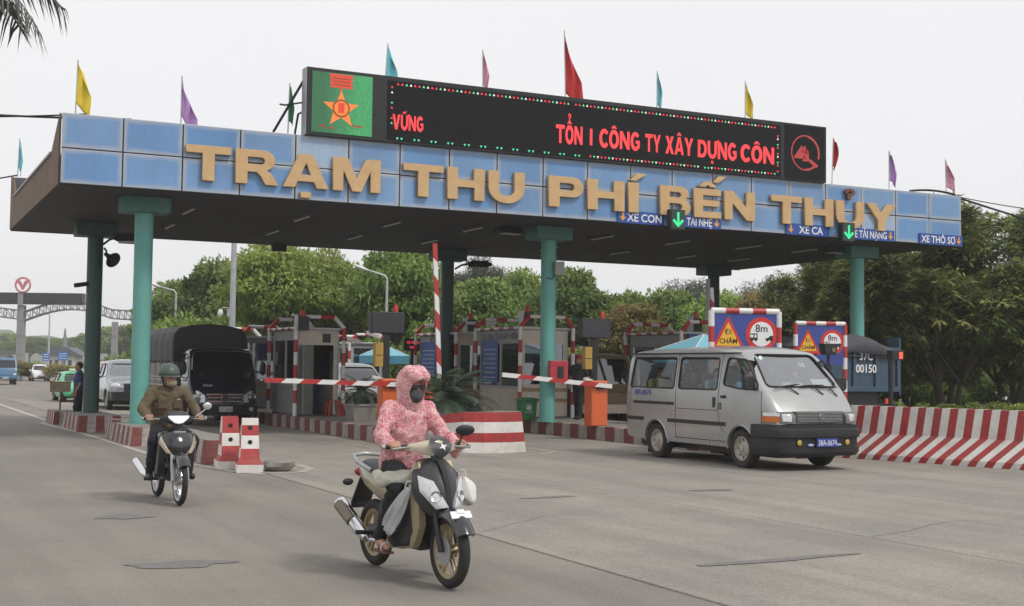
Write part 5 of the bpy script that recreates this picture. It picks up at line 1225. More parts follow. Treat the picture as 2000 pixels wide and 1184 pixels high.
t, B = simple_car('pickup_truck', 'grey pickup truck with chrome grille between the two left columns', 'pickup', (5.15, 22.3, 0), CDARK,
    [(2.9, .5, 1.1, .8), (2.8, .4, 1.15, .86), (1.2, .35, 1.2, .9), (1.1, .35, 1.68, .9), (.9, .35, 1.8, .9), (0, .33, 1.82, .9), (-.35, .33, 1.76, .9), (-1.05, .33, 1.2, .92), (-1.3, .33, 1.12, .92), (-2.0, .34, 1.05, .9), (-2.2, .36, 1.0, .86), (-2.32, .4, .92, .78), (-2.36, .45, .85, .7)], CW, [[(1.0, 1.15), (.9, 1.6), (.3, 1.66), (.3, 1.15)], [(.2, 1.15), (.2, 1.66), (-.25, 1.6), (-.8, 1.2)]], ([(-.7, 1.22), (.7, 1.22), (.56, 1.66), (-.56, 1.66)], -1.4, -.2), None, (1.75, -1.45), .36, WGL, hwheel=.78, lights=(.68, -2.22, .86, .19, .12), grille=(.42, -2.36, .68, .96, CHROME), platetxt='37C 042.26', platepos=(.25, -2.42, .6, .28, .2), mirrors=(1.02, -.75, 1.2))
mb = MB(); mb.loft([[Vector((x, y, .36)), Vector((x, y-.02, .66)), Vector((x, y+.2, .68)), Vector((x, y+.2, .36))] for x, y in ((-.9, -2.1), (-.75, -2.38), (0, -2.44), (.75, -2.38), (.9, -2.1))], True); mb.build('bumper', MC['bumper_black'], t, smooth=40)
mb = MB(); mb.bb(-.7, .7, -.3, .9, .5, 1.2); mb.build('seat', SEATM, t, bevel=.08)
t, B = simple_car('suv_car', 'white silver estate car waiting behind the planter', 'car', (10.55, 12.6, 0.014), CSILVER,
    [(2.2, .5, 1.2, .7), (2.15, .4, 1.6, .8), (1.9, .33, 1.74, .84), (.6, .3, 1.77, .86), (-.3, .3, 1.75, .86), (-.45, .3, 1.7, .86), (-1.05, .3, 1.2, .87), (-1.3, .3, 1.08, .87), (-1.9, .32, .98, .84), (-2.15, .36, .86, .74), (-2.22, .42, .76, .62)], CW, [[(1.9, 1.12), (1.8, 1.6), (.9, 1.63), (.9, 1.12)], [(.8, 1.12), (.8, 1.63), (-.3, 1.6), (-.85, 1.15)]], ([(-.68, 1.2), (.68, 1.2), (.54, 1.63), (-.54, 1.63)], -1.3, -.2), None, (1.4, -1.35), .33, DGL, hwheel=.75, lights=(.64, -2.0, .8, .18, .11), grille=(.38, -2.22, .5, .68, BLACK), mirrors=(.98, -.75, 1.15))
mb = MB(); mb.bb(-.7, .7, -.4, 1.8, .5, 1.1); mb.build('seat', SEATM, t, bevel=.08)
# ---- trucks
NAVY = mat('cab_navy', (.012, .016, .03), .2, .2, coat=.9, var=.1); TARP = mat('tarp_black', (.03, .031, .034), .6, var=.25, vscale=3, bump=.5, bscale=7); SIDEG = mat('box_side', (.2, .2, .195), .55, .3, dirt=.3)
def truck_cab(t, paint, hw, H_, glassm, zb=.42, L_=1.5, zw0=1.3, zw1=1.95, rake=.22, nose=.12):
    B = Body([(L_, zb, H_-.1, hw*.96), (L_-.08, zb, H_-.01, hw), (.5, zb, H_, hw), (.36, zb, H_-.03, hw*.995), (.28, zb, H_-.12, hw*.99), (.28-rake, zb, zw0-.02, hw*.975), (-.0-nose*.4, zb, zw0-.18, hw*.965), (-nose, zb+.02, 1.0, hw*.94), (-nose-.04, zb+.06, .86, hw*.9), (-nose-.07, zb+.1, .78, hw*.84)], [(.3, .97), (.6, 1), (1.1, 1), (1.5, .975), (2.1, .92), (2.4, .9)], .12, .04)
    make_shell(B, t, paint, [[(L_-.25, zw0), (L_-.25, zw1-.02), (.48, zw1-.04), (.2, zw0+.05), (.3, zw0-.05)]], ([(-hw*.86, zw0+.03), (hw*.86, zw0+.03), (hw*.8, zw1), (-hw*.8, zw1)], -.4, .42), None, (), glassm, gws=glassm, doors=[[(L_-.12, zw1), (L_-.12, zb+.1)], [(.12, zw0), (.08, zb+.1)]], name='cab')
    return B
tk = thing('tarpaulin_truck', 'black light truck with a tarpaulin covered bed stopped at the barrier', 'truck', (5.32, 8.0, 0.014))
B = truck_cab(tk, NAVY, .93, 2.12, DGL, .36, 1.45, 1.3, 1.97)
mb = MB(); P = [(x, ws_y(B, x, z, -.1, .4)-.01, z) for x, z in [(-.82, 1.5), (-.8, 1.8), (-.76, 1.98), (-.5, 2.02), (0, 2.03), (.5, 2.02), (.76, 1.98), (.8, 1.8)]]; mb.tube(P, .014, 6); mb.build('chrome_trim', CHROME, tk, smooth=60)
mb = MB(); rr = []
for x, y in ((-.95, .25), (-.93, -.05), (-.8, -.2), (0, -.25), (.8, -.2), (.93, -.05), (.95, .25)): rr.append([Vector((x, y, .28)), Vector((x, y-.02, .58)), Vector((x*.95, y+.12, .6)), Vector((x*.95, y+.12, .28))])
mb.loft(rr, True); mb.build('bumper', NAVY, tk, smooth=35)
mb = MB(); mb.loft([[Vector((x*a, y, z)) for x in (-1, 1)]+[Vector((x*a*.86, y, z2)) for x in (1, -1)] for a, y, z, z2 in ((.5, -.24, .86, .63), (.5, -.1, .86, .63))], True); g = mb.build('grille', BLACK, tk)
for z, a in ((.845, .5), (.76, .46), (.66, .44)): mb = MB(); mb.bb(-a, a, -.262, -.24, z-.022, z+.022); mb.build('grille_bar', CHROME, g, bevel=.006)
mb = MB(); mb.lathe([(.1, 0), (.1, .02), (.001, .03)], (0, -.262, .755), (0, -1, 0), 24); mb.build('emblem', BLACK, g, smooth=40); mb = MB(); mb.torus((0, -.285, .755), (0, 1, 0), .1, .01, 24, 6); mb.build('emblem_ring', CHROME, g)
for s_ in (-1, 1):
    mb = MB(); mb.loft([[Vector((s_*x, y-.015, z0)), Vector((s_*x, y+.0, z1)), Vector((s_*x*.96, y+.14, z1)), Vector((s_*x*.96, y+.14, z0))] for x, y, z0, z1 in ((.52, -.2, .62, .82), (.7, -.17, .62, .94), (.86, -.08, .68, .96), (.91, .06, .78, .92))], True); h = mb.build('headlight', LENS, tk, smooth=40, bevel=.015)
    for q in (.64, .78): mb = MB(); mb.lathe([(.075, 0), (.07, .01), (.03, -.02)], (s_*q, -.185+.1*(q-.64), .79), (0, -1, 0), 16); mb.build('reflector', CHROME, h, smooth=40)
    mb = MB(); mb.cyl((s_*.72, -.235, .45), (s_*.72, -.2, .45), .055, seg=16); mb.build('fog_lamp', LENS, tk)
    mb = MB(); mb.ell((s_*1.08, -.02, 1.55), (.09, .05, .19), 12, 10); m_ = mb.build('mirror', BLACK, tk, smooth=60); mb = MB(); mb.tube([(s_*.88, .15, 1.85), (s_*1.05, -.0, 1.78), (s_*1.08, 0, 1.6)], .016); mb.build('mirror_arm', BLACK, m_); mb = MB(); mb.ell((s_*1.06, -.08, 1.24), (.08, .04, .05), 10, 8); mb.build('mirror', CHROME, tk, smooth=60)
    for y in (.75, 3.6): wheel(tk, s_*.78, y, .37, .24, RIMS, s_)
    mb = MB(); mb.bb(s_*.97-.02, s_*.97+.04, .3, 1.3, .36, .55); mb.build('step', BLACK, tk)
plate(tk, .02, -.285, .45, .36, .14, '37C-250.48', PLATEW, BLACK)
text('maker_name', 'OLLIN', .09, CHROME, tk, (-.45, -.135, 1.06), (R(75), 0, 0), .002, .002)
mb = MB(); mb.bb(-.7, .7, .4, 6.4, .5, .75); mb.build('chassis', BLACK, tk)
mb = MB(); mb.bb(-.75, .75, .5, 1.3, .6, 1.15); mb.build('seat', INT, tk, bevel=.05)
mb = MB(); mb.bb(-1.03, 1.03, 1.62, 6.6, .82, 1.9); bx = mb.build('load_bed', SIDEG, tk, bevel=.015)
for z in (1.05, 1.2, 1.28): mb = MB(); mb.bb(-1.045, -1.028, 1.64, 6.58, z-.012, z+.012); mb.build('bed_rail', ALUW, bx)
for k in range(7): mb = MB(); mb.bb(-1.042, -1.026, 1.64+k*.82, 1.69+k*.82, .84, 1.88); mb.build('bed_post', SIDEG, bx)
mb = MB(); rr = []; rnd = random.Random(2); K = 44
for k in range(K+1):
    y = 1.56+5.1*k/K; hoop = .5+.5*math.cos(2*PI*(k/K*5.1)/.85); sg = -.05*(1-hoop); q = []
    for x, z in ((-1.07, 1.72), (-1.075, 2.0), (-1.07, 2.3), (-1.03, 2.52), (-.9, 2.66), (-.5, 2.75), (0, 2.79), (.5, 2.75), (.9, 2.66), (1.03, 2.52), (1.07, 2.3), (1.075, 2.0), (1.07, 1.72)):
        side = abs(x) > 1; q.append(Vector((x*(1+sg*.35 if side else 1), y, z+(sg if not side else 0)+rnd.uniform(-.006, .006)+(.05*math.sin(k*1.9+x) if z < 1.8 else 0))))
    if k == 0: q = [Vector((p.x*.97, p.y, p.z if p.z > 1.8 else 1.72)) for p in q]
    rr.append(q)
mb.loft(rr, True); mb.build('tarpaulin', TARP, tk, smooth=35)
# blue light truck far down the road
bt = thing('blue_truck', 'small blue truck driving away side of the far road', 'truck', (5.6, 75.5, 0)); CBLUE = mat('truck_blue', (.03, .13, .24), .35, coat=.5, dirt=.15)
B = truck_cab(bt, CBLUE, .85, 2.0, CGL, .45, 1.5, 1.22, 1.82)
for s_ in (-1, 1):
    for y in (.6, 3.2): wheel(bt, s_*.7, y, .34, .22, RIMS, s_)
    mb = MB(); mb.ell((s_*.62, -.16, .75), (.13, .06, .09), 12, 8); mb.build('headlight', LENS, bt, smooth=60); mb = MB(); mb.ell((s_*1.0, 0, 1.4), (.08, .04, .15), 10, 8); mb.build('mirror', BLACK, bt, smooth=60)
mb = MB(); mb.bb(-.86, .86, -.26, .05, .42, .62); mb.build('bumper', CBLUE, bt, bevel=.03); mb = MB(); mb.bb(-.9, .9, 1.6, 4.6, .75, 1.55); mb.build('load_bed', CBLUE, bt); mb = MB(); mb.bb(-.6, .6, .2, 4.4, .45, .75); mb.build('chassis', BLACK, bt); plate(bt, 0, -.275, .52, .4, .13, '37C 1182', PLATEW, BLACK)
# brown truck behind the van
bw = thing('brown_truck', 'brown dusty truck with dark windshield standing behind the silver van', 'truck', (15.55, 4.9, 0.014)); CBRN = mat('truck_brown', (.17, .11, .06), .5, dirt=.4)
B = truck_cab(bw, CBRN, .95, 2.1, DGL, .45, 1.6, 1.2, 1.95)
for s_ in (-1, 1):
    for y in (.7, 3.6): wheel(bw, s_*.8, y, .38, .24, RIMS, s_)
    mb = MB(); mb.cyl((s_*.66, -.22, .78), (s_*.66, -.1, .78), .1, seg=18); mb.build('headlight', LENS, bw, smooth=40)
    mb = MB(); mb.tube([(s_*.96, -.02, 2.02), (s_*.98, -.06, 1.2)], .04); mb.build('corner_post', CREAM, bw, smooth=60)
mb = MB(); mb.bb(-.98, .98, -.3, .05, .4, .66); mb.build('bumper', CREAM, bw, bevel=.03); mb = MB(); mb.bb(-1.0, 1.0, 1.75, 5.5, .85, 1.9); mb.build('load_bed', CBRN, bw); mb = MB(); mb.bb(-.7, .7, .2, 5.3, .45, .85); mb.build('chassis', BLACK, bw)
# dump truck seen from behind
DBLUE = mat('dump_blue', (.035, .075, .12), .5, dirt=.3, dirtcol=(.1, .1, .1)); TARPG = mat('tarp_grey', (.085, .085, .1), .75, var=.2, vscale=4, bump=.5, bscale=8)
dt = thing('dump_truck', 'blue dump truck seen from behind with grey tarpaulin and number 37C 00150', 'truck', (20.35, -.3, 0.014), R(-3))
dt.scale = (1, 1, 1.1)
mb = MB(); mb.bb(-1.12, 1.12, 0, 5.2, 1.05, 2.1); bed = mb.build('tipper_bed', DBLUE, dt, bevel=.02)
for x in (-1.08, -.36, .36, 1.08): mb = MB(); mb.bb(x-.05, x+.05, -.06, .0, 1.08, 2.08); mb.build('tailgate_rib', DBLUE, bed, bevel=.008)
for z in (1.1, 2.05): mb = MB(); mb.bb(-1.14, 1.14, -.07, .0, z-.06, z+.06); mb.build('tailgate_rail', DBLUE, bed, bevel=.008)
for k in range(6): mb = MB(); mb.bb(1.11, 1.19, .1+k*.95, .2+k*.95, 1.05, 2.1); mb.build('side_rib', DBLUE, bed)
mb = MB(); mb.bb(1.14, 1.2, .0, .5, .95, 2.35); mb.build('tailgate_arm', DBLUE, dt, bevel=.02)
text('number', '37C', .26, SWHITE, dt, (0, -.064, 1.8), ext=.001, bold=.005); text('number', '00150', .27, SWHITE, dt, (0, -.064, 1.5), ext=.001, bold=.005)
mb = MB(); rr = []; rnd = random.Random(9)
for k in range(25):
    y = -.1+5.3*k/24; q = []; up = min(1, k/3)
    for x, z in ((-1.16, 1.9), (-1.17, 2.12), (-1.0, 2.2), (-.5, 2.34), (0, 2.42), (.5, 2.36), (1.0, 2.2), (1.17, 2.1), (1.18, 1.9)): q.append(Vector((x, y+rnd.uniform(-.02, .02), z-(1-up)*.18*(z > 2.0)+rnd.uniform(-.03, .03)+.04*math.sin(k*1.3)*(z < 2))))
    rr.append(q)
rr.insert(0, [Vector((p.x*.99, -.12, min(p.z, 1.95+.03*math.sin(p.x*9)))) for p in rr[0]])
mb.loft(rr, False); mb.build('tarpaulin', TARPG, dt, smooth=50, recalc=False).modifiers.new('s', 'SOLIDIFY').thickness = .01
mb = MB(); mb.bb(-.5, .5, .1, 7.2, .7, 1.04); mb.build('chassis', BLACK, dt); mb = MB(); mb.bb(-1.1, 1.1, .02, .1, .55, .75); mb.build('underrun_bar', BLACK, dt)
for s_ in (-1, 1):
    for y in (1.0, 2.3, 6.0): wheel(dt, s_*.9, y, .5, .4, RIMS, s_)
    mb = MB(); mb.bb(s_*.8-.12, s_*.8+.12, -.02, .02, .75, .88); mb.build('tail_lamp', mat('tail_lamp_lit', (.4, .03, .03), .3, emit=(.9, .08, .05), estr=.25), dt); mb = MB(); mb.bb(s_*.8-.28, s_*.8+.28, .3, .32, .2, .8); mb.build('mud_flap', BLACK, dt)
mb = MB(); mb.bb(-1.15, 1.15, 5.6, 7.2, .8, 2.5); mb.build('cab', DBLUE, dt, bevel=.1)
t = thing('signal_pole', 'black signal pole with small red lit numeral before the dump truck', 'signal', (18.6, -3.2, 0)); mb = MB(); mb.cyl((0, 0, 0), (0, 0, 2.0), .06); mb.build('post', BLACK, t); mb = MB(); mb.bb(-.04, .32, -.1, .1, 1.98, 2.2); mb.build('housing', BLACK, t, bevel=.01); mb = MB(); mb.bb(.17, .28, -.106, -.1, 2.0, 2.16); mb.build('red_light', mat('signal_red', (.4, .02, .01), .4, emit=(.95, .12, .05), estr=.9), t)
# ================================================================== PEOPLE
def V(*a): return Vector(a)
def human(t, J, top, bottom, skin=SKIN, hair=HAIR, face=V(0, -1, 0), sleeves=True, shoe=None, hands=True, legs=True, hairy=True, wr=.012, vox=.0085, ears=True, fat=1.0, grip=None, short=False, topname='jacket'):
    """one continuous body plus clothing; J holds joints in local metres"""
    f = face.normalized(); up = V(0, 0, 1); sd_ = f.cross(up).normalized(); up2 = sd_.cross(f)
    Hd = J['head']; mb = MB(); Mr = Matrix((sd_, -f, up2)).transposed()
    mb.ell(Hd+up2*.015, (.073, .092, .1), 16, 12, Mr); mb.ell(Hd+f*.03-up2*.045, (.054, .062, .066), 14, 10, Mr)         # skull, jaw
    mb.cap_(Hd+f*.088+up2*.012, .009, Hd+f*.104-up2*.018, .014, 8); mb.ell(Hd+f*.085-up2*.055, (.026, .012, .012), 8, 6, Mr); mb.ell(Hd+f*.08-up2*.085, (.025, .02, .018), 8, 6, Mr)
    mb.ell(Hd+f*.083+up2*.03, (.05, .012, .01), 8, 6, Mr)
    if ears:
        for s_ in (-1, 1): mb.ell(Hd+sd_*(s_*.078)-f*.005-up2*.005, (.012, .022, .032), 8, 6, Mr)
    mb.cap_(J['neck']+up*.0, .052, Hd-up2*.05-f*.015, .05)
    mb.cap_(J['pelvis'], .11, J['chest'], .12); mb.cap_(J['chest'], .12, J['neck'], .055)
    for s_ in ('L', 'R'):
        mb.cap_(J['neck']-up*.06, .07, J['sh'+s_], .055); mb.cap_(J['sh'+s_], .048, J['el'+s_], .038); mb.cap_(J['el'+s_], .038, J['wr'+s_], .026)
        if legs: mb.cap_(J['pelvis']-up*.02, .1, J['hip'+s_], .085); mb.cap_(J['hip'+s_], .078, J['kn'+s_], .055); mb.cap_(J['kn'+s_], .054, J['an'+s_], .036); mb.cap_(J['an'+s_]-up*.01, .036, J['toe'+s_], .026)
        if hands:
            W_ = J['wr'+s_]; G = J['gr'+s_]; ax = J.get('ax'+s_, V(1, 0, 0)).normalized(); d = (G-W_); d = (d-ax*d.dot(ax)).normalized(); nn = V(0, 0, 1) if abs(d.z) < .8 else V(0, 1, 0); nn = (nn-d*nn.dot(d)-ax*nn.dot(ax)).normalized()
            pc = W_+d*.045+nn*.012; mb.cap_(W_, .026, pc, .03)
            for q in (-.03, -.01, .012, .032): mb.cap_(pc, .02, pc+ax*q+d*.03, .014, 8)
            for k, (q, L_) in enumerate(((-.033, .9), (-.011, 1.0), (.012, .97), (.034, .8))):
                prev = G+ax*q-d*.025+nn*.036
                for a in (60, 0, -60, -115): p = G+ax*q+(d*math.cos(R(a))+nn*math.sin(R(a)))*(.03*L_); mb.cap_(prev, .0092, p, .0088, 8); prev = p
            io = J.get('in'+s_, 1); prev = pc+ax*(.03*io)
            for p in (G+ax*(.055*io)-d*.03+nn*.0, G+ax*(.052*io)-d*.0-nn*.032): mb.cap_(prev, .011, p, .01, 8); prev = p
    body = blob('body', mb, skin, t, vox, 3)
    EY = mat('eye_dark', (.02, .015, .012), .3)
    for s_ in (-1, 1):
        mb = MB(); mb.ell(Hd+f*.082+up2*.012+sd_*(s_*.03), (.013, .006, .006), 8, 6, Mr); mb.build('eye', EY, t)
    # top garment
    mb = MB(); fk = fat
    mb.cap_(J['pelvis']-up*.03, .145*fk, J['chest'], .148*fk); q = (J['shL']-J['shR']).normalized()
    mb.ell((J['chest']+J['neck'])/2+up*.0, (.17*fk, .115*fk, .16), 16, 10); mb.cap_(J['chest']+q*.06, .125*fk, J['pelvis']+q*.06, .12*fk); mb.cap_(J['chest']-q*.06, .125*fk, J['pelvis']-q*.06, .12*fk)
    mb.cap_(J['neck']-up*.05, .085, J['neck']+up*.01, .068)
    for s_ in ('L', 'R'):
        mb.cap_(J['neck']-up*.06, .085, J['sh'+s_], .076); 
        if short: mb.cap_(J['sh'+s_], .074, J['sh'+s_].lerp(J['el'+s_], .7), .066)
        else: mb.cap_(J['sh'+s_], .075, J['el'+s_], .062); mb.cap_(J['el'+s_], .062, J['el'+s_].lerp(J['wr'+s_], .96), .045)
    blob(topname, mb, top, t, .011, 3, wr, .075)
    if legs:
        mb = MB()
        for s_ in ('L', 'R'):
            mb.cap_(J['pelvis']-up*.02, .13, J['hip'+s_], .105); mb.cap_(J['hip'+s_], .1, J['kn'+s_], .074); mb.cap_(J['kn'+s_], .074, J['kn'+s_].lerp(J['an'+s_], .93), .052)
        blob('trousers', mb, bottom, t, .011, 3, wr, .06)
        if shoe:
            for s_ in ('L', 'R'):
                a, b = J['an'+s_], J['toe'+s_]; mb = MB(); mb.cap_(a-up*.03-(b-a)*.12, .046, b-up*.005, .04); mb.cap_(a, .045, a-up*.03, .045); blob('shoe', mb, shoe, t, .01, 2)
    if hairy:
        mb = MB(); mb.ell(Hd+up2*.035-f*.018, (.083, .096, .096), 14, 10, Mr); o = tmp(mb); mb2 = MB(); mb2.ell(Hd+f*.095-up2*.02, (.085, .075, .085), 14, 10, Mr); c = tmp(mb2); mb3 = MB(); mb3.box(Hd-up2*.13, (.4, .4, .18), Mr); c2 = tmp(mb3)
        me = boolean(o, [c, c2]); drop(o, c, c2); mesh_obj('hair', me, hair, t, 60)
    return body
# ---- motorbike helpers
GOLDP = mat('champagne_plastic', (.34, .30, .19), .35, .35, var=.06, coat=.5, dirt=.2, dirtcol=(.2, .17, .12)); DKP = mat('dark_plastic', (.018, .018, .02), .5, .0, var=.15, coat=.1); GRP = mat('grey_plastic', (.042, .043, .047), .4, .2, var=.08, coat=.25); BLKGLOSS = mat('black_gloss', (.012, .013, .016), .2, coat=.9); GOLDR = mat('gold_rim', (.36, .29, .17), .4, .6, dirt=.3, dirtcol=(.2, .16, .11)); ALR = mat('alu_rim', (.45, .45, .45), .35, .8, dirt=.3); ENG = mat('engine_dark', (.06, .06, .062), .5, .5, dirt=.4)
def bike_wheel(t, y, r, rim, spokes, steer=None, wid=.045, disc=True):
    root = t; mb = MB(); mb.torus((0, y, r), (1, 0, 0), r-wid, wid, 44, 12, wid*.95); o = mb.build('wheel', RUBBER, t, smooth=60)
    mb = MB(); mb.lathe([(r-wid*1.5, -.03), (r-wid*2.3, -.022), (r-wid*2.3, .022), (r-wid*1.5, .03)], (0, y, r), (1, 0, 0), 40, cap=False); mb.lathe([(.035, -.05), (.05, -.045), (.05, .045), (.035, .05)], (0, y, r), (1, 0, 0), 18); mb.build('rim', rim, o, smooth=40)
    if spokes == 5:
        for k in range(5):
            a = 2*PI*k/5+.3; c, s_ = math.cos(a), math.sin(a); mb = MB(); R1 = r-wid*2.2
            for da in (-.16, .16): mb.tube([(0, y+.04*math.cos(a+da*3), r+.04*math.sin(a+da*3)), (0, y+R1*math.cos(a+da), r+R1*math.sin(a+da))], .012, 6)
            mb.build('spoke', rim, o)['kind'] = 'stuff'
    else:
        mb = MB()
        for k in range(28):
            a = 2*PI*k/28; b = a+.35*(1 if k % 2 else -1); R1 = r-wid*2.2; mb.tube([((.03 if k % 4 < 2 else -.03), y+.045*math.cos(b), r+.045*math.sin(b)), (0, y+R1*math.cos(a), r+R1*math.sin(a))], .0022, 4)
        mb.build('spokes', CHROME, o)['kind'] = 'stuff'
    if disc: mb = MB(); mb.lathe([(.055, -.003), (.11, -.003), (.11, .003), (.055, .003)], (-.055, y, r), (1, 0, 0), 28); mb.build('brake_disc', STEEL, o)
    return o
def vring(z, w_, yf, yb, k=.55): return [V(-w_, yb, z), V(-w_*.95, yb+(yf-yb)*.35, z), V(-w_*k, yb+(yf-yb)*.8, z), V(0, yf, z), V(w_*k, yb+(yf-yb)*.8, z), V(w_*.95, yb+(yf-yb)*.35, z), V(w_, yb, z), V(0, yb+.02, z)]
def lens_on(t, name, m, quads, out=.006):
    """raised lens over a patch of cowl given by corner points"""
    for q in quads:
        a = [Vector(p) for p in q]; n = (a[1]-a[0]).cross(a[-1]-a[0]).normalized(); c = sum(a, Vector())/len(a)
        for s_ in (-1, 1):
            b = [V(p.x*s_, p.y, p.z) for p in a]; nn = V(n.x*s_, n.y, n.z)
            if nn.y > 0: nn = -nn
            mb = MB(); mb.loft([[p-nn*.01 for p in b], [p+nn*out for p in b], [(p*.8+V(c.x*s_, c.y, c.z)*.2)+nn*(out+.008) for p in b]], True); mb.build(name, m, t, smooth=50)
def oval(y, zc, hw, hh, n=14): return [V(hw*math.cos(2*PI*k/n)*(1 if abs(math.sin(2*PI*k/n)) < .8 else .9), y, zc+hh*math.sin(2*PI*k/n)) for k in range(n)]
def grips(t, x, y, z, x0=.2, dy=.03, lever=True):
    for s_ in (-1, 1):
        mb = MB(); mb.cyl((s_*x0, y-.04, z+.005), (s_*(x+.06), y+dy, z), .017, seg=12); g = mb.build('grip', BLACK, t, smooth=40); mb = MB(); mb.cyl((s_*(x+.06), y+dy, z), (s_*(x+.085), y+dy+.005, z), .02, seg=12); mb.build('bar_end', STEEL, g)
        if lever: mb = MB(); mb.tube([(s_*x0, y-.07, z), (s_*(x0+.05), y-.085, z), (s_*(x+.04), y-.06, z-.012)], .008, 6); mb.build('brake_lever', STEEL, t)
# ------------------------------------------------------------ scooter with the woman in pink
SCO = V(.64, -17.47, 0.004); SRZ = R(5.4)
sco = thing('scooter', 'champagne and dark grey scooter ridden by the person in the pink hooded jacket', 'scooter', SCO, SRZ)
bike_wheel(sco, .635, .275, GOLDR, 5, wid=.046, disc=False); bike_wheel(sco, -.635, .275, GOLDR, 5, wid=.043)
for s_ in (-1, 1): mb = MB(); mb.tube([(s_*.075, -.64, .275), (s_*.075, -.56, .48), (s_*.055, -.45, .75)], [.024, .022, .018], 10); mb.build('fork', DKP, sco, smooth=60)
mb = MB(); rr = []
for a in range(-38, 62, 9): 
    c, s_ = math.sin(R(a)), math.cos(R(a)); rr.append([V(x, -.635-c*q, .275+s_*q) for x, q in ((-.072, .255), (-.068, .3), (-.035, .325), (0, .332), (.035, .325), (.068, .3), (.072, .255), (.05, .285), (-.05, .285))])
mb.loft(rr, True); mb.build('front_fender', BLKGLOSS, sco, smooth=50)
mb = MB(); mb.box((0, -.8, .56), (.17, .012, .06), rotm(-.65, 0, 0)); mb.box((0.0, -.79, .585), (.06, .012, .03), rotm(-.65, 0, 0)); mb.build('fender_plate', SWHITE, sco)
mb = MB(); mb.loft([vring(.5, .05, -.56, -.45), vring(.56, .12, -.62, -.42), vring(.64, .175, -.64, -.39), vring(.74, .2, -.62, -.37), vring(.84, .185, -.55, -.35), vring(.91, .13, -.48, -.33), vring(.95, .08, -.44, -.33)], True); ap = mb.build('front_cowl', GRP, sco, smooth=40)
lens_on(sco, 'headlight', LENS, [[(.018, -.65, .6), (.1, -.6, .585), (.185, -.49, .71), (.187, -.455, .83), (.1, -.55, .79)]], .016)
for s_ in (-1, 1): mb = MB(); mb.lathe([(.045, 0), (.04, .012), (.012, -.01)], (s_*.105, -.6, .68), (s_*.55, -.8, .1), 18); mb.build('reflector', CHROME, sco, smooth=40)
mb = MB(); mb.loft([[V(x, -.63-.03*(1-abs(x)/.03)-.0, z)for x in (-.018, 0, .018)]+[V(.0, -.55, z)] for z in (.6,)]+[[V(x, yy-.02*(1-abs(x)/.03), z) for x in (-.03, 0, .03)]+[V(0, yy+.1, z)] for z, yy in ((.75, -.615), (.87, -.55), (.94, -.47))], True); mb.build('nose_ridge', DKP, sco, smooth=40)
for s_ in (-1, 1):
    out_ = [(-.37, .93), (-.43, .84), (-.44, .7), (-.4, .58), (-.42, .45), (-.36, .33), (-.3, .26), (.1, .22), (.2, .3), (-.12, .36), (-.2, .48), (-.24, .7), (-.3, .9)]
    mb = MB(); mb.loft([[V(s_*x, y*(1 if x > .1 else 1), z) for y, z in out_] for x in (.09, .145)]+[[V(s_*.165, -.18+(y+.18)*.84, .55+(z-.55)*.84) for y, z in out_]], True); mb.build('leg_shield', GOLDP, sco, smooth=45)
    mb = MB(); mb.loft([[V(s_*.158, y, z) for y, z in ((-.3, .66), (-.22, .56), (-.14, .4), (.1, .3), (.0, .24), (-.28, .28), (-.36, .4))], [V(s_*.172, y, z) for y, z in ((-.29, .64), (-.23, .55), (-.15, .4), (.08, .3), (-.01, .25), (-.27, .3), (-.34, .4))]], True); mb.build('side_inlay', DKP, sco)
    mb = MB(); mb.loft([[V(s_*.168, y, z) for y, z in ((-.34, .74), (-.3, .75), (-.24, .68), (-.28, .67))], [V(s_*.174, y, z) for y, z in ((-.33, .735), (-.3, .742), (-.25, .685), (-.28, .68))]], True); mb.build('decal', PAPER, sco)
mb = MB(); mb.loft([oval(-.36, .55, .11, .3), oval(-.2, .42, .12, .2), oval(.1, .38, .14, .16), oval(.3, .46, .15, .2)], True); mb.build('under_cowl', DKP, sco, smooth=50)
mb = MB(); mb.loft([oval(-.02, .62, .1, .12), oval(.15, .64, .14, .13), oval(.4, .68, .15, .13), oval(.62, .72, .13, .11), oval(.8, .77, .09, .07), oval(.88, .79, .05, .035)], True); mb.build('rear_body', GOLDP, sco, smooth=50)
mb = MB(); mb.loft([oval(-.04, .74, .08, .035), oval(.1, .765, .12, .045), oval(.3, .785, .135, .055), oval(.5, .815, .13, .05), oval(.72, .84, .1, .04), oval(.76, .84, .07, .02)], True); mb.build('seat', mat('seat_grey', (.05, .05, .052), .6), sco, smooth=60)
mb = MB(); mb.tube([(-.14, .45, .8), (-.165, .68, .86), (-.12, .85, .9), (0, .9, .91), (.12, .85, .9), (.165, .68, .86), (.14, .45, .8)], .018, 8); mb.build('grab_rail', STEEL, sco, smooth=60)
mb = MB(); mb.ell((0, .87, .76), (.1, .05, .045), 12, 8); mb.build('tail_lamp', mat('tail_lens', (.35, .02, .02), .3), sco, smooth=60)
for s_ in (-1, 1): mb = MB(); mb.ell((s_*.17, .84, .68), (.05, .035, .03), 10, 8); mb.build('rear_indicator', DKP, sco, smooth=60)
mb = MB(); mb.loft([[V(x, .78+dy, z) for x in (-.08, .08) for dy in (0, )]+[V(x, .8+dy, z) for x in (.08, -.08) for dy in (0,)] for z in (.72,)]+[[V(-.09, .93, z), V(.09, .93, z), V(.09, .95, z), V(-.09, .95, z)] for z in (.5, .45)], True); mb.build('rear_fender', DKP, sco)
mb = MB(); mb.loft([oval(.1, .3, .1, .1), oval(.3, .3, .12, .11), oval(.55, .29, .1, .08), oval(.68, .28, .08, .06)], True); mb.build('engine', ENG, sco, smooth=50)
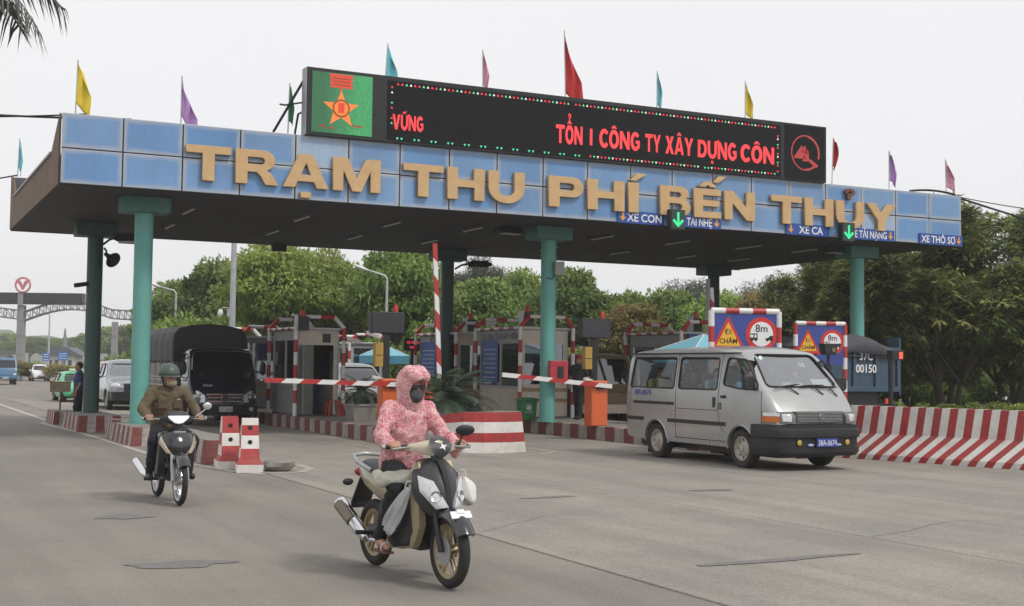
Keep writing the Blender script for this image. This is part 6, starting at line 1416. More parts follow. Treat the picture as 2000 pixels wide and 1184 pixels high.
ex = [(-.12, .2, .24), (-.17, .4, .25), (-.19, .5, .29)]; mb = MB(); mb.tube(ex, .018, 8); e_ = mb.build('exhaust', CHROME, sco, smooth=60)
mb = MB(); mb.tube([(-.185, .42, .26), (-.2, .55, .33), (-.21, .9, .5)], [.04, .058, .056], 16); mb.build('muffler', CHROME, e_, smooth=50); mb = MB(); mb.tube([(-.225, .62, .375), (-.235, .86, .49)], [.05, .05], 12); mb.build('heat_shield', mat('shield_bronze', (.2, .17, .13), .4, .6), e_, smooth=50)
mb = MB(); mb.cyl((-.2, .28, .32), (-.34, .3, .33), .018); mb.build('foot_peg', BLACK, sco); mb = MB(); mb.cyl((.2, .28, .32), (.34, .3, .33), .018); mb.build('foot_peg', BLACK, sco)
hb = mb = MB(); mb.loft([[V(x, y, z+q*hh) if abs(q) == 1 else V(x, y+q*dd, z) for q, in ()] or [V(x, y-dd, z), V(x, y-dd*.7, z+hh*.8), V(x, y, z+hh), V(x, y+dd*.7, z+hh*.7), V(x, y+dd, z), V(x, y+dd*.6, z-hh), V(x, y-dd*.6, z-hh)] for x, y, z, dd, hh in ((-.22, -.3, 1.03, .02, .02), (-.15, -.34, 1.035, .045, .035), (-.08, -.38, 1.035, .065, .055), (0, -.41, 1.03, .07, .07), (.08, -.38, 1.035, .065, .055), (.15, -.34, 1.035, .045, .035), (.22, -.3, 1.03, .02, .02))], True); mb.build('handlebar_cowl', mat('cream_plastic', (.55, .5, .38), .4, .1, coat=.4), sco, smooth=50)
mb = MB(); mb.loft([[V(x*w_, y, z) for x in (-1, -.5, .5, 1)]+[V(0, y+.05, z)] for z, y, w_ in ((.96, -.475, .02), (1.0, -.49, .07), (1.06, -.475, .1), (1.1, -.42, .07), (1.12, -.38, .03))], True); sh = mb.build('instrument_visor', GRP, sco, smooth=50)
mb = MB(); st_ = []
for k in range(8): a = k*PI/4+.4; q = .036 if k % 2 == 0 else .014; st_.append((q*math.cos(a), q*math.sin(a)*.9))
mb.prism(st_, (.01, -.489, 1.045), (1, .0, 0), (0, .3, .95), -.008, .004); mb.build('star_sticker', SWHITE, sh)
mb = MB(); mb.tube([(0, -.42, .93), (0, -.4, 1.02)], .05, 12); mb.build('steering_neck', DKP, sco)
grips(sco, .3, -.27, 1.035)
for s_ in (-1, 1):
    if s_ < 0: continue
    mb = MB(); mb.tube([(s_*.24, -.32, 1.05), (s_*.27, -.34, 1.13)], .008, 6); m_ = mb.build('mirror', BLACK, sco); mb = MB(); mb.ell((s_*.28, -.35, 1.16), (.08, .022, .045), 14, 8, rotm(.2, 0, -.2)); mb.build('mirror_head', BLACK, m_, smooth=60)
def pink_mat():
    m = bpy.data.materials.new('pink_print'); m.use_nodes = True; t = m.node_tree; N = t.nodes; L = t.links; b = N['Principled BSDF']; b.inputs['Roughness'].default_value = .85; b.inputs['Sheen Weight'].default_value = .15
    tc = N.new('ShaderNodeTexCoord'); no = N.new('ShaderNodeTexNoise'); no.inputs['Scale'].default_value = 7; no.inputs['Detail'].default_value = 3; L.new(tc.outputs['Object'], no.inputs['Vector'])
    mx_ = N.new('ShaderNodeVectorMath'); mx_.operation = 'MULTIPLY_ADD'; mx_.inputs[1].default_value = (.22, .22, .22); L.new(no.outputs['Color'], mx_.inputs[0]); L.new(tc.outputs['Object'], mx_.inputs[2])
    vo = N.new('ShaderNodeTexVoronoi'); vo.inputs['Scale'].default_value = 15; L.new(mx_.outputs[0], vo.inputs['Vector'])
    ml = N.new('ShaderNodeMath'); ml.operation = 'MULTIPLY'; ml.inputs[1].default_value = 26; L.new(vo.outputs['Distance'], ml.inputs[0]); sn = N.new('ShaderNodeMath'); sn.operation = 'SINE'; L.new(ml.outputs[0], sn.inputs[0])
    ma = N.new('ShaderNodeMapRange'); ma.inputs[1].default_value = -1; L.new(sn.outputs[0], ma.inputs[0])
    n2 = N.new('ShaderNodeTexNoise'); n2.inputs['Scale'].default_value = 14; L.new(tc.outputs['Object'], n2.inputs['Vector']); ad = N.new('ShaderNodeMath'); ad.operation = 'MULTIPLY_ADD'; ad.inputs[1].default_value = .8; L.new(n2.outputs['Fac'], ad.inputs[0]); 
    s2 = N.new('ShaderNodeMath'); s2.operation = 'MULTIPLY'; s2.inputs[1].default_value = .6; L.new(ma.outputs[0], s2.inputs[0]); L.new(s2.outputs[0], ad.inputs[2])
    cr = N.new('ShaderNodeValToRGB'); cr.color_ramp.elements[0].position = .25; cr.color_ramp.elements[0].color = (.34, .05, .1, 1); cr.color_ramp.elements[1].position = .95; cr.color_ramp.elements[1].color = (.72, .52, .45, 1)
    for p, c in ((.4, (.48, .12, .18)), (.55, (.6, .24, .28)), (.68, (.66, .35, .36)), (.8, (.52, .15, .22))): e_ = cr.color_ramp.elements.new(p); e_.color = (*c, 1)
    L.new(ad.outputs[0], cr.inputs[0]); L.new(cr.outputs[0], b.inputs['Base Color']); return m
PINK = pink_mat(); BLKT = mat('black_trousers', (.012, .012, .014), .9, var=.3)
wo = thing('person', 'person in pink patterned hooded jacket and grey face mask riding the scooter', 'person', SCO, SRZ)
J = dict(pelvis=V(0, .2, .87), chest=V(0, .12, 1.14), neck=V(0, .07, 1.36), head=V(0, .03, 1.485), shL=V(.165, .09, 1.31), shR=V(-.165, .09, 1.31), elL=V(.27, -.02, 1.1), elR=V(-.28, .0, 1.1), wrL=V(.29, -.2, 1.045), wrR=V(-.29, -.2, 1.045), grL=V(.29, -.275, 1.04), grR=V(-.29, -.275, 1.04), axL=V(1, .25, 0), axR=V(1, -.25, 0), inL=-1, inR=1,
         hipL=V(.1, .14, .84), hipR=V(-.1, .14, .84), knL=V(.2, -.2, .7), knR=V(-.21, -.16, .7), anL=V(.24, .03, .29), anR=V(-.25, .06, .3), toeL=V(.25, -.13, .25), toeR=V(-.26, -.1, .25))
fd = V(.1, -1, -.05)
human(wo, J, PINK, BLKT, SKIN, face=fd, hairy=False, wr=.036, ears=False, fat=1.04)
mb = MB(); mb.ell(J['head']+V(0, .01, .03), (.124, .142, .147), 18, 12); mb.cap_(J['head']+V(0, .02, -.06), .115, J['neck']+V(0, 0, -.01), .105); mb.cap_(J['head']+V(-.03, -.02, .11), .075, J['head']+V(-.025, -.125, .088), .05); mb.cap_(J['head']+V(.05, -.02, .11), .075, J['head']+V(.05, -.125, .088), .05)
o = tmp(mb); r_ = o.modifiers.new('r', 'REMESH'); r_.mode = 'VOXEL'; r_.voxel_size = .012; sm = o.modifiers.new('s', 'SMOOTH'); sm.iterations = 5; me0 = ev(o); o.modifiers.clear(); o.data = me0
mb = MB(); mb.ell(J['head']+V(.015, -.13, -.035), (.083, .13, .105), 18, 12); c = tmp(mb); me = boolean(o, [c]); drop(o, c); mesh_obj('hood', me, PINK, wo, 50)
for s_ in (-1, 1): mb = MB(); mb.cap_(V(s_*.285, -.1, 1.045), .055, V(s_*.29, -.185, 1.03), .062); mb.cap_(V(s_*.29, -.15, 1.02), .045, V(s_*.295, -.165, .965), .04); blob('sleeve_cuff', mb, PINK, wo, .01, 2, .02, .05)
MASK = mat('mask_grey', (.07, .07, .075), .9, var=.15, vscale=40)
Hd = J['head']; f = fd.normalized(); 
mb = MB(); mb.ell(Hd+f*.05-V(0, 0, .055), (.068, .066, .062), 16, 10); mb.cap_(Hd+f*.095-V(0, 0, .02), .022, Hd+f*.105-V(0, 0, .075), .016); blob('face_mask', mb, MASK, wo, .008, 3)
mb = MB(); mb.box(Hd+f*.098+V(0, 0, .012), (.13, .012, .03), rotm(0, 0, .1)); mb.build('sunglasses', mat('lens_dark', (.03, .02, .025), .2), wo, bevel=.005)
SANDAL = mat('sandal', (.6, .5, .48), .5)
for s_ in ('L', 'R'): a = J['toe'+s_]; mb = MB(); mb.box(a+V(0, .07, -.035), (.08, .24, .018)); sl = mb.build('sandal', mat('sandal_sole', (.12, .05, .05), .7), wo, bevel=.006); mb = MB(); mb.torus(a+V(0, .03, .0), (0, 1, .3), .036, .009, 16, 6); mb.build('strap', SANDAL, sl)
# shopping on the scooter
BAGM = mat('plastic_bag', (.7, .71, .73), .3, var=.1, vscale=12, alpha=.48); BAGM2 = mat('white_bag', (.68, .67, .64), .5, var=.06)
def bag(label, top, bot, w0, w1, th, m, seed):
    t = thing('carrier_bag', label, 'bag', SCO, SRZ); mb = MB(); rnd = random.Random(seed); rr = []; K = 14; top = Vector(top); bot = Vector(bot); ax = (bot-top).normalized(); u = V(0, 1, 0); u = (u-ax*u.dot(ax)).normalized(); v = ax.cross(u); ph = rnd.uniform(0, 6)
    for k in range(K+1):
        q = k/K; w_ = w0+(w1-w0)*q**.8; w_ *= 1 if q < .9 else 1-(q-.9)*2.5; d = th*(.35+.65*math.sin(PI*min(1, q*.95))); c = top.lerp(bot, q); n = 26
        rr.append([c+u*(w_*math.cos(2*PI*i/n)*(1+.1*math.sin(5*i+q*3+ph)))+v*(d*math.sin(2*PI*i/n)*(1+.35*math.sin(i*2.2+ph+q*2)*(1-.3*q)))+ax*(.012*math.sin(i*1.7+ph)*q) for i in range(n)])
    mb.loft(rr, True); mb.build('bag_film', m, t, smooth=50)
    mb = MB(); mb.tube([top+V(-.02, .02, .01), top+V(-.01, .0, .06), top+V(.02, -.02, .06), top+V(.03, -.02, .01)], .006, 6); mb.build('handle', m, t); return t
bag('translucent plastic bag hanging past the rider knee down to the foot', (-.21, -.35, .72), (-.28, -.13, .4), .025, .1, .05, BAGM, 3)
bag('white plastic bag bulging on the other side of the scooter front', (.21, -.42, .8), (.27, -.42, .6), .04, .1, .08, BAGM2, 5)
t = thing('folded_cloth', 'pale folded bag lying across the scooter rider lap', 'bag', SCO, SRZ); mb = MB(); mb.cap_(V(-.3, -.08, .78), .055, V(-.12, -.22, .8), .06); mb.cap_(V(-.27, .08, .8), .045, V(-.3, -.08, .76), .055); blob('cloth', mb, mat('pale_cloth', (.5, .5, .43), .8), t, .012, 3, .02, .05)
# ------------------------------------------------------------ man on the black motorbike
MO = V(.035, -11.09, 0.004); MRZ = R(1.5)
mo = thing('motorbike', 'black motorbike with bright white headlamp ridden by the helmeted person', 'motorbike', MO, MRZ)
bike_wheel(mo, .58, .285, ALR, 0, wid=.04, disc=False); bike_wheel(mo, -.58, .285, ALR, 0, wid=.036, disc=False)
for s_ in (-1, 1): mb = MB(); mb.tube([(s_*.085, -.58, .285), (s_*.085, -.52, .5)], .024, 10); mb.tube([(s_*.085, -.52, .5), (s_*.08, -.42, .78)], .019, 10); mb.build('fork', STEEL, mo, smooth=60)
mb = MB(); rr = []
for a in range(-45, 60, 9): c, s_ = math.sin(R(a)), math.cos(R(a)); rr.append([V(x, -.58-c*q, .285+s_*q) for x, q in ((-.075, .25), (-.07, .3), (-.04, .33), (0, .338), (.04, .33), (.07, .3), (.075, .25), (.05, .29), (-.05, .29))])
mb.loft(rr, True); mb.build('front_fender', BLKGLOSS, mo, smooth=50)
mb = MB(); mb.box((0, -.745, .555), (.09, .012, .04), rotm(-.6, 0, 0)); mb.build('fender_badge', PAPER, mo)
mb = MB(); mb.loft([vring(.52, .04, -.5, -.42), vring(.58, .12, -.54, -.4), vring(.66, .2, -.56, -.38), vring(.75, .22, -.53, -.36), vring(.83, .19, -.47, -.34), vring(.88, .1, -.43, -.33)], True); mb.build('front_cowl', BLKGLOSS, mo, smooth=40)
lens_on(mo, 'indicator', mat('clear_amber', (.62, .5, .4), .15, .2, coat=1), [[(.1, -.525, .6), (.14, -.49, .6), (.215, -.4, .72), (.19, -.4, .8)]], .015)
mb = MB(); mb.box((0, -.51, .855), (.13, .012, .018)); mb.build('badge', CHROME, mo)
for s_ in (-1, 1):
    out_ = [(-.36, .84), (-.42, .7), (-.38, .5), (-.3, .35), (-.2, .3), (-.12, .4), (-.18, .6), (-.28, .82)]
    mb = MB(); mb.loft([[V(s_*x, y, z) for y, z in out_] for x in (.12, .21)]+[[V(s_*.22, -.26+(y+.26)*.85, .57+(z-.57)*.85) for y, z in out_]], True); mb.build('leg_shield', BLKGLOSS, mo, smooth=45)
mb = MB(); mb.loft([oval(-.32, .6, .09, .22), oval(-.1, .52, .09, .14), oval(.15, .58, .1, .14), oval(.45, .68, .12, .1), oval(.75, .74, .08, .06)], True); mb.build('frame_cover', DKP, mo, smooth=50)
mb = MB(); mb.loft([oval(-.02, .73, .09, .03), oval(.2, .76, .125, .045), oval(.5, .79, .12, .045), oval(.75, .82, .08, .03)], True); mb.build('seat', MC['seat_grey'], mo, smooth=60)
mb = MB(); mb.loft([oval(-.3, .38, .09, .09), oval(-.1, .36, .13, .12), oval(.15, .36, .12, .11)], True); mb.build('engine', ENG, mo, smooth=50)
mb = MB(); mb.tube([(-.1, -.2, .3), (-.16, .1, .26), (-.19, .35, .28)], .016, 8); e_ = mb.build('exhaust', CHROME, mo, smooth=60); mb = MB(); mb.tube([(-.19, .3, .28), (-.2, .42, .3), (-.215, .85, .42)], [.03, .05, .05], 16); mb.build('muffler', CHROME, e_, smooth=50)
for s_ in (-1, 1): mb = MB(); mb.cyl((s_*.12, -.02, .27), (s_*.3, -.02, .27), .017); mb.build('foot_peg', BLACK, mo); mb = MB(); mb.bb(s_*.27-.02, s_*.27+.02, -.06, .04, .255, .29); mb.build('peg_rubber', BLACK, mo)
mb = MB(); mb.loft([[V(x, y-dd, z), V(x, y-dd*.7, z+hh*.8), V(x, y, z+hh), V(x, y+dd*.7, z+hh*.7), V(x, y+dd, z), V(x, y+dd*.6, z-hh), V(x, y-dd*.6, z-hh)] for x, y, z, dd, hh in ((-.2, -.3, 1.0, .025, .025), (-.12, -.34, 1.0, .05, .05), (0, -.37, .985, .07, .07), (.12, -.34, 1.0, .05, .05), (.2, -.3, 1.0, .025, .025))], True); mb.build('handlebar_cowl', DKP, mo, smooth=50)
mb = MB(); mb.prism([(-.13, .035), (.13, .035), (.11, -.0), (.05, -.05), (0, -.062), (-.05, -.05), (-.11, 0)], (0, -.425, 1.0), (1, 0, 0), (0, .25, .97), 0, .035); mb.build('headlight', mat('lit_headlamp', (.8, .82, .88), .12, emit=(.9, .92, 1), estr=.35), mo, smooth=40, bevel=.012)
mb = MB(); mb.loft([[V(x*w_, y, z) for x in (-1, 1)]+[V(x*w_*.9, y+.06, z) for x in (1, -1)] for z, y, w_ in ((1.045, -.4, .1), (1.075, -.37, .11), (1.09, -.33, .08))], True); mb.build('visor', GRP, mo, smooth=40)
grips(mo, .3, -.25, 1.0)
mb = MB(); mb.tube([(.24, -.28, 1.02), (.3, -.3, 1.07), (.36, -.31, 1.12)], .007, 6); m_ = mb.build('mirror', CHROME, mo); mb = MB(); mb.ell((.37, -.31, 1.15), (.055, .02, .045), 14, 10, rotm(.2, 0, 0)); mb.build('mirror_head', mat('mirror_white', (.62, .62, .62), .15, .5), m_, smooth=60)
mb = MB(); mb.box((0, .8, .6), (.17, .01, .14), rotm(.2, 0, 0)); mb.build('number_plate', PLATEW, mo)
BRN = mat('brown_jacket', (.115, .085, .05), .85, var=.15, bump=.2, bscale=80); NAVT = mat('dark_trousers', (.016, .018, .025), .85, var=.2)
ma_ = thing('person', 'person in brown jacket and green helmet riding the black motorbike', 'person', MO, MRZ)
J = dict(pelvis=V(0, .24, .87), chest=V(0, .18, 1.13), neck=V(0, .13, 1.35), head=V(.0, .08, 1.475), shL=V(.19, .15, 1.3), shR=V(-.19, .15, 1.3), elL=V(.31, .05, 1.1), elR=V(-.32, .06, 1.1), wrL=V(.3, -.17, 1.02), wrR=V(-.3, -.17, 1.02), grL=V(.3, -.25, 1.005), grR=V(-.3, -.25, 1.005), axL=V(1, .3, 0), axR=V(1, -.3, 0), inL=-1, inR=1,
         hipL=V(.1, .18, .83), hipR=V(-.1, .18, .83), knL=V(.23, -.22, .74), knR=V(-.23, -.22, .74), anL=V(.23, .02, .33), anR=V(-.23, .02, .33), toeL=V(.25, -.14, .3), toeR=V(-.25, -.14, .3))
fd = V(.28, -1, -.04); human(ma_, J, BRN, NAVT, SKIND, face=fd, hairy=False, wr=.04, fat=1.08, shoe=BLACK)
Hd = J['head']; f = fd.normalized(); HELM = mat('helmet_green', (.055, .085, .07), .4, var=.1, dirt=.2)
mb = MB(); mb.lathe([(.128, 0), (.13, .03), (.118, .08), (.085, .125), (.04, .145), (.002, .15)], Hd+V(0, .0, .035)-f*.015, (0, 0, 1), 24, cap=False); mb.lathe([(.128, 0), (.133, -.01), (.12, -.012)], Hd+V(0, 0, .035)-f*.015, (0, 0, 1), 24, cap=False); h = mb.build('helmet', HELM, ma_, smooth=50); h.modifiers.new('s', 'SOLIDIFY').thickness = .008
sdv = f.cross(V(0, 0, 1)).normalized(); mb = MB(); c0 = Hd+V(0, 0, .035)-f*.015; mb.loft([[c0+(f*math.cos(a)+sdv*math.sin(a))*q+V(0, 0, dz) for q, dz in ((.122, .01), (.128+.045*math.cos(a*1.1)**2, -.012), (.125, .0))] for a in [R(k) for k in range(-75, 76, 10)]], True); mb.build('helmet_brim', HELM, ma_, smooth=50)
mb = MB(); mb.cap_(Hd+sdv*.1+V(0, .01, .02), .016, Hd+sdv*.07-V(0, 0, .09)+f*.0, .012); mb.cap_(Hd-sdv*.1+V(0, .01, .02), .016, Hd-sdv*.07-V(0, 0, .09), .012); mb.cap_(Hd+sdv*.07-V(0, 0, .09), .012, Hd-V(0, 0, .125)+f*.03, .012); mb.cap_(Hd-sdv*.07-V(0, 0, .09), .012, Hd-V(0, 0, .125)+f*.03, .012); blob('chin_strap', mb, BLACK, ma_, .008, 1)
TM = mat('tan_mask', (.3, .26, .17), .9, var=.3, vscale=60); mb = MB(); mb.ell(Hd+f*.055-V(0, 0, .05), (.066, .06, .052), 16, 10); mb.cap_(Hd+f*.1-V(0, 0, .022), .018, Hd+f*.1-V(0, 0, .07), .018); blob('face_mask', mb, TM, ma_, .008, 3)
mb = MB(); mb.box(J['chest']+V(.1, -.165, .09), (.035, .006, .012)); mb.build('chest_badge', PAPER, ma_)
for s_ in (-1, 1): mb = MB(); mb.box(J['chest']+V(s_*.09, -.158, .03), (.11, .012, .1), rotm(.1, 0, s_*.2)); pk = mb.build('chest_pocket', BRN, ma_, bevel=.006); mb = MB(); mb.box(J['chest']+V(s_*.09, -.168, .075), (.112, .01, .03), rotm(.1, 0, s_*.2)); mb.build('pocket_flap', BRN, pk, bevel=.004)
mb = MB(); mb.torus(J['neck']+V(0, -.0, .015), (0, -.3, 1), .068, .022, 20, 8); mb.build('collar', BRN, ma_, smooth=60)
# ------------------------------------------------------------ people in the van
def seated(label, x, y, shirt, face=V(0, -1, 0), hair=HAIR, dz=0, sk=SKIND, vanloc=van.location):
    t = thing('person', label, 'person', (vanloc[0]+x, vanloc[1]+y, vanloc[2]+.9+dz))
    J = dict(pelvis=V(0, .06, .1), chest=V(0, .06, .38), neck=V(0, .04, .6), head=V(0, .0, .73), shL=V(.18, .05, .55), shR=V(-.18, .05, .55), elL=V(.23, -.02, .28), elR=V(-.23, -.02, .28), wrL=V(.16, -.24, .2), wrR=V(-.16, -.24, .2), grL=V(.14, -.32, .19), grR=V(-.14, -.32, .19), hipL=V(.09, 0, .09), hipR=V(-.09, 0, .09), knL=V(.13, -.4, .1), knR=V(-.13, -.4, .1), anL=V(.13, -.42, -.3), anR=V(-.13, -.42, -.3), toeL=V(.13, -.56, -.33), toeR=V(-.13, -.56, -.33))
    human(t, J, shirt, NAVT, sk, hair, face, short=True, wr=.012, vox=.011, topname='shirt', shoe=BLACK)
    t.scale = (.95, .95, .93); return t
seated('person in yellow shirt seated at the van rear side window', -.56, .38, mat('shirt_yellow', (.55, .47, .16), .8), V(.5, -1, 0))
seated('person in dark red clothes seated behind the blue shirted passenger', -.56, -.75, mat('shirt_maroon', (.07, .03, .03), .8), V(-.5, -1, 0), dz=-.05)
seated('person in pale blue shirt seated at the van sliding door window', -.56, -1.5, mat('shirt_pale_blue', (.4, .55, .62), .8), V(-.2, -1, 0))
seated('person in light blue top in the van front seat by the black mirror', -.56, -2.42, mat('shirt_blue', (.25, .42, .6), .8), V(.1, -1, 0), dz=-.02, sk=SKIN)
seated('van driver in pale shirt behind the steering wheel', .42, -2.4, mat('shirt_white', (.55, .56, .58), .8), V(-.15, -1, 0), dz=-.02)
seated('person in green top seen through the van windshield', -.02, -1.55, mat('shirt_green', (.12, .25, .12), .8), V(0, -1, 0), dz=-.03)
# ------------------------------------------------------------ people on foot
def standing(label, loc, rz, top, bottom, cap=None, step=.12):
    t = thing('person', label, 'person', loc, rz)
    J = dict(pelvis=V(0, 0, .92), chest=V(0, 0, 1.2), neck=V(0, .0, 1.43), head=V(0, -.02, 1.56), shL=V(.18, 0, 1.37), shR=V(-.18, 0, 1.37), elL=V(.24, .03, 1.1), elR=V(-.24, -.02, 1.1), wrL=V(.24, -.08, .88), wrR=V(-.22, -.14, .9), grL=V(.24, -.1, .8), grR=V(-.22, -.17, .82), axL=V(0, 1, 0), axR=V(0, 1, 0), hipL=V(.09, 0, .88), hipR=V(-.09, 0, .88), knL=V(.1, -.06-step*.4, .48), knR=V(-.1, .02, .48), anL=V(.1, -step, .08), anR=V(-.1, step, .08), toeL=V(.11, -step-.15, .035), toeR=V(-.11, step-.15, .035))
    human(t, J, top, bottom, SKIND, short=True, wr=.014, vox=.011, shoe=BLACK, topname='shirt')
    if cap: mb = MB(); mb.ell(J['head']+V(0, .01, .06), (.09, .1, .07), 14, 8); mb.cap_(J['head']+V(-.04, -.12, .05), .015, J['head']+V(.04, -.12, .05), .015); blob('cap', mb, cap, t, .01, 2)
    return t
standing('person in dark clothes and red cap walking on the island beside the booth arch', (13.55, 3.0, .335), R(-60), mat('shirt_dark', (.03, .035, .035), .85), NAVT, mat('cap_red', (.35, .03, .03), .7))
standing('person in blue and red jacket standing by the dark green column', (1.72, 9.0, .004), R(-100), mat('shirt_navy', (.02, .04, .14), .8, dirt=.5, dirtcol=(.4, .05, .03), dscale=6), NAVT, None, .03)
# ================================================================== VEGETATION
def leaf_mat(key, c1, c2, young=None):
    m = bpy.data.materials.new(key); m.use_nodes = True; MC[key] = m; t = m.node_tree; N = t.nodes; L = t.links; b = N['Principled BSDF']; b.inputs['Roughness'].default_value = .55; b.inputs['Specular IOR Level'].default_value = .35
    ge = N.new('ShaderNodeNewGeometry'); mi = N.new('ShaderNodeMix'); mi.data_type = 'RGBA'; mi.inputs[6].default_value = (*c1, 1); mi.inputs[7].default_value = (*c2, 1); L.new(ge.outputs['Random Per Island'], mi.inputs[0]); last = mi.outputs[2]
    at = N.new('ShaderNodeAttribute'); at.attribute_name = 'tint'
    if young:
        m2 = N.new('ShaderNodeMix'); m2.data_type = 'RGBA'; m2.inputs[7].default_value = (*young, 1); L.new(at.outputs['Fac'], m2.inputs[0]); L.new(last, m2.inputs[6]); last = m2.outputs[2]
    oi = N.new('ShaderNodeObjectInfo'); hs = N.new('ShaderNodeHueSaturation'); mr = N.new('ShaderNodeMapRange'); mr.inputs[3].default_value = .8; mr.inputs[4].default_value = 1.25; L.new(oi.outputs['Random'], mr.inputs[0]); L.new(mr.outputs[0], hs.inputs['Value']); L.new(last, hs.inputs['Color'])
    L.new(hs.outputs[0], b.inputs['Base Color'])
    tr = N.new('ShaderNodeBsdfTranslucent'); L.new(hs.outputs[0], tr.inputs[0]); ms = N.new('ShaderNodeMixShader'); ms.inputs[0].default_value = .33; L.new(b.outputs[0], ms.inputs[1]); L.new(tr.outputs[0], ms.inputs[2]); L.new(ms.outputs[0], N['Material Output'].inputs[0])
    return m
LM_DARK = leaf_mat('leaf_dark', (.06, .115, .03), (.13, .2, .05), (.26, .34, .09)); LM_MID = leaf_mat('leaf_mid', (.09, .16, .035), (.17, .27, .055), (.32, .41, .1)); LM_LIGHT = leaf_mat('leaf_light', (.14, .22, .035), (.25, .34, .065), (.4, .45, .12)); LM_MANGO = leaf_mat('leaf_mango', (.075, .12, .034), (.14, .195, .06), (.42, .42, .15)); LM_YEL = leaf_mat('leaf_yellow', (.14, .16, .04), (.24, .22, .07), (.38, .28, .11)); LM_WISP = leaf_mat('leaf_wispy', (.05, .06, .045), (.085, .095, .065), (.11, .12, .08))
BARK = mat('bark', (.075, .06, .045), .95, var=.3, vscale=8, bump=.7, bscale=18)
def leaf_mesh(name, C, A, Nn, ln, wd, tint, m):
    """numpy arrays -> diamond leaves"""
    S = np.cross(A, Nn); S /= np.linalg.norm(S, axis=1, keepdims=True)+1e-9; n = len(C)
    ln = np.broadcast_to(ln, n)[:, None]; wd = np.broadcast_to(wd, n)[:, None]
    v = np.empty((n, 4, 3)); v[:, 0] = C; v[:, 1] = C+A*ln*.45+S*wd*.5; v[:, 2] = C+A*ln; v[:, 3] = C+A*ln*.45-S*wd*.5
    me = bpy.data.meshes.new(name); me.vertices.add(n*4); me.vertices.foreach_set('co', v.reshape(-1)); me.loops.add(n*4); me.loops.foreach_set('vertex_index', np.arange(n*4, dtype=np.int32)); me.polygons.add(n); me.polygons.foreach_set('loop_start', np.arange(0, n*4, 4, dtype=np.int32))
    at = me.attributes.new('tint', 'FLOAT', 'POINT'); at.data.foreach_set('value', np.repeat(tint, 4).astype(np.float32)); me.update(); me.materials.append(m); return me
def unit(rs, n): v = rs.normal(size=(n, 3)); return v/np.linalg.norm(v, axis=1, keepdims=True)
def crown_mesh(seed, W, H_, nl, per, ln, wd, m, lobe=.24, kind='broad', flat=1.0):
    """crown centred over the origin, W half width, H_ height (bottom at 0)"""
    rs = np.random.RandomState(seed); L_ = unit(rs, nl); L_[:, 2] = np.abs(L_[:, 2])*1.25-.35; rad = rs.uniform(.45, .95, nl)**.6
    cen = L_*rad[:, None]*np.array([W*.82, W*.82, H_*.42])+np.array([0, 0, H_*.45]); r_ = rs.uniform(.7, 1.25, nl)*lobe*W
    C, A, Nn, T = [], [], [], []
    for k in range(nl):
        u = unit(rs, per); u[:, 2] = u[:, 2]*.8+.12; p = cen[k]+u*r_[k]*rs.uniform(.55, 1.08, (per, 1))*np.array([1.15, 1.15, .8*flat])
        if kind == 'wispy': d = unit(rs, per)*.5+np.array([0, 0, -.35])+u*.4
        else: d = unit(rs, per)*.8+u*.6+np.array([0, 0, -.35])
        d /= np.linalg.norm(d, axis=1, keepdims=True); nn = u*.7+unit(rs, per)*.6+np.array([0, 0, .5]); C.append(p); A.append(d); Nn.append(nn)
        T.append(np.clip(rs.uniform(-.1, .75)+.55*(u[:, 2]-.1)+.25*rs.normal(size=per), 0, 1)*np.clip((cen[k, 2]/H_)*1.2, .2, 1))
    C = np.concatenate(C); n = len(C)
    return leaf_mesh('crown', C, np.concatenate(A), np.concatenate(Nn), rs.uniform(.7, 1.3, n)*ln, rs.uniform(.7, 1.2, n)*wd, np.concatenate(T), m), cen
def mango_mesh(seed, W, H_, ncl, m):
    """drooping rosettes of long narrow leaves, young pale ones on the outside"""
    rs = np.random.RandomState(seed); C, A, Nn, T = [], [], [], []; lob = unit(rs, 26); lob[:, 2] = lob[:, 2]*.9+.15; lc = lob*np.array([W*.72, W*.72, H_*.4])+np.array([0, 0, H_*.5]); lr = rs.uniform(.26, .4, 26)*W
    for k in range(ncl):
        j = rs.randint(26); u = unit(rs, 1)[0]; 
        if u[2] < -.5: u[2] *= -1
        p = lc[j]+u*lr[j]*rs.uniform(.55, 1.1)*np.array([1, 1, .85]); outw = p-np.array([0, 0, H_*.45]); outw /= np.linalg.norm(outw)+1e-9
        n = rs.randint(11, 17); az = rs.uniform(0, 6.28)+np.arange(n)*2.4; el = rs.uniform(-1.0, .25, n)
        d = np.stack([np.cos(az)*np.cos(el), np.sin(az)*np.cos(el), np.sin(el)], 1)+outw*.45; d /= np.linalg.norm(d, axis=1, keepdims=True)
        C.append(np.repeat(p[None], n, 0)+d*.03); A.append(d); nn = np.tile([0, 0, 1.], (n, 1))+rs.normal(size=(n, 3))*.25+d*.4; Nn.append(nn); yn = rs.uniform() < (.42 if p[2] > H_*.5 else .14); T.append(np.full(n, rs.uniform(.35, .95) if yn else rs.uniform(0, .12)))
    C = np.concatenate(C); n = len(C)
    return leaf_mesh('crown', C, np.concatenate(A), np.concatenate(Nn), rs.uniform(.8, 1.25, n)*.3, rs.uniform(.8, 1.1, n)*.08, np.concatenate(T), m), lc
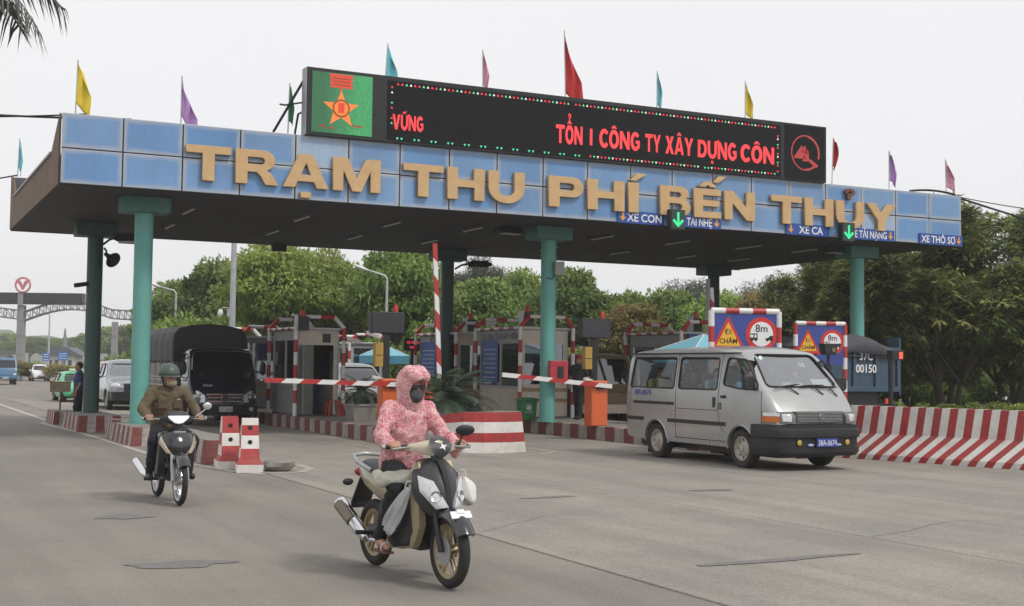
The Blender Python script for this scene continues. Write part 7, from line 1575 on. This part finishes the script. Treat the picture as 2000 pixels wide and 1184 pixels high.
def trunk_mesh(seed, h, r_, tips, multi=1):
    rnd = random.Random(seed); mb = MB()
    for q in range(multi):
        a = q*2*PI/max(1, multi)+.5; off = V(.22*math.cos(a), .22*math.sin(a), 0)*(multi > 1); tops = V(off.x*2.2+rnd.uniform(-.15, .15), off.y*2.2+rnd.uniform(-.15, .15), h)
        P = [off, off*1.2+V(rnd.uniform(-.08, .08), rnd.uniform(-.08, .08), h*.4), tops]; mb.tube([V(off.x, off.y, -.08)]+P[1:], [r_*1.25, r_, r_*.75], 10)
        for c in [t_ for i, t_ in enumerate(tips) if i % multi == q][:7]:
            c = Vector(c); m_ = tops.lerp(c, .5)+V(rnd.uniform(-.3, .3), rnd.uniform(-.3, .3), .1); mb.tube([tops-V(0, 0, .2), m_, c], [r_*.55, r_*.3, r_*.1], 6)
    return mb
TV = {}
def tree(name, label, px, depth, ztop, W, kind, group='trees behind the toll plaza', sx=1.0, cat='tree'):
    """px and depth are converted to a ground position in metres"""
    pos = cw((px-1000)/2540*depth, depth, -.06)
    v = random.randrange(2); key = (kind, v)
    if key not in TV:
        if kind == 'mango': me, cen = mango_mesh(31+v, 3.2, 6.4, 4600, LM_MANGO); bw_, bh, zc = 3.2, 6.4, .5; tr = trunk_mesh(v, 1.5, .11, [c+np.array([0, 0, .5]) for c in cen], 4)
        elif kind == 'wispy': me, cen = crown_mesh(51+v, 3.0, 5.5, 46, 230, .34, .05, LM_WISP, .2, 'wispy'); bw_, bh, zc = 3.0, 5.5, 3.0; tr = trunk_mesh(v, 3.6, .16, [c+np.array([0, 0, 3.0]) for c in cen[:9]])
        else:
            m = {'dark': LM_DARK, 'mid': LM_MID, 'light': LM_LIGHT, 'yellow': LM_YEL}[kind]; sd_ = {'dark': 5, 'mid': 15, 'light': 25, 'yellow': 35}[kind]+v
            me, cen = crown_mesh(sd_, 3.0, 5.6, 40, 430, .3 if kind != 'light' else .26, .14 if kind != 'light' else .1, m, .28, flat=.8); bw_, bh, zc = 3.0, 5.6, 1.6; tr = trunk_mesh(sd_, 2.4, .17, [c+np.array([0, 0, 1.6]) for c in cen[:9]])
        TV[key] = (me, tr.build('trunk', BARK, None, smooth=60), bw_, bh, zc)
    me, tro, bw_, bh, zc = TV[key]; k = ztop/(bh+zc); kx = W/bw_
    t = thing(name, label, cat, pos, random.uniform(0, 6.28), group)
    o = bpy.data.objects.new('crown', me); COL.objects.link(o); o.parent = t; o.location = (0, 0, zc*k); o.scale = (kx, kx*sx, k)
    if tro.parent is None: q = tro
    else: q = tro.copy(); COL.objects.link(q)
    q.parent = t; q.scale = (k, k, k)
    return t
random.seed(21)
tree('broadleaf_tree', 'dark spreading tree beyond the truck, next to the open sky', 350, 78, 7.6, 3.0, 'dark'); tree('broadleaf_tree', 'dark tree behind the tall white camera pole', 440, 74, 8.9, 3.2, 'dark'); tree('broadleaf_tree', 'tall light green feathery tree above the open door booth', 545, 63, 8.9, 3.4, 'light'); tree('broadleaf_tree', 'light green tree right of the feathery one by the sky gap', 640, 64, 8.3, 2.6, 'light')
tree('broadleaf_tree', 'mid green tree with visible trunk behind the curved street lamp', 780, 60, 8.4, 2.5, 'mid'); tree('wispy_tree', 'grey wispy tree with sky showing through, behind the rear column', 935, 92, 10.6, 3.6, 'wispy'); tree('broadleaf_tree', 'dark bushy tree below the grey wispy tree', 935, 57, 6.3, 2.3, 'dark'); tree('broadleaf_tree', 'thin mid green tree left of the middle teal column', 1030, 74, 8.4, 2.3, 'mid')
tree('broadleaf_tree', 'dark green tree right of the middle teal column', 1110, 64, 7.5, 2.5, 'dark'); tree('broadleaf_tree', 'round topped green tree under the bright sky gap', 1205, 64, 6.4, 2.4, 'mid'); tree('broadleaf_tree', 'yellow green low tree behind the second lane display', 1240, 50, 4.7, 1.9, 'yellow'); tree('broadleaf_tree', 'dark green tree behind the raised striped arm', 1310, 62, 6.2, 2.3, 'dark'); tree('wispy_tree', 'thin leaved tree above the dark green hedge trees', 1345, 90, 8.9, 3.6, 'wispy'); tree('broadleaf_tree', 'mid green tree behind the large warning board', 1420, 58, 6.0, 2.2, 'mid')
tree('broadleaf_tree', 'yellowish flowering tree beside the large warning board', 1500, 55, 5.7, 1.7, 'yellow'); tree('wispy_tree', 'flat thin leaved tree under the canopy end', 1490, 95, 9.2, 3.4, 'wispy')
tree('mango_tree', 'dark mango tree between the warning boards', 1600, 50, 6.0, 2.4, 'mango', 'mango trees'); tree('mango_tree', 'mango tree behind the right teal column', 1700, 47, 6.3, 2.6, 'mango', 'mango trees'); tree('mango_tree', 'large mango tree with pale young shoots over the canopy corner', 1850, 42, 7.15, 3.3, 'mango', 'mango trees'); tree('mango_tree', 'mango tree with dark crown beside the cables', 1985, 44, 7.3, 3.2, 'mango', 'mango trees'); tree('mango_tree', 'dense mango tree behind the other mango trees', 1780, 54, 7.2, 3.6, 'mango', 'mango trees'); tree('mango_tree', 'far mango tree at the end of the row past the cables', 2110, 45, 7.6, 3.2, 'mango', 'mango trees')
# ---- undergrowth shrubs that close the view between the booths
def shrub(label, px, depth, h, W, kind, group):
    pos = cw((px-1000)/2540*depth, depth, -.06); v = random.randrange(2); key = ('shrub', kind, v)
    if key not in TV:
        m = {'dark': LM_DARK, 'mid': LM_MID, 'light': LM_LIGHT, 'yellow': LM_YEL}[kind]; me, cen = crown_mesh(70+v+len(TV), 1.2, 2.2, 26, 230, .17, .09, m, .3); TV[key] = me
    t = thing('shrub', label, 'shrub', pos, random.uniform(0, 6.28), group); o = bpy.data.objects.new('foliage', TV[key]); COL.objects.link(o); o.parent = t; o.scale = (W/1.2, W/1.2, h/2.2); o.location = (0, 0, -.02*h)
    mb = MB(); mb.tube([(0, 0, -.05), (.05, 0, h*.3), (0, .05, h*.6)], [.05, .04, .02], 6); mb.build('stem', BARK, t)
    return t
rnd_s = random.Random(8); kinds = ['dark', 'mid', 'dark', 'mid', 'light', 'dark']
LANDM = [(380, 'the black truck'), (454, 'the dome camera pole'), (560, 'the open door booth'), (680, 'the blue parasol'), (770, 'the curved street lamp'), (860, 'the blue poster booth'), (970, 'the cream lettered booth'), (1075, 'the middle teal column'), (1160, 'the second lane display'), (1280, 'the brown booth'), (1400, 'the large warning board'), (1520, 'the yellowish flowering tree'), (1620, 'the smaller warning board'), (1720, 'the blue dump truck'), (1850, 'the large mango tree'), (1960, 'the parked motorbike'), (2060, 'the cable mango tree')]
def near(px): return min(LANDM, key=lambda q: abs(q[0]-px))[1]
KN = {'dark': 'dark green', 'mid': 'mid green', 'light': 'light green', 'yellow': 'yellowish'}
for row, (d0, h0, h1, stp) in enumerate(((56, 3.0, 4.2, 62), (68, 4.8, 5.8, 70))):
    for i, px in enumerate(range(310+row*30, 1660, stp)):
        k_ = kinds[(i+row) % 6]; shrub('%s %s shrub standing behind %s' % (('bushy', 'tall')[row], KN[k_], near(px)), px+rnd_s.uniform(-12, 12), d0+rnd_s.uniform(-3, 5), rnd_s.uniform(h0, h1), rnd_s.uniform(1.7, 2.3)*(1+.25*row), k_, 'shrubs behind the booths')
for i, px in enumerate(range(1660, 2160, 60)):
    k_ = ['dark', 'mid', 'dark'][i % 3]; shrub('%s shade shrub filling the view behind %s' % (KN[k_], near(px)), px, 57+rnd_s.uniform(-2, 4), rnd_s.uniform(3.6, 5.0), rnd_s.uniform(1.9, 2.4), k_, 'shade shrubs')
for i, px in enumerate((1690, 1750, 1800, 1850, 1905, 1950, 2005, 2060)):
    shrub('low clipped light green bush standing near %s' % near(px), px, 37.5+rnd_s.uniform(-.6, 1.5), rnd_s.uniform(.85, 1.15), rnd_s.uniform(.55, .75), 'light', 'clipped bushes under the mango trees')
for i, px in enumerate((1705, 1765, 1840, 1930, 1990, 2060, 2120)):
    shrub('young upright %s shrub in the shade near %s' % (['pale', 'dark'][i % 2], near(px)), px, 50+rnd_s.uniform(-2, 2), rnd_s.uniform(1.7, 2.5), rnd_s.uniform(.9, 1.3), ['mid', 'dark'][i % 2], 'shade shrubs')
for i, px in enumerate((20, 45, 66, 118, 140, 160, 178)):
    shrub('rounded yellow green hedge bush beside the far road', px, 118+rnd_s.uniform(-3, 3), rnd_s.uniform(1.7, 2.3), rnd_s.uniform(1.3, 1.7), ['light', 'yellow'][i % 2], 'hedge bushes along the far road')
for i, (px, d_) in enumerate(((60, 330), (100, 360), (150, 340), (190, 300), (235, 280), (262, 300), (285, 260), (320, 220), (215, 330), (10, 380), (-40, 360))):
    tree('far_tree', 'hazy grey green tree in the far tree line', px, d_, 9+3*rnd_s.random(), 8.5, 'dark', 'far tree line')
pk = dup(mo, cw((1935-1000)/2540*39, 39, -.05), R(65), 'parked dark motorbike among the bushes under the mango trees'); 
# ---- palm whose frond hangs into the view
pt = thing('palm_tree', 'palm tree whose drooping fronds hang from above beside the road', 'tree', cw(-5.62, 10.6, .12))
mb = MB(); mb.tube([(0, 0, 0), (.1, 0, 2.4), (.05, .1, 5.0)], [.2, .15, .13], 12); mb.build('trunk', BARK, pt, smooth=60)
PALM = mat('palm_frond', (.06, .07, .05), .6, var=.3, island=.3)
def frond(t, az, el0, L_, dr, seed):
    rnd = random.Random(seed); mb = MB(); p = V(.05, .1, 5.0); el = el0; K = 16; P = [p.copy()]
    for k in range(K): d = V(math.cos(az)*math.cos(el), math.sin(az)*math.cos(el), math.sin(el)); p = p+d*(L_/K); P.append(p.copy()); el -= dr
    mb.tube(P, [.018*(1-k/(K+3)) for k in range(K+1)], 5); sd_ = V(-math.sin(az), math.cos(az), 0)
    for k in range(2, K):
        for h_ in (0, .33, .66):
            c = P[k].lerp(P[k+1], h_); td = (P[k+1]-P[k]).normalized(); l = .42*math.sin(PI*(.1+.8*(k+h_)/K))+.1
            for s_ in (-1, 1): tip = c+sd_*(s_*l*.6)+td*(l*.45)+V(rnd.uniform(-.04, .04), rnd.uniform(-.04, .04), -l*rnd.uniform(.35, .7)); w_ = td*.014; m_ = c.lerp(tip, .5)+V(0, 0, .05); mb.add([c-w_, c+w_, m_+w_*.9, tip, m_-w_*.9], [(0, 1, 2, 3, 4)])
    mb.build('frond', PALM, t, recalc=False)
for i, (a, el) in enumerate(((-26, 14), (-8, 25), (-50, 10), (40, 30), (100, 20), (170, 25), (230, 10), (290, 20))): frond(pt, R(a), R(el), 1.95 if i < 3 else 2.2, R(5.0), i)
# ================================================================== POLES AND LAMPS
def street_lamp(label, px, depth, h, arm, rise, r_=.06, left=True):
    t = thing('street_lamp', label, 'street lamp', cw((px-1000)/2540*depth, depth, -.05), -YAW); s_ = -1 if left else 1
    mb = MB(); mb.tube([(0, 0, 0), (0, 0, h*.5), (0, 0, h)], [r_*1.4, r_*1.1, r_*.8], 10); p = mb.build('post', GALV, t, smooth=60)
    mb = MB(); mb.tube([(0, 0, h-.02), (s_*.1, 0, h+.12), (s_*arm, 0, h+rise)], r_*.7, 8); mb.build('arm', GALV, t, smooth=60)
    mb = MB(); mb.ell((s_*(arm+.28), 0, h+rise+.1), (.36, .12, .075), 14, 8, rotm(0, s_*-.35 if left else .35, 0)); mb.build('lamp_head', PWHITE, t, smooth=60)
street_lamp('curved white street lamp over the black lane display', 755, 55, 5.45, .85, .35); street_lamp('street lamp beside the dark tree above the truck', 343, 62, 5.1, .8, .3); street_lamp('thin far street lamp behind the blue road signs', 97, 150, 7.2, 1.3, .2, .1)
t = thing('camera_pole', 'tall white pole carrying a dome camera and grey box', 'pole', cw((454-1000)/2540*47, 47, -.05), -YAW); mb = MB(); mb.tube([(0, 0, 0), (0, 0, 3), (0, 0, 7.5)], [.13, .11, .09], 12); mb.build('post', GALV, t, smooth=60)
mb = MB(); mb.tube([(0, 0, 3.75), (-.35, 0, 3.78), (-.42, 0, 3.7)], .02); mb.build('arm', GALV, t); mb = MB(); mb.lathe([(.05, .22), (.09, .14), (.11, .06), (.09, 0), (.04, -.05)], (-.44, 0, 3.5), (0, 0, 1), 16); mb.build('dome_camera', PWHITE, t, smooth=50); mb = MB(); mb.bb(-.18, -.06, -.08, .08, 3.45, 3.72); mb.build('control_box', GALV, t); mb = MB(); mb.tube([(0, 0, 6.4), (.25, 0, 6.65)], .02); mb.build('stub', GALV, t)
t = thing('flag_post', 'white steel post behind the corner of the large warning board', 'pole', cw((1383-1000)/2540*41, 41, -.0)); mb = MB(); mb.tube([(0, 0, 0), (0, 0, 4.55)], .07, 12); mb.build('post', PWHITE, t, smooth=60); mb = MB(); mb.bb(-.1, .1, -.1, .1, 0, .05); mb.build('base', GALV, t)
# ================================================================== FAR GATE AND BUILDINGS
FD = 126; s2m = FD/2540.
def fp(px, z, dd=0): p = cw((px-1000)*s2m, FD+dd, z); return p
GCON = mat('gate_concrete', (.26, .26, .26), .8, var=.06); GSTEEL = mat('gate_steel', (.22, .22, .23), .6, .3)
gate = thing('gate_gantry', 'far entrance gantry with black beam, arched steel truss and round red emblem', 'gantry', fp(42, 0), -YAW)
X = lambda px: (px-42)*s2m
for px, ht, w_ in ((42, 7.2, .36), (225, 5.7, .28)):
    mb = MB(); mb.loft([[V(X(px)+p*w_*k, q*w_*k, z) for p, q in ((-1, -1), (1, -1), (1, 1), (-1, 1))] for k, z in ((1.0, 0), (.9, ht))], True); p = mb.build('pillar', GCON, gate, bevel=.04)
    for z in (2.4, 4.2): mb = MB(); mb.bb(X(px)-w_*1.02, X(px)+w_*1.02, -w_*1.02, w_*1.02, z, z+.06); mb.build('band', GSTEEL, p)
mb = MB(); mb.bb(X(-120), X(163), -.5, .5, 7.3, 8.4); mb.build('beam', mat('beam_dark', (.03, .033, .04), .5), gate)
mb = MB(); mb.bb(X(40)-.12, X(46)+.1, -.56, -.5, 7.2, 8.3); mb.build('beam_strip', GCON, gate)
def truss(x0, x1, zfun, n):
    mb = MB(); A = [V(x0+(x1-x0)*i/n, 0, zfun(i/n)) for i in range(n+1)]; B_ = [p+V(0, 0, -.85) for p in A]
    for dy in (-.3, .3):
        o_ = V(0, dy, 0); mb.tube([p+o_ for p in A], .07, 6); mb.tube([p+o_ for p in B_], .07, 6)
        for i in range(n+1): mb.tube([A[i]+o_, B_[i]+o_], .045, 5)
        for i in range(n): mb.tube([A[i]+o_, B_[i+1]+o_], .035, 5)
    mb.build('truss', GSTEEL, gate)['kind'] = 'stuff'
truss(X(48), X(258), lambda q: 6.55+1.15*math.sin(PI*min(1, q*1.25)*.9)-.55*max(0, q-.75), 16); truss(X(-130), X(38), lambda q: 7.4-.85*max(0, q-.3)**1.0*1.2, 12)
mb = MB(); mb.torus((X(45), -.3, 9.15), (0, 1, 0), .7, .1, 32, 8); mb.build('emblem_ring', mat('emblem_red', (.55, .18, .2), .5), gate, smooth=60); mb = MB(); mb.prism([(-.75, .5), (-.2, .35), (0, -.1), (.2, .35), (.75, .5), (.3, -.1), (.08, -.5), (-.08, -.5), (-.3, -.1)], (X(45), -.35, 9.2), (1, 0, 0), (0, 0, 1), -.05, .05); mb.build('emblem_bird', MC['emblem_red'], gate)
mb = MB(); mb.tube([(X(45), 0, 8.4), (X(45), 0, 8.5)], .08); mb.build('emblem_post', GSTEEL, gate)
def road_sign(label, px, depth, z0, z1, w_, m, shape='rect', h=None):
    t = thing('road_sign', label, 'road sign', cw((px-1000)/2540*depth, depth, -.05), -YAW); mb = MB(); mb.cyl((0, .03, 0), (0, .03, z1), .05); mb.build('post', GALV, t)
    mb = MB()
    if shape == 'rect': mb.bb(-w_/2, w_/2, -.03, .0, z0, z1)
    elif shape == 'round': mb.cyl((0, -.03, (z0+z1)/2), (0, 0, (z0+z1)/2), (z1-z0)/2, seg=28)
    else: mb.prism([(-w_/2, 0), (w_/2, 0), (0, z1-z0)], (0, 0, z0), (1, 0, 0), (0, 0, 1), 0, .03)
    mb.build('plate', m, t); return t
FBL = mat('far_blue', (.03, .17, .5), .5)
t = road_sign('blue road sign with white lettering under the thin lamp', 92, 140, 1.9, 2.75, .72, FBL)
for z in (2.05, 2.35, 2.6): mb = MB(); mb.bb(-.25, .25, -.036, -.031, z-.04, z+.04); mb.build('text_line', SWHITE, t)
t = road_sign('larger blue road sign before the small pale building', 125, 138, 2.0, 2.85, 1.0, FBL)
for z in (2.2, 2.45, 2.68): mb = MB(); mb.bb(-.4, .4, -.036, -.031, z-.03, z+.03); mb.build('text_line', SWHITE, t)
t = road_sign('round blue sign near the gate pillar', 22, 112, 1.5, 2.3, .8, mat('dull_blue', (.05, .1, .2), .5), 'round'); t = road_sign('round white prohibition sign beyond the pickup', 204, 112, 1.2, 2.05, .8, RSIGN, 'round'); mb = MB(); mb.cyl((0, -.04, 1.625), (0, -.034, 1.625), .32, seg=24); mb.build('face', SWHITE, t); mb = MB(); mb.bb(-.2, .2, -.046, -.041, 1.58, 1.67); mb.build('bar', BLACK, t)
road_sign('orange triangle warning sign beyond the pickup', 233, 112, 1.35, 2.05, .85, mat('tri_orange', (.6, .22, .03), .5), 'tri')
bd = thing('small_building', 'small pale roadside building with dark pitched roof and antenna', 'building', cw((128-1000)/2540*160, 160, 0), -YAW)
mb = MB(); mb.bb(-1.8, 1.8, -1.5, 1.5, 0, 2.6); mb.build('wall', mat('wall_pale', (.5, .5, .48), .8), bd); mb = MB(); mb.prism([(-2.6, 0), (2.6, 0), (.9, 1.0), (-.9, 1.0)], (0, 0, 2.6), (1, 0, 0), (0, 0, 1), -1.9, 1.9); r_ = mb.build('roof', mat('roof_dark', (.1, .12, .15), .7), bd); mb = MB(); mb.tube([(0, 0, .9+2.6), (0, 0, 5.9)], [.35, .08], 8); mb.build('antenna', GSTEEL, r_)
for x in (-1.2, -.4, .4, 1.2): mb = MB(); mb.bb(x-.22, x+.22, -1.52, -1.5, 1.1, 2.0); mb.build('window', BDARK, bd)
t = thing('roadside_wall', 'long low grey wall behind the far hedge', 'wall', cw((205-1000)/2540*165, 165, 0), -YAW); mb = MB(); mb.bb(-4.5, 7, -.1, .1, 0, 1.9); mb.build('wall_panel', GCON, t)
for x in (-2.6, .4, 3.5): mb = MB(); mb.bb(x-.3, x+.3, -.12, -.1, .8, 1.4); mb.build('opening', BDARK, t)
t = thing('roadside_wall', 'grey concrete wall end by the gate pillar', 'wall', cw((0-1000)/2540*130, 130, 0), -YAW); mb = MB(); mb.bb(-8, 1.4, -.1, .1, 0, 2.6); mb.build('wall_panel', mat('wall_brown', (.25, .23, .21), .85), t); mb = MB(); mb.bb(-8.1, 1.5, -.16, .16, 2.6, 2.72); mb.build('coping', GCON, t)
# distant hills
mb = MB(); rs = random.Random(3); n = 60
for (D0, amp, x0, x1) in ((950, 24, -640, -110),):
    top = []; 
    for i in range(n+1): q = i/n; x = x0+(x1-x0)*q; h = amp*(math.exp(-((q-.48)/.2)**2)+.5*math.exp(-((q-.78)/.12)**2)+.25*math.exp(-((q-.1)/.15)**2))*(1+.08*math.sin(i*1.7)+.05*rs.uniform(-1, 1)); top.append((x, max(2, h)))
    vs = []
    for x, h in top:
        for y, k in ((-110, 0), (-50, .55), (0, 1.0), (110, 0)): p = cw(x, D0+y, h*k-.05); vs.append(p)
    mb.add(vs, [(i*4+j, (i+1)*4+j, (i+1)*4+j+1, i*4+j+1) for i in range(n) for j in range(3)])
struct(mb.build('hills', mat('hill_forest', (.06, .09, .05), .95, var=.3, vscale=.02), None, smooth=80))

# ================================================================== HAZE (humid air)
hm = bpy.data.materials.new('haze_air'); hm.use_nodes = True; N = hm.node_tree.nodes; N.remove(N['Principled BSDF']); pv = N.new('ShaderNodeVolumePrincipled'); pv.inputs['Color'].default_value = (.985, .985, .99, 1); pv.inputs['Density'].default_value = .0006; pv.inputs['Anisotropy'].default_value = .2
hm.node_tree.links.new(pv.outputs[0], N['Material Output'].inputs['Volume'])
mb = MB(); mb.bb(-900, 1100, -70, 1150, -1.2, 46); hz = mb.build('haze', hm, None); hz['kind'] = 'stuff'; hz['label'] = 'pale humid haze filling the air over the plaza'; hz['category'] = 'haze'
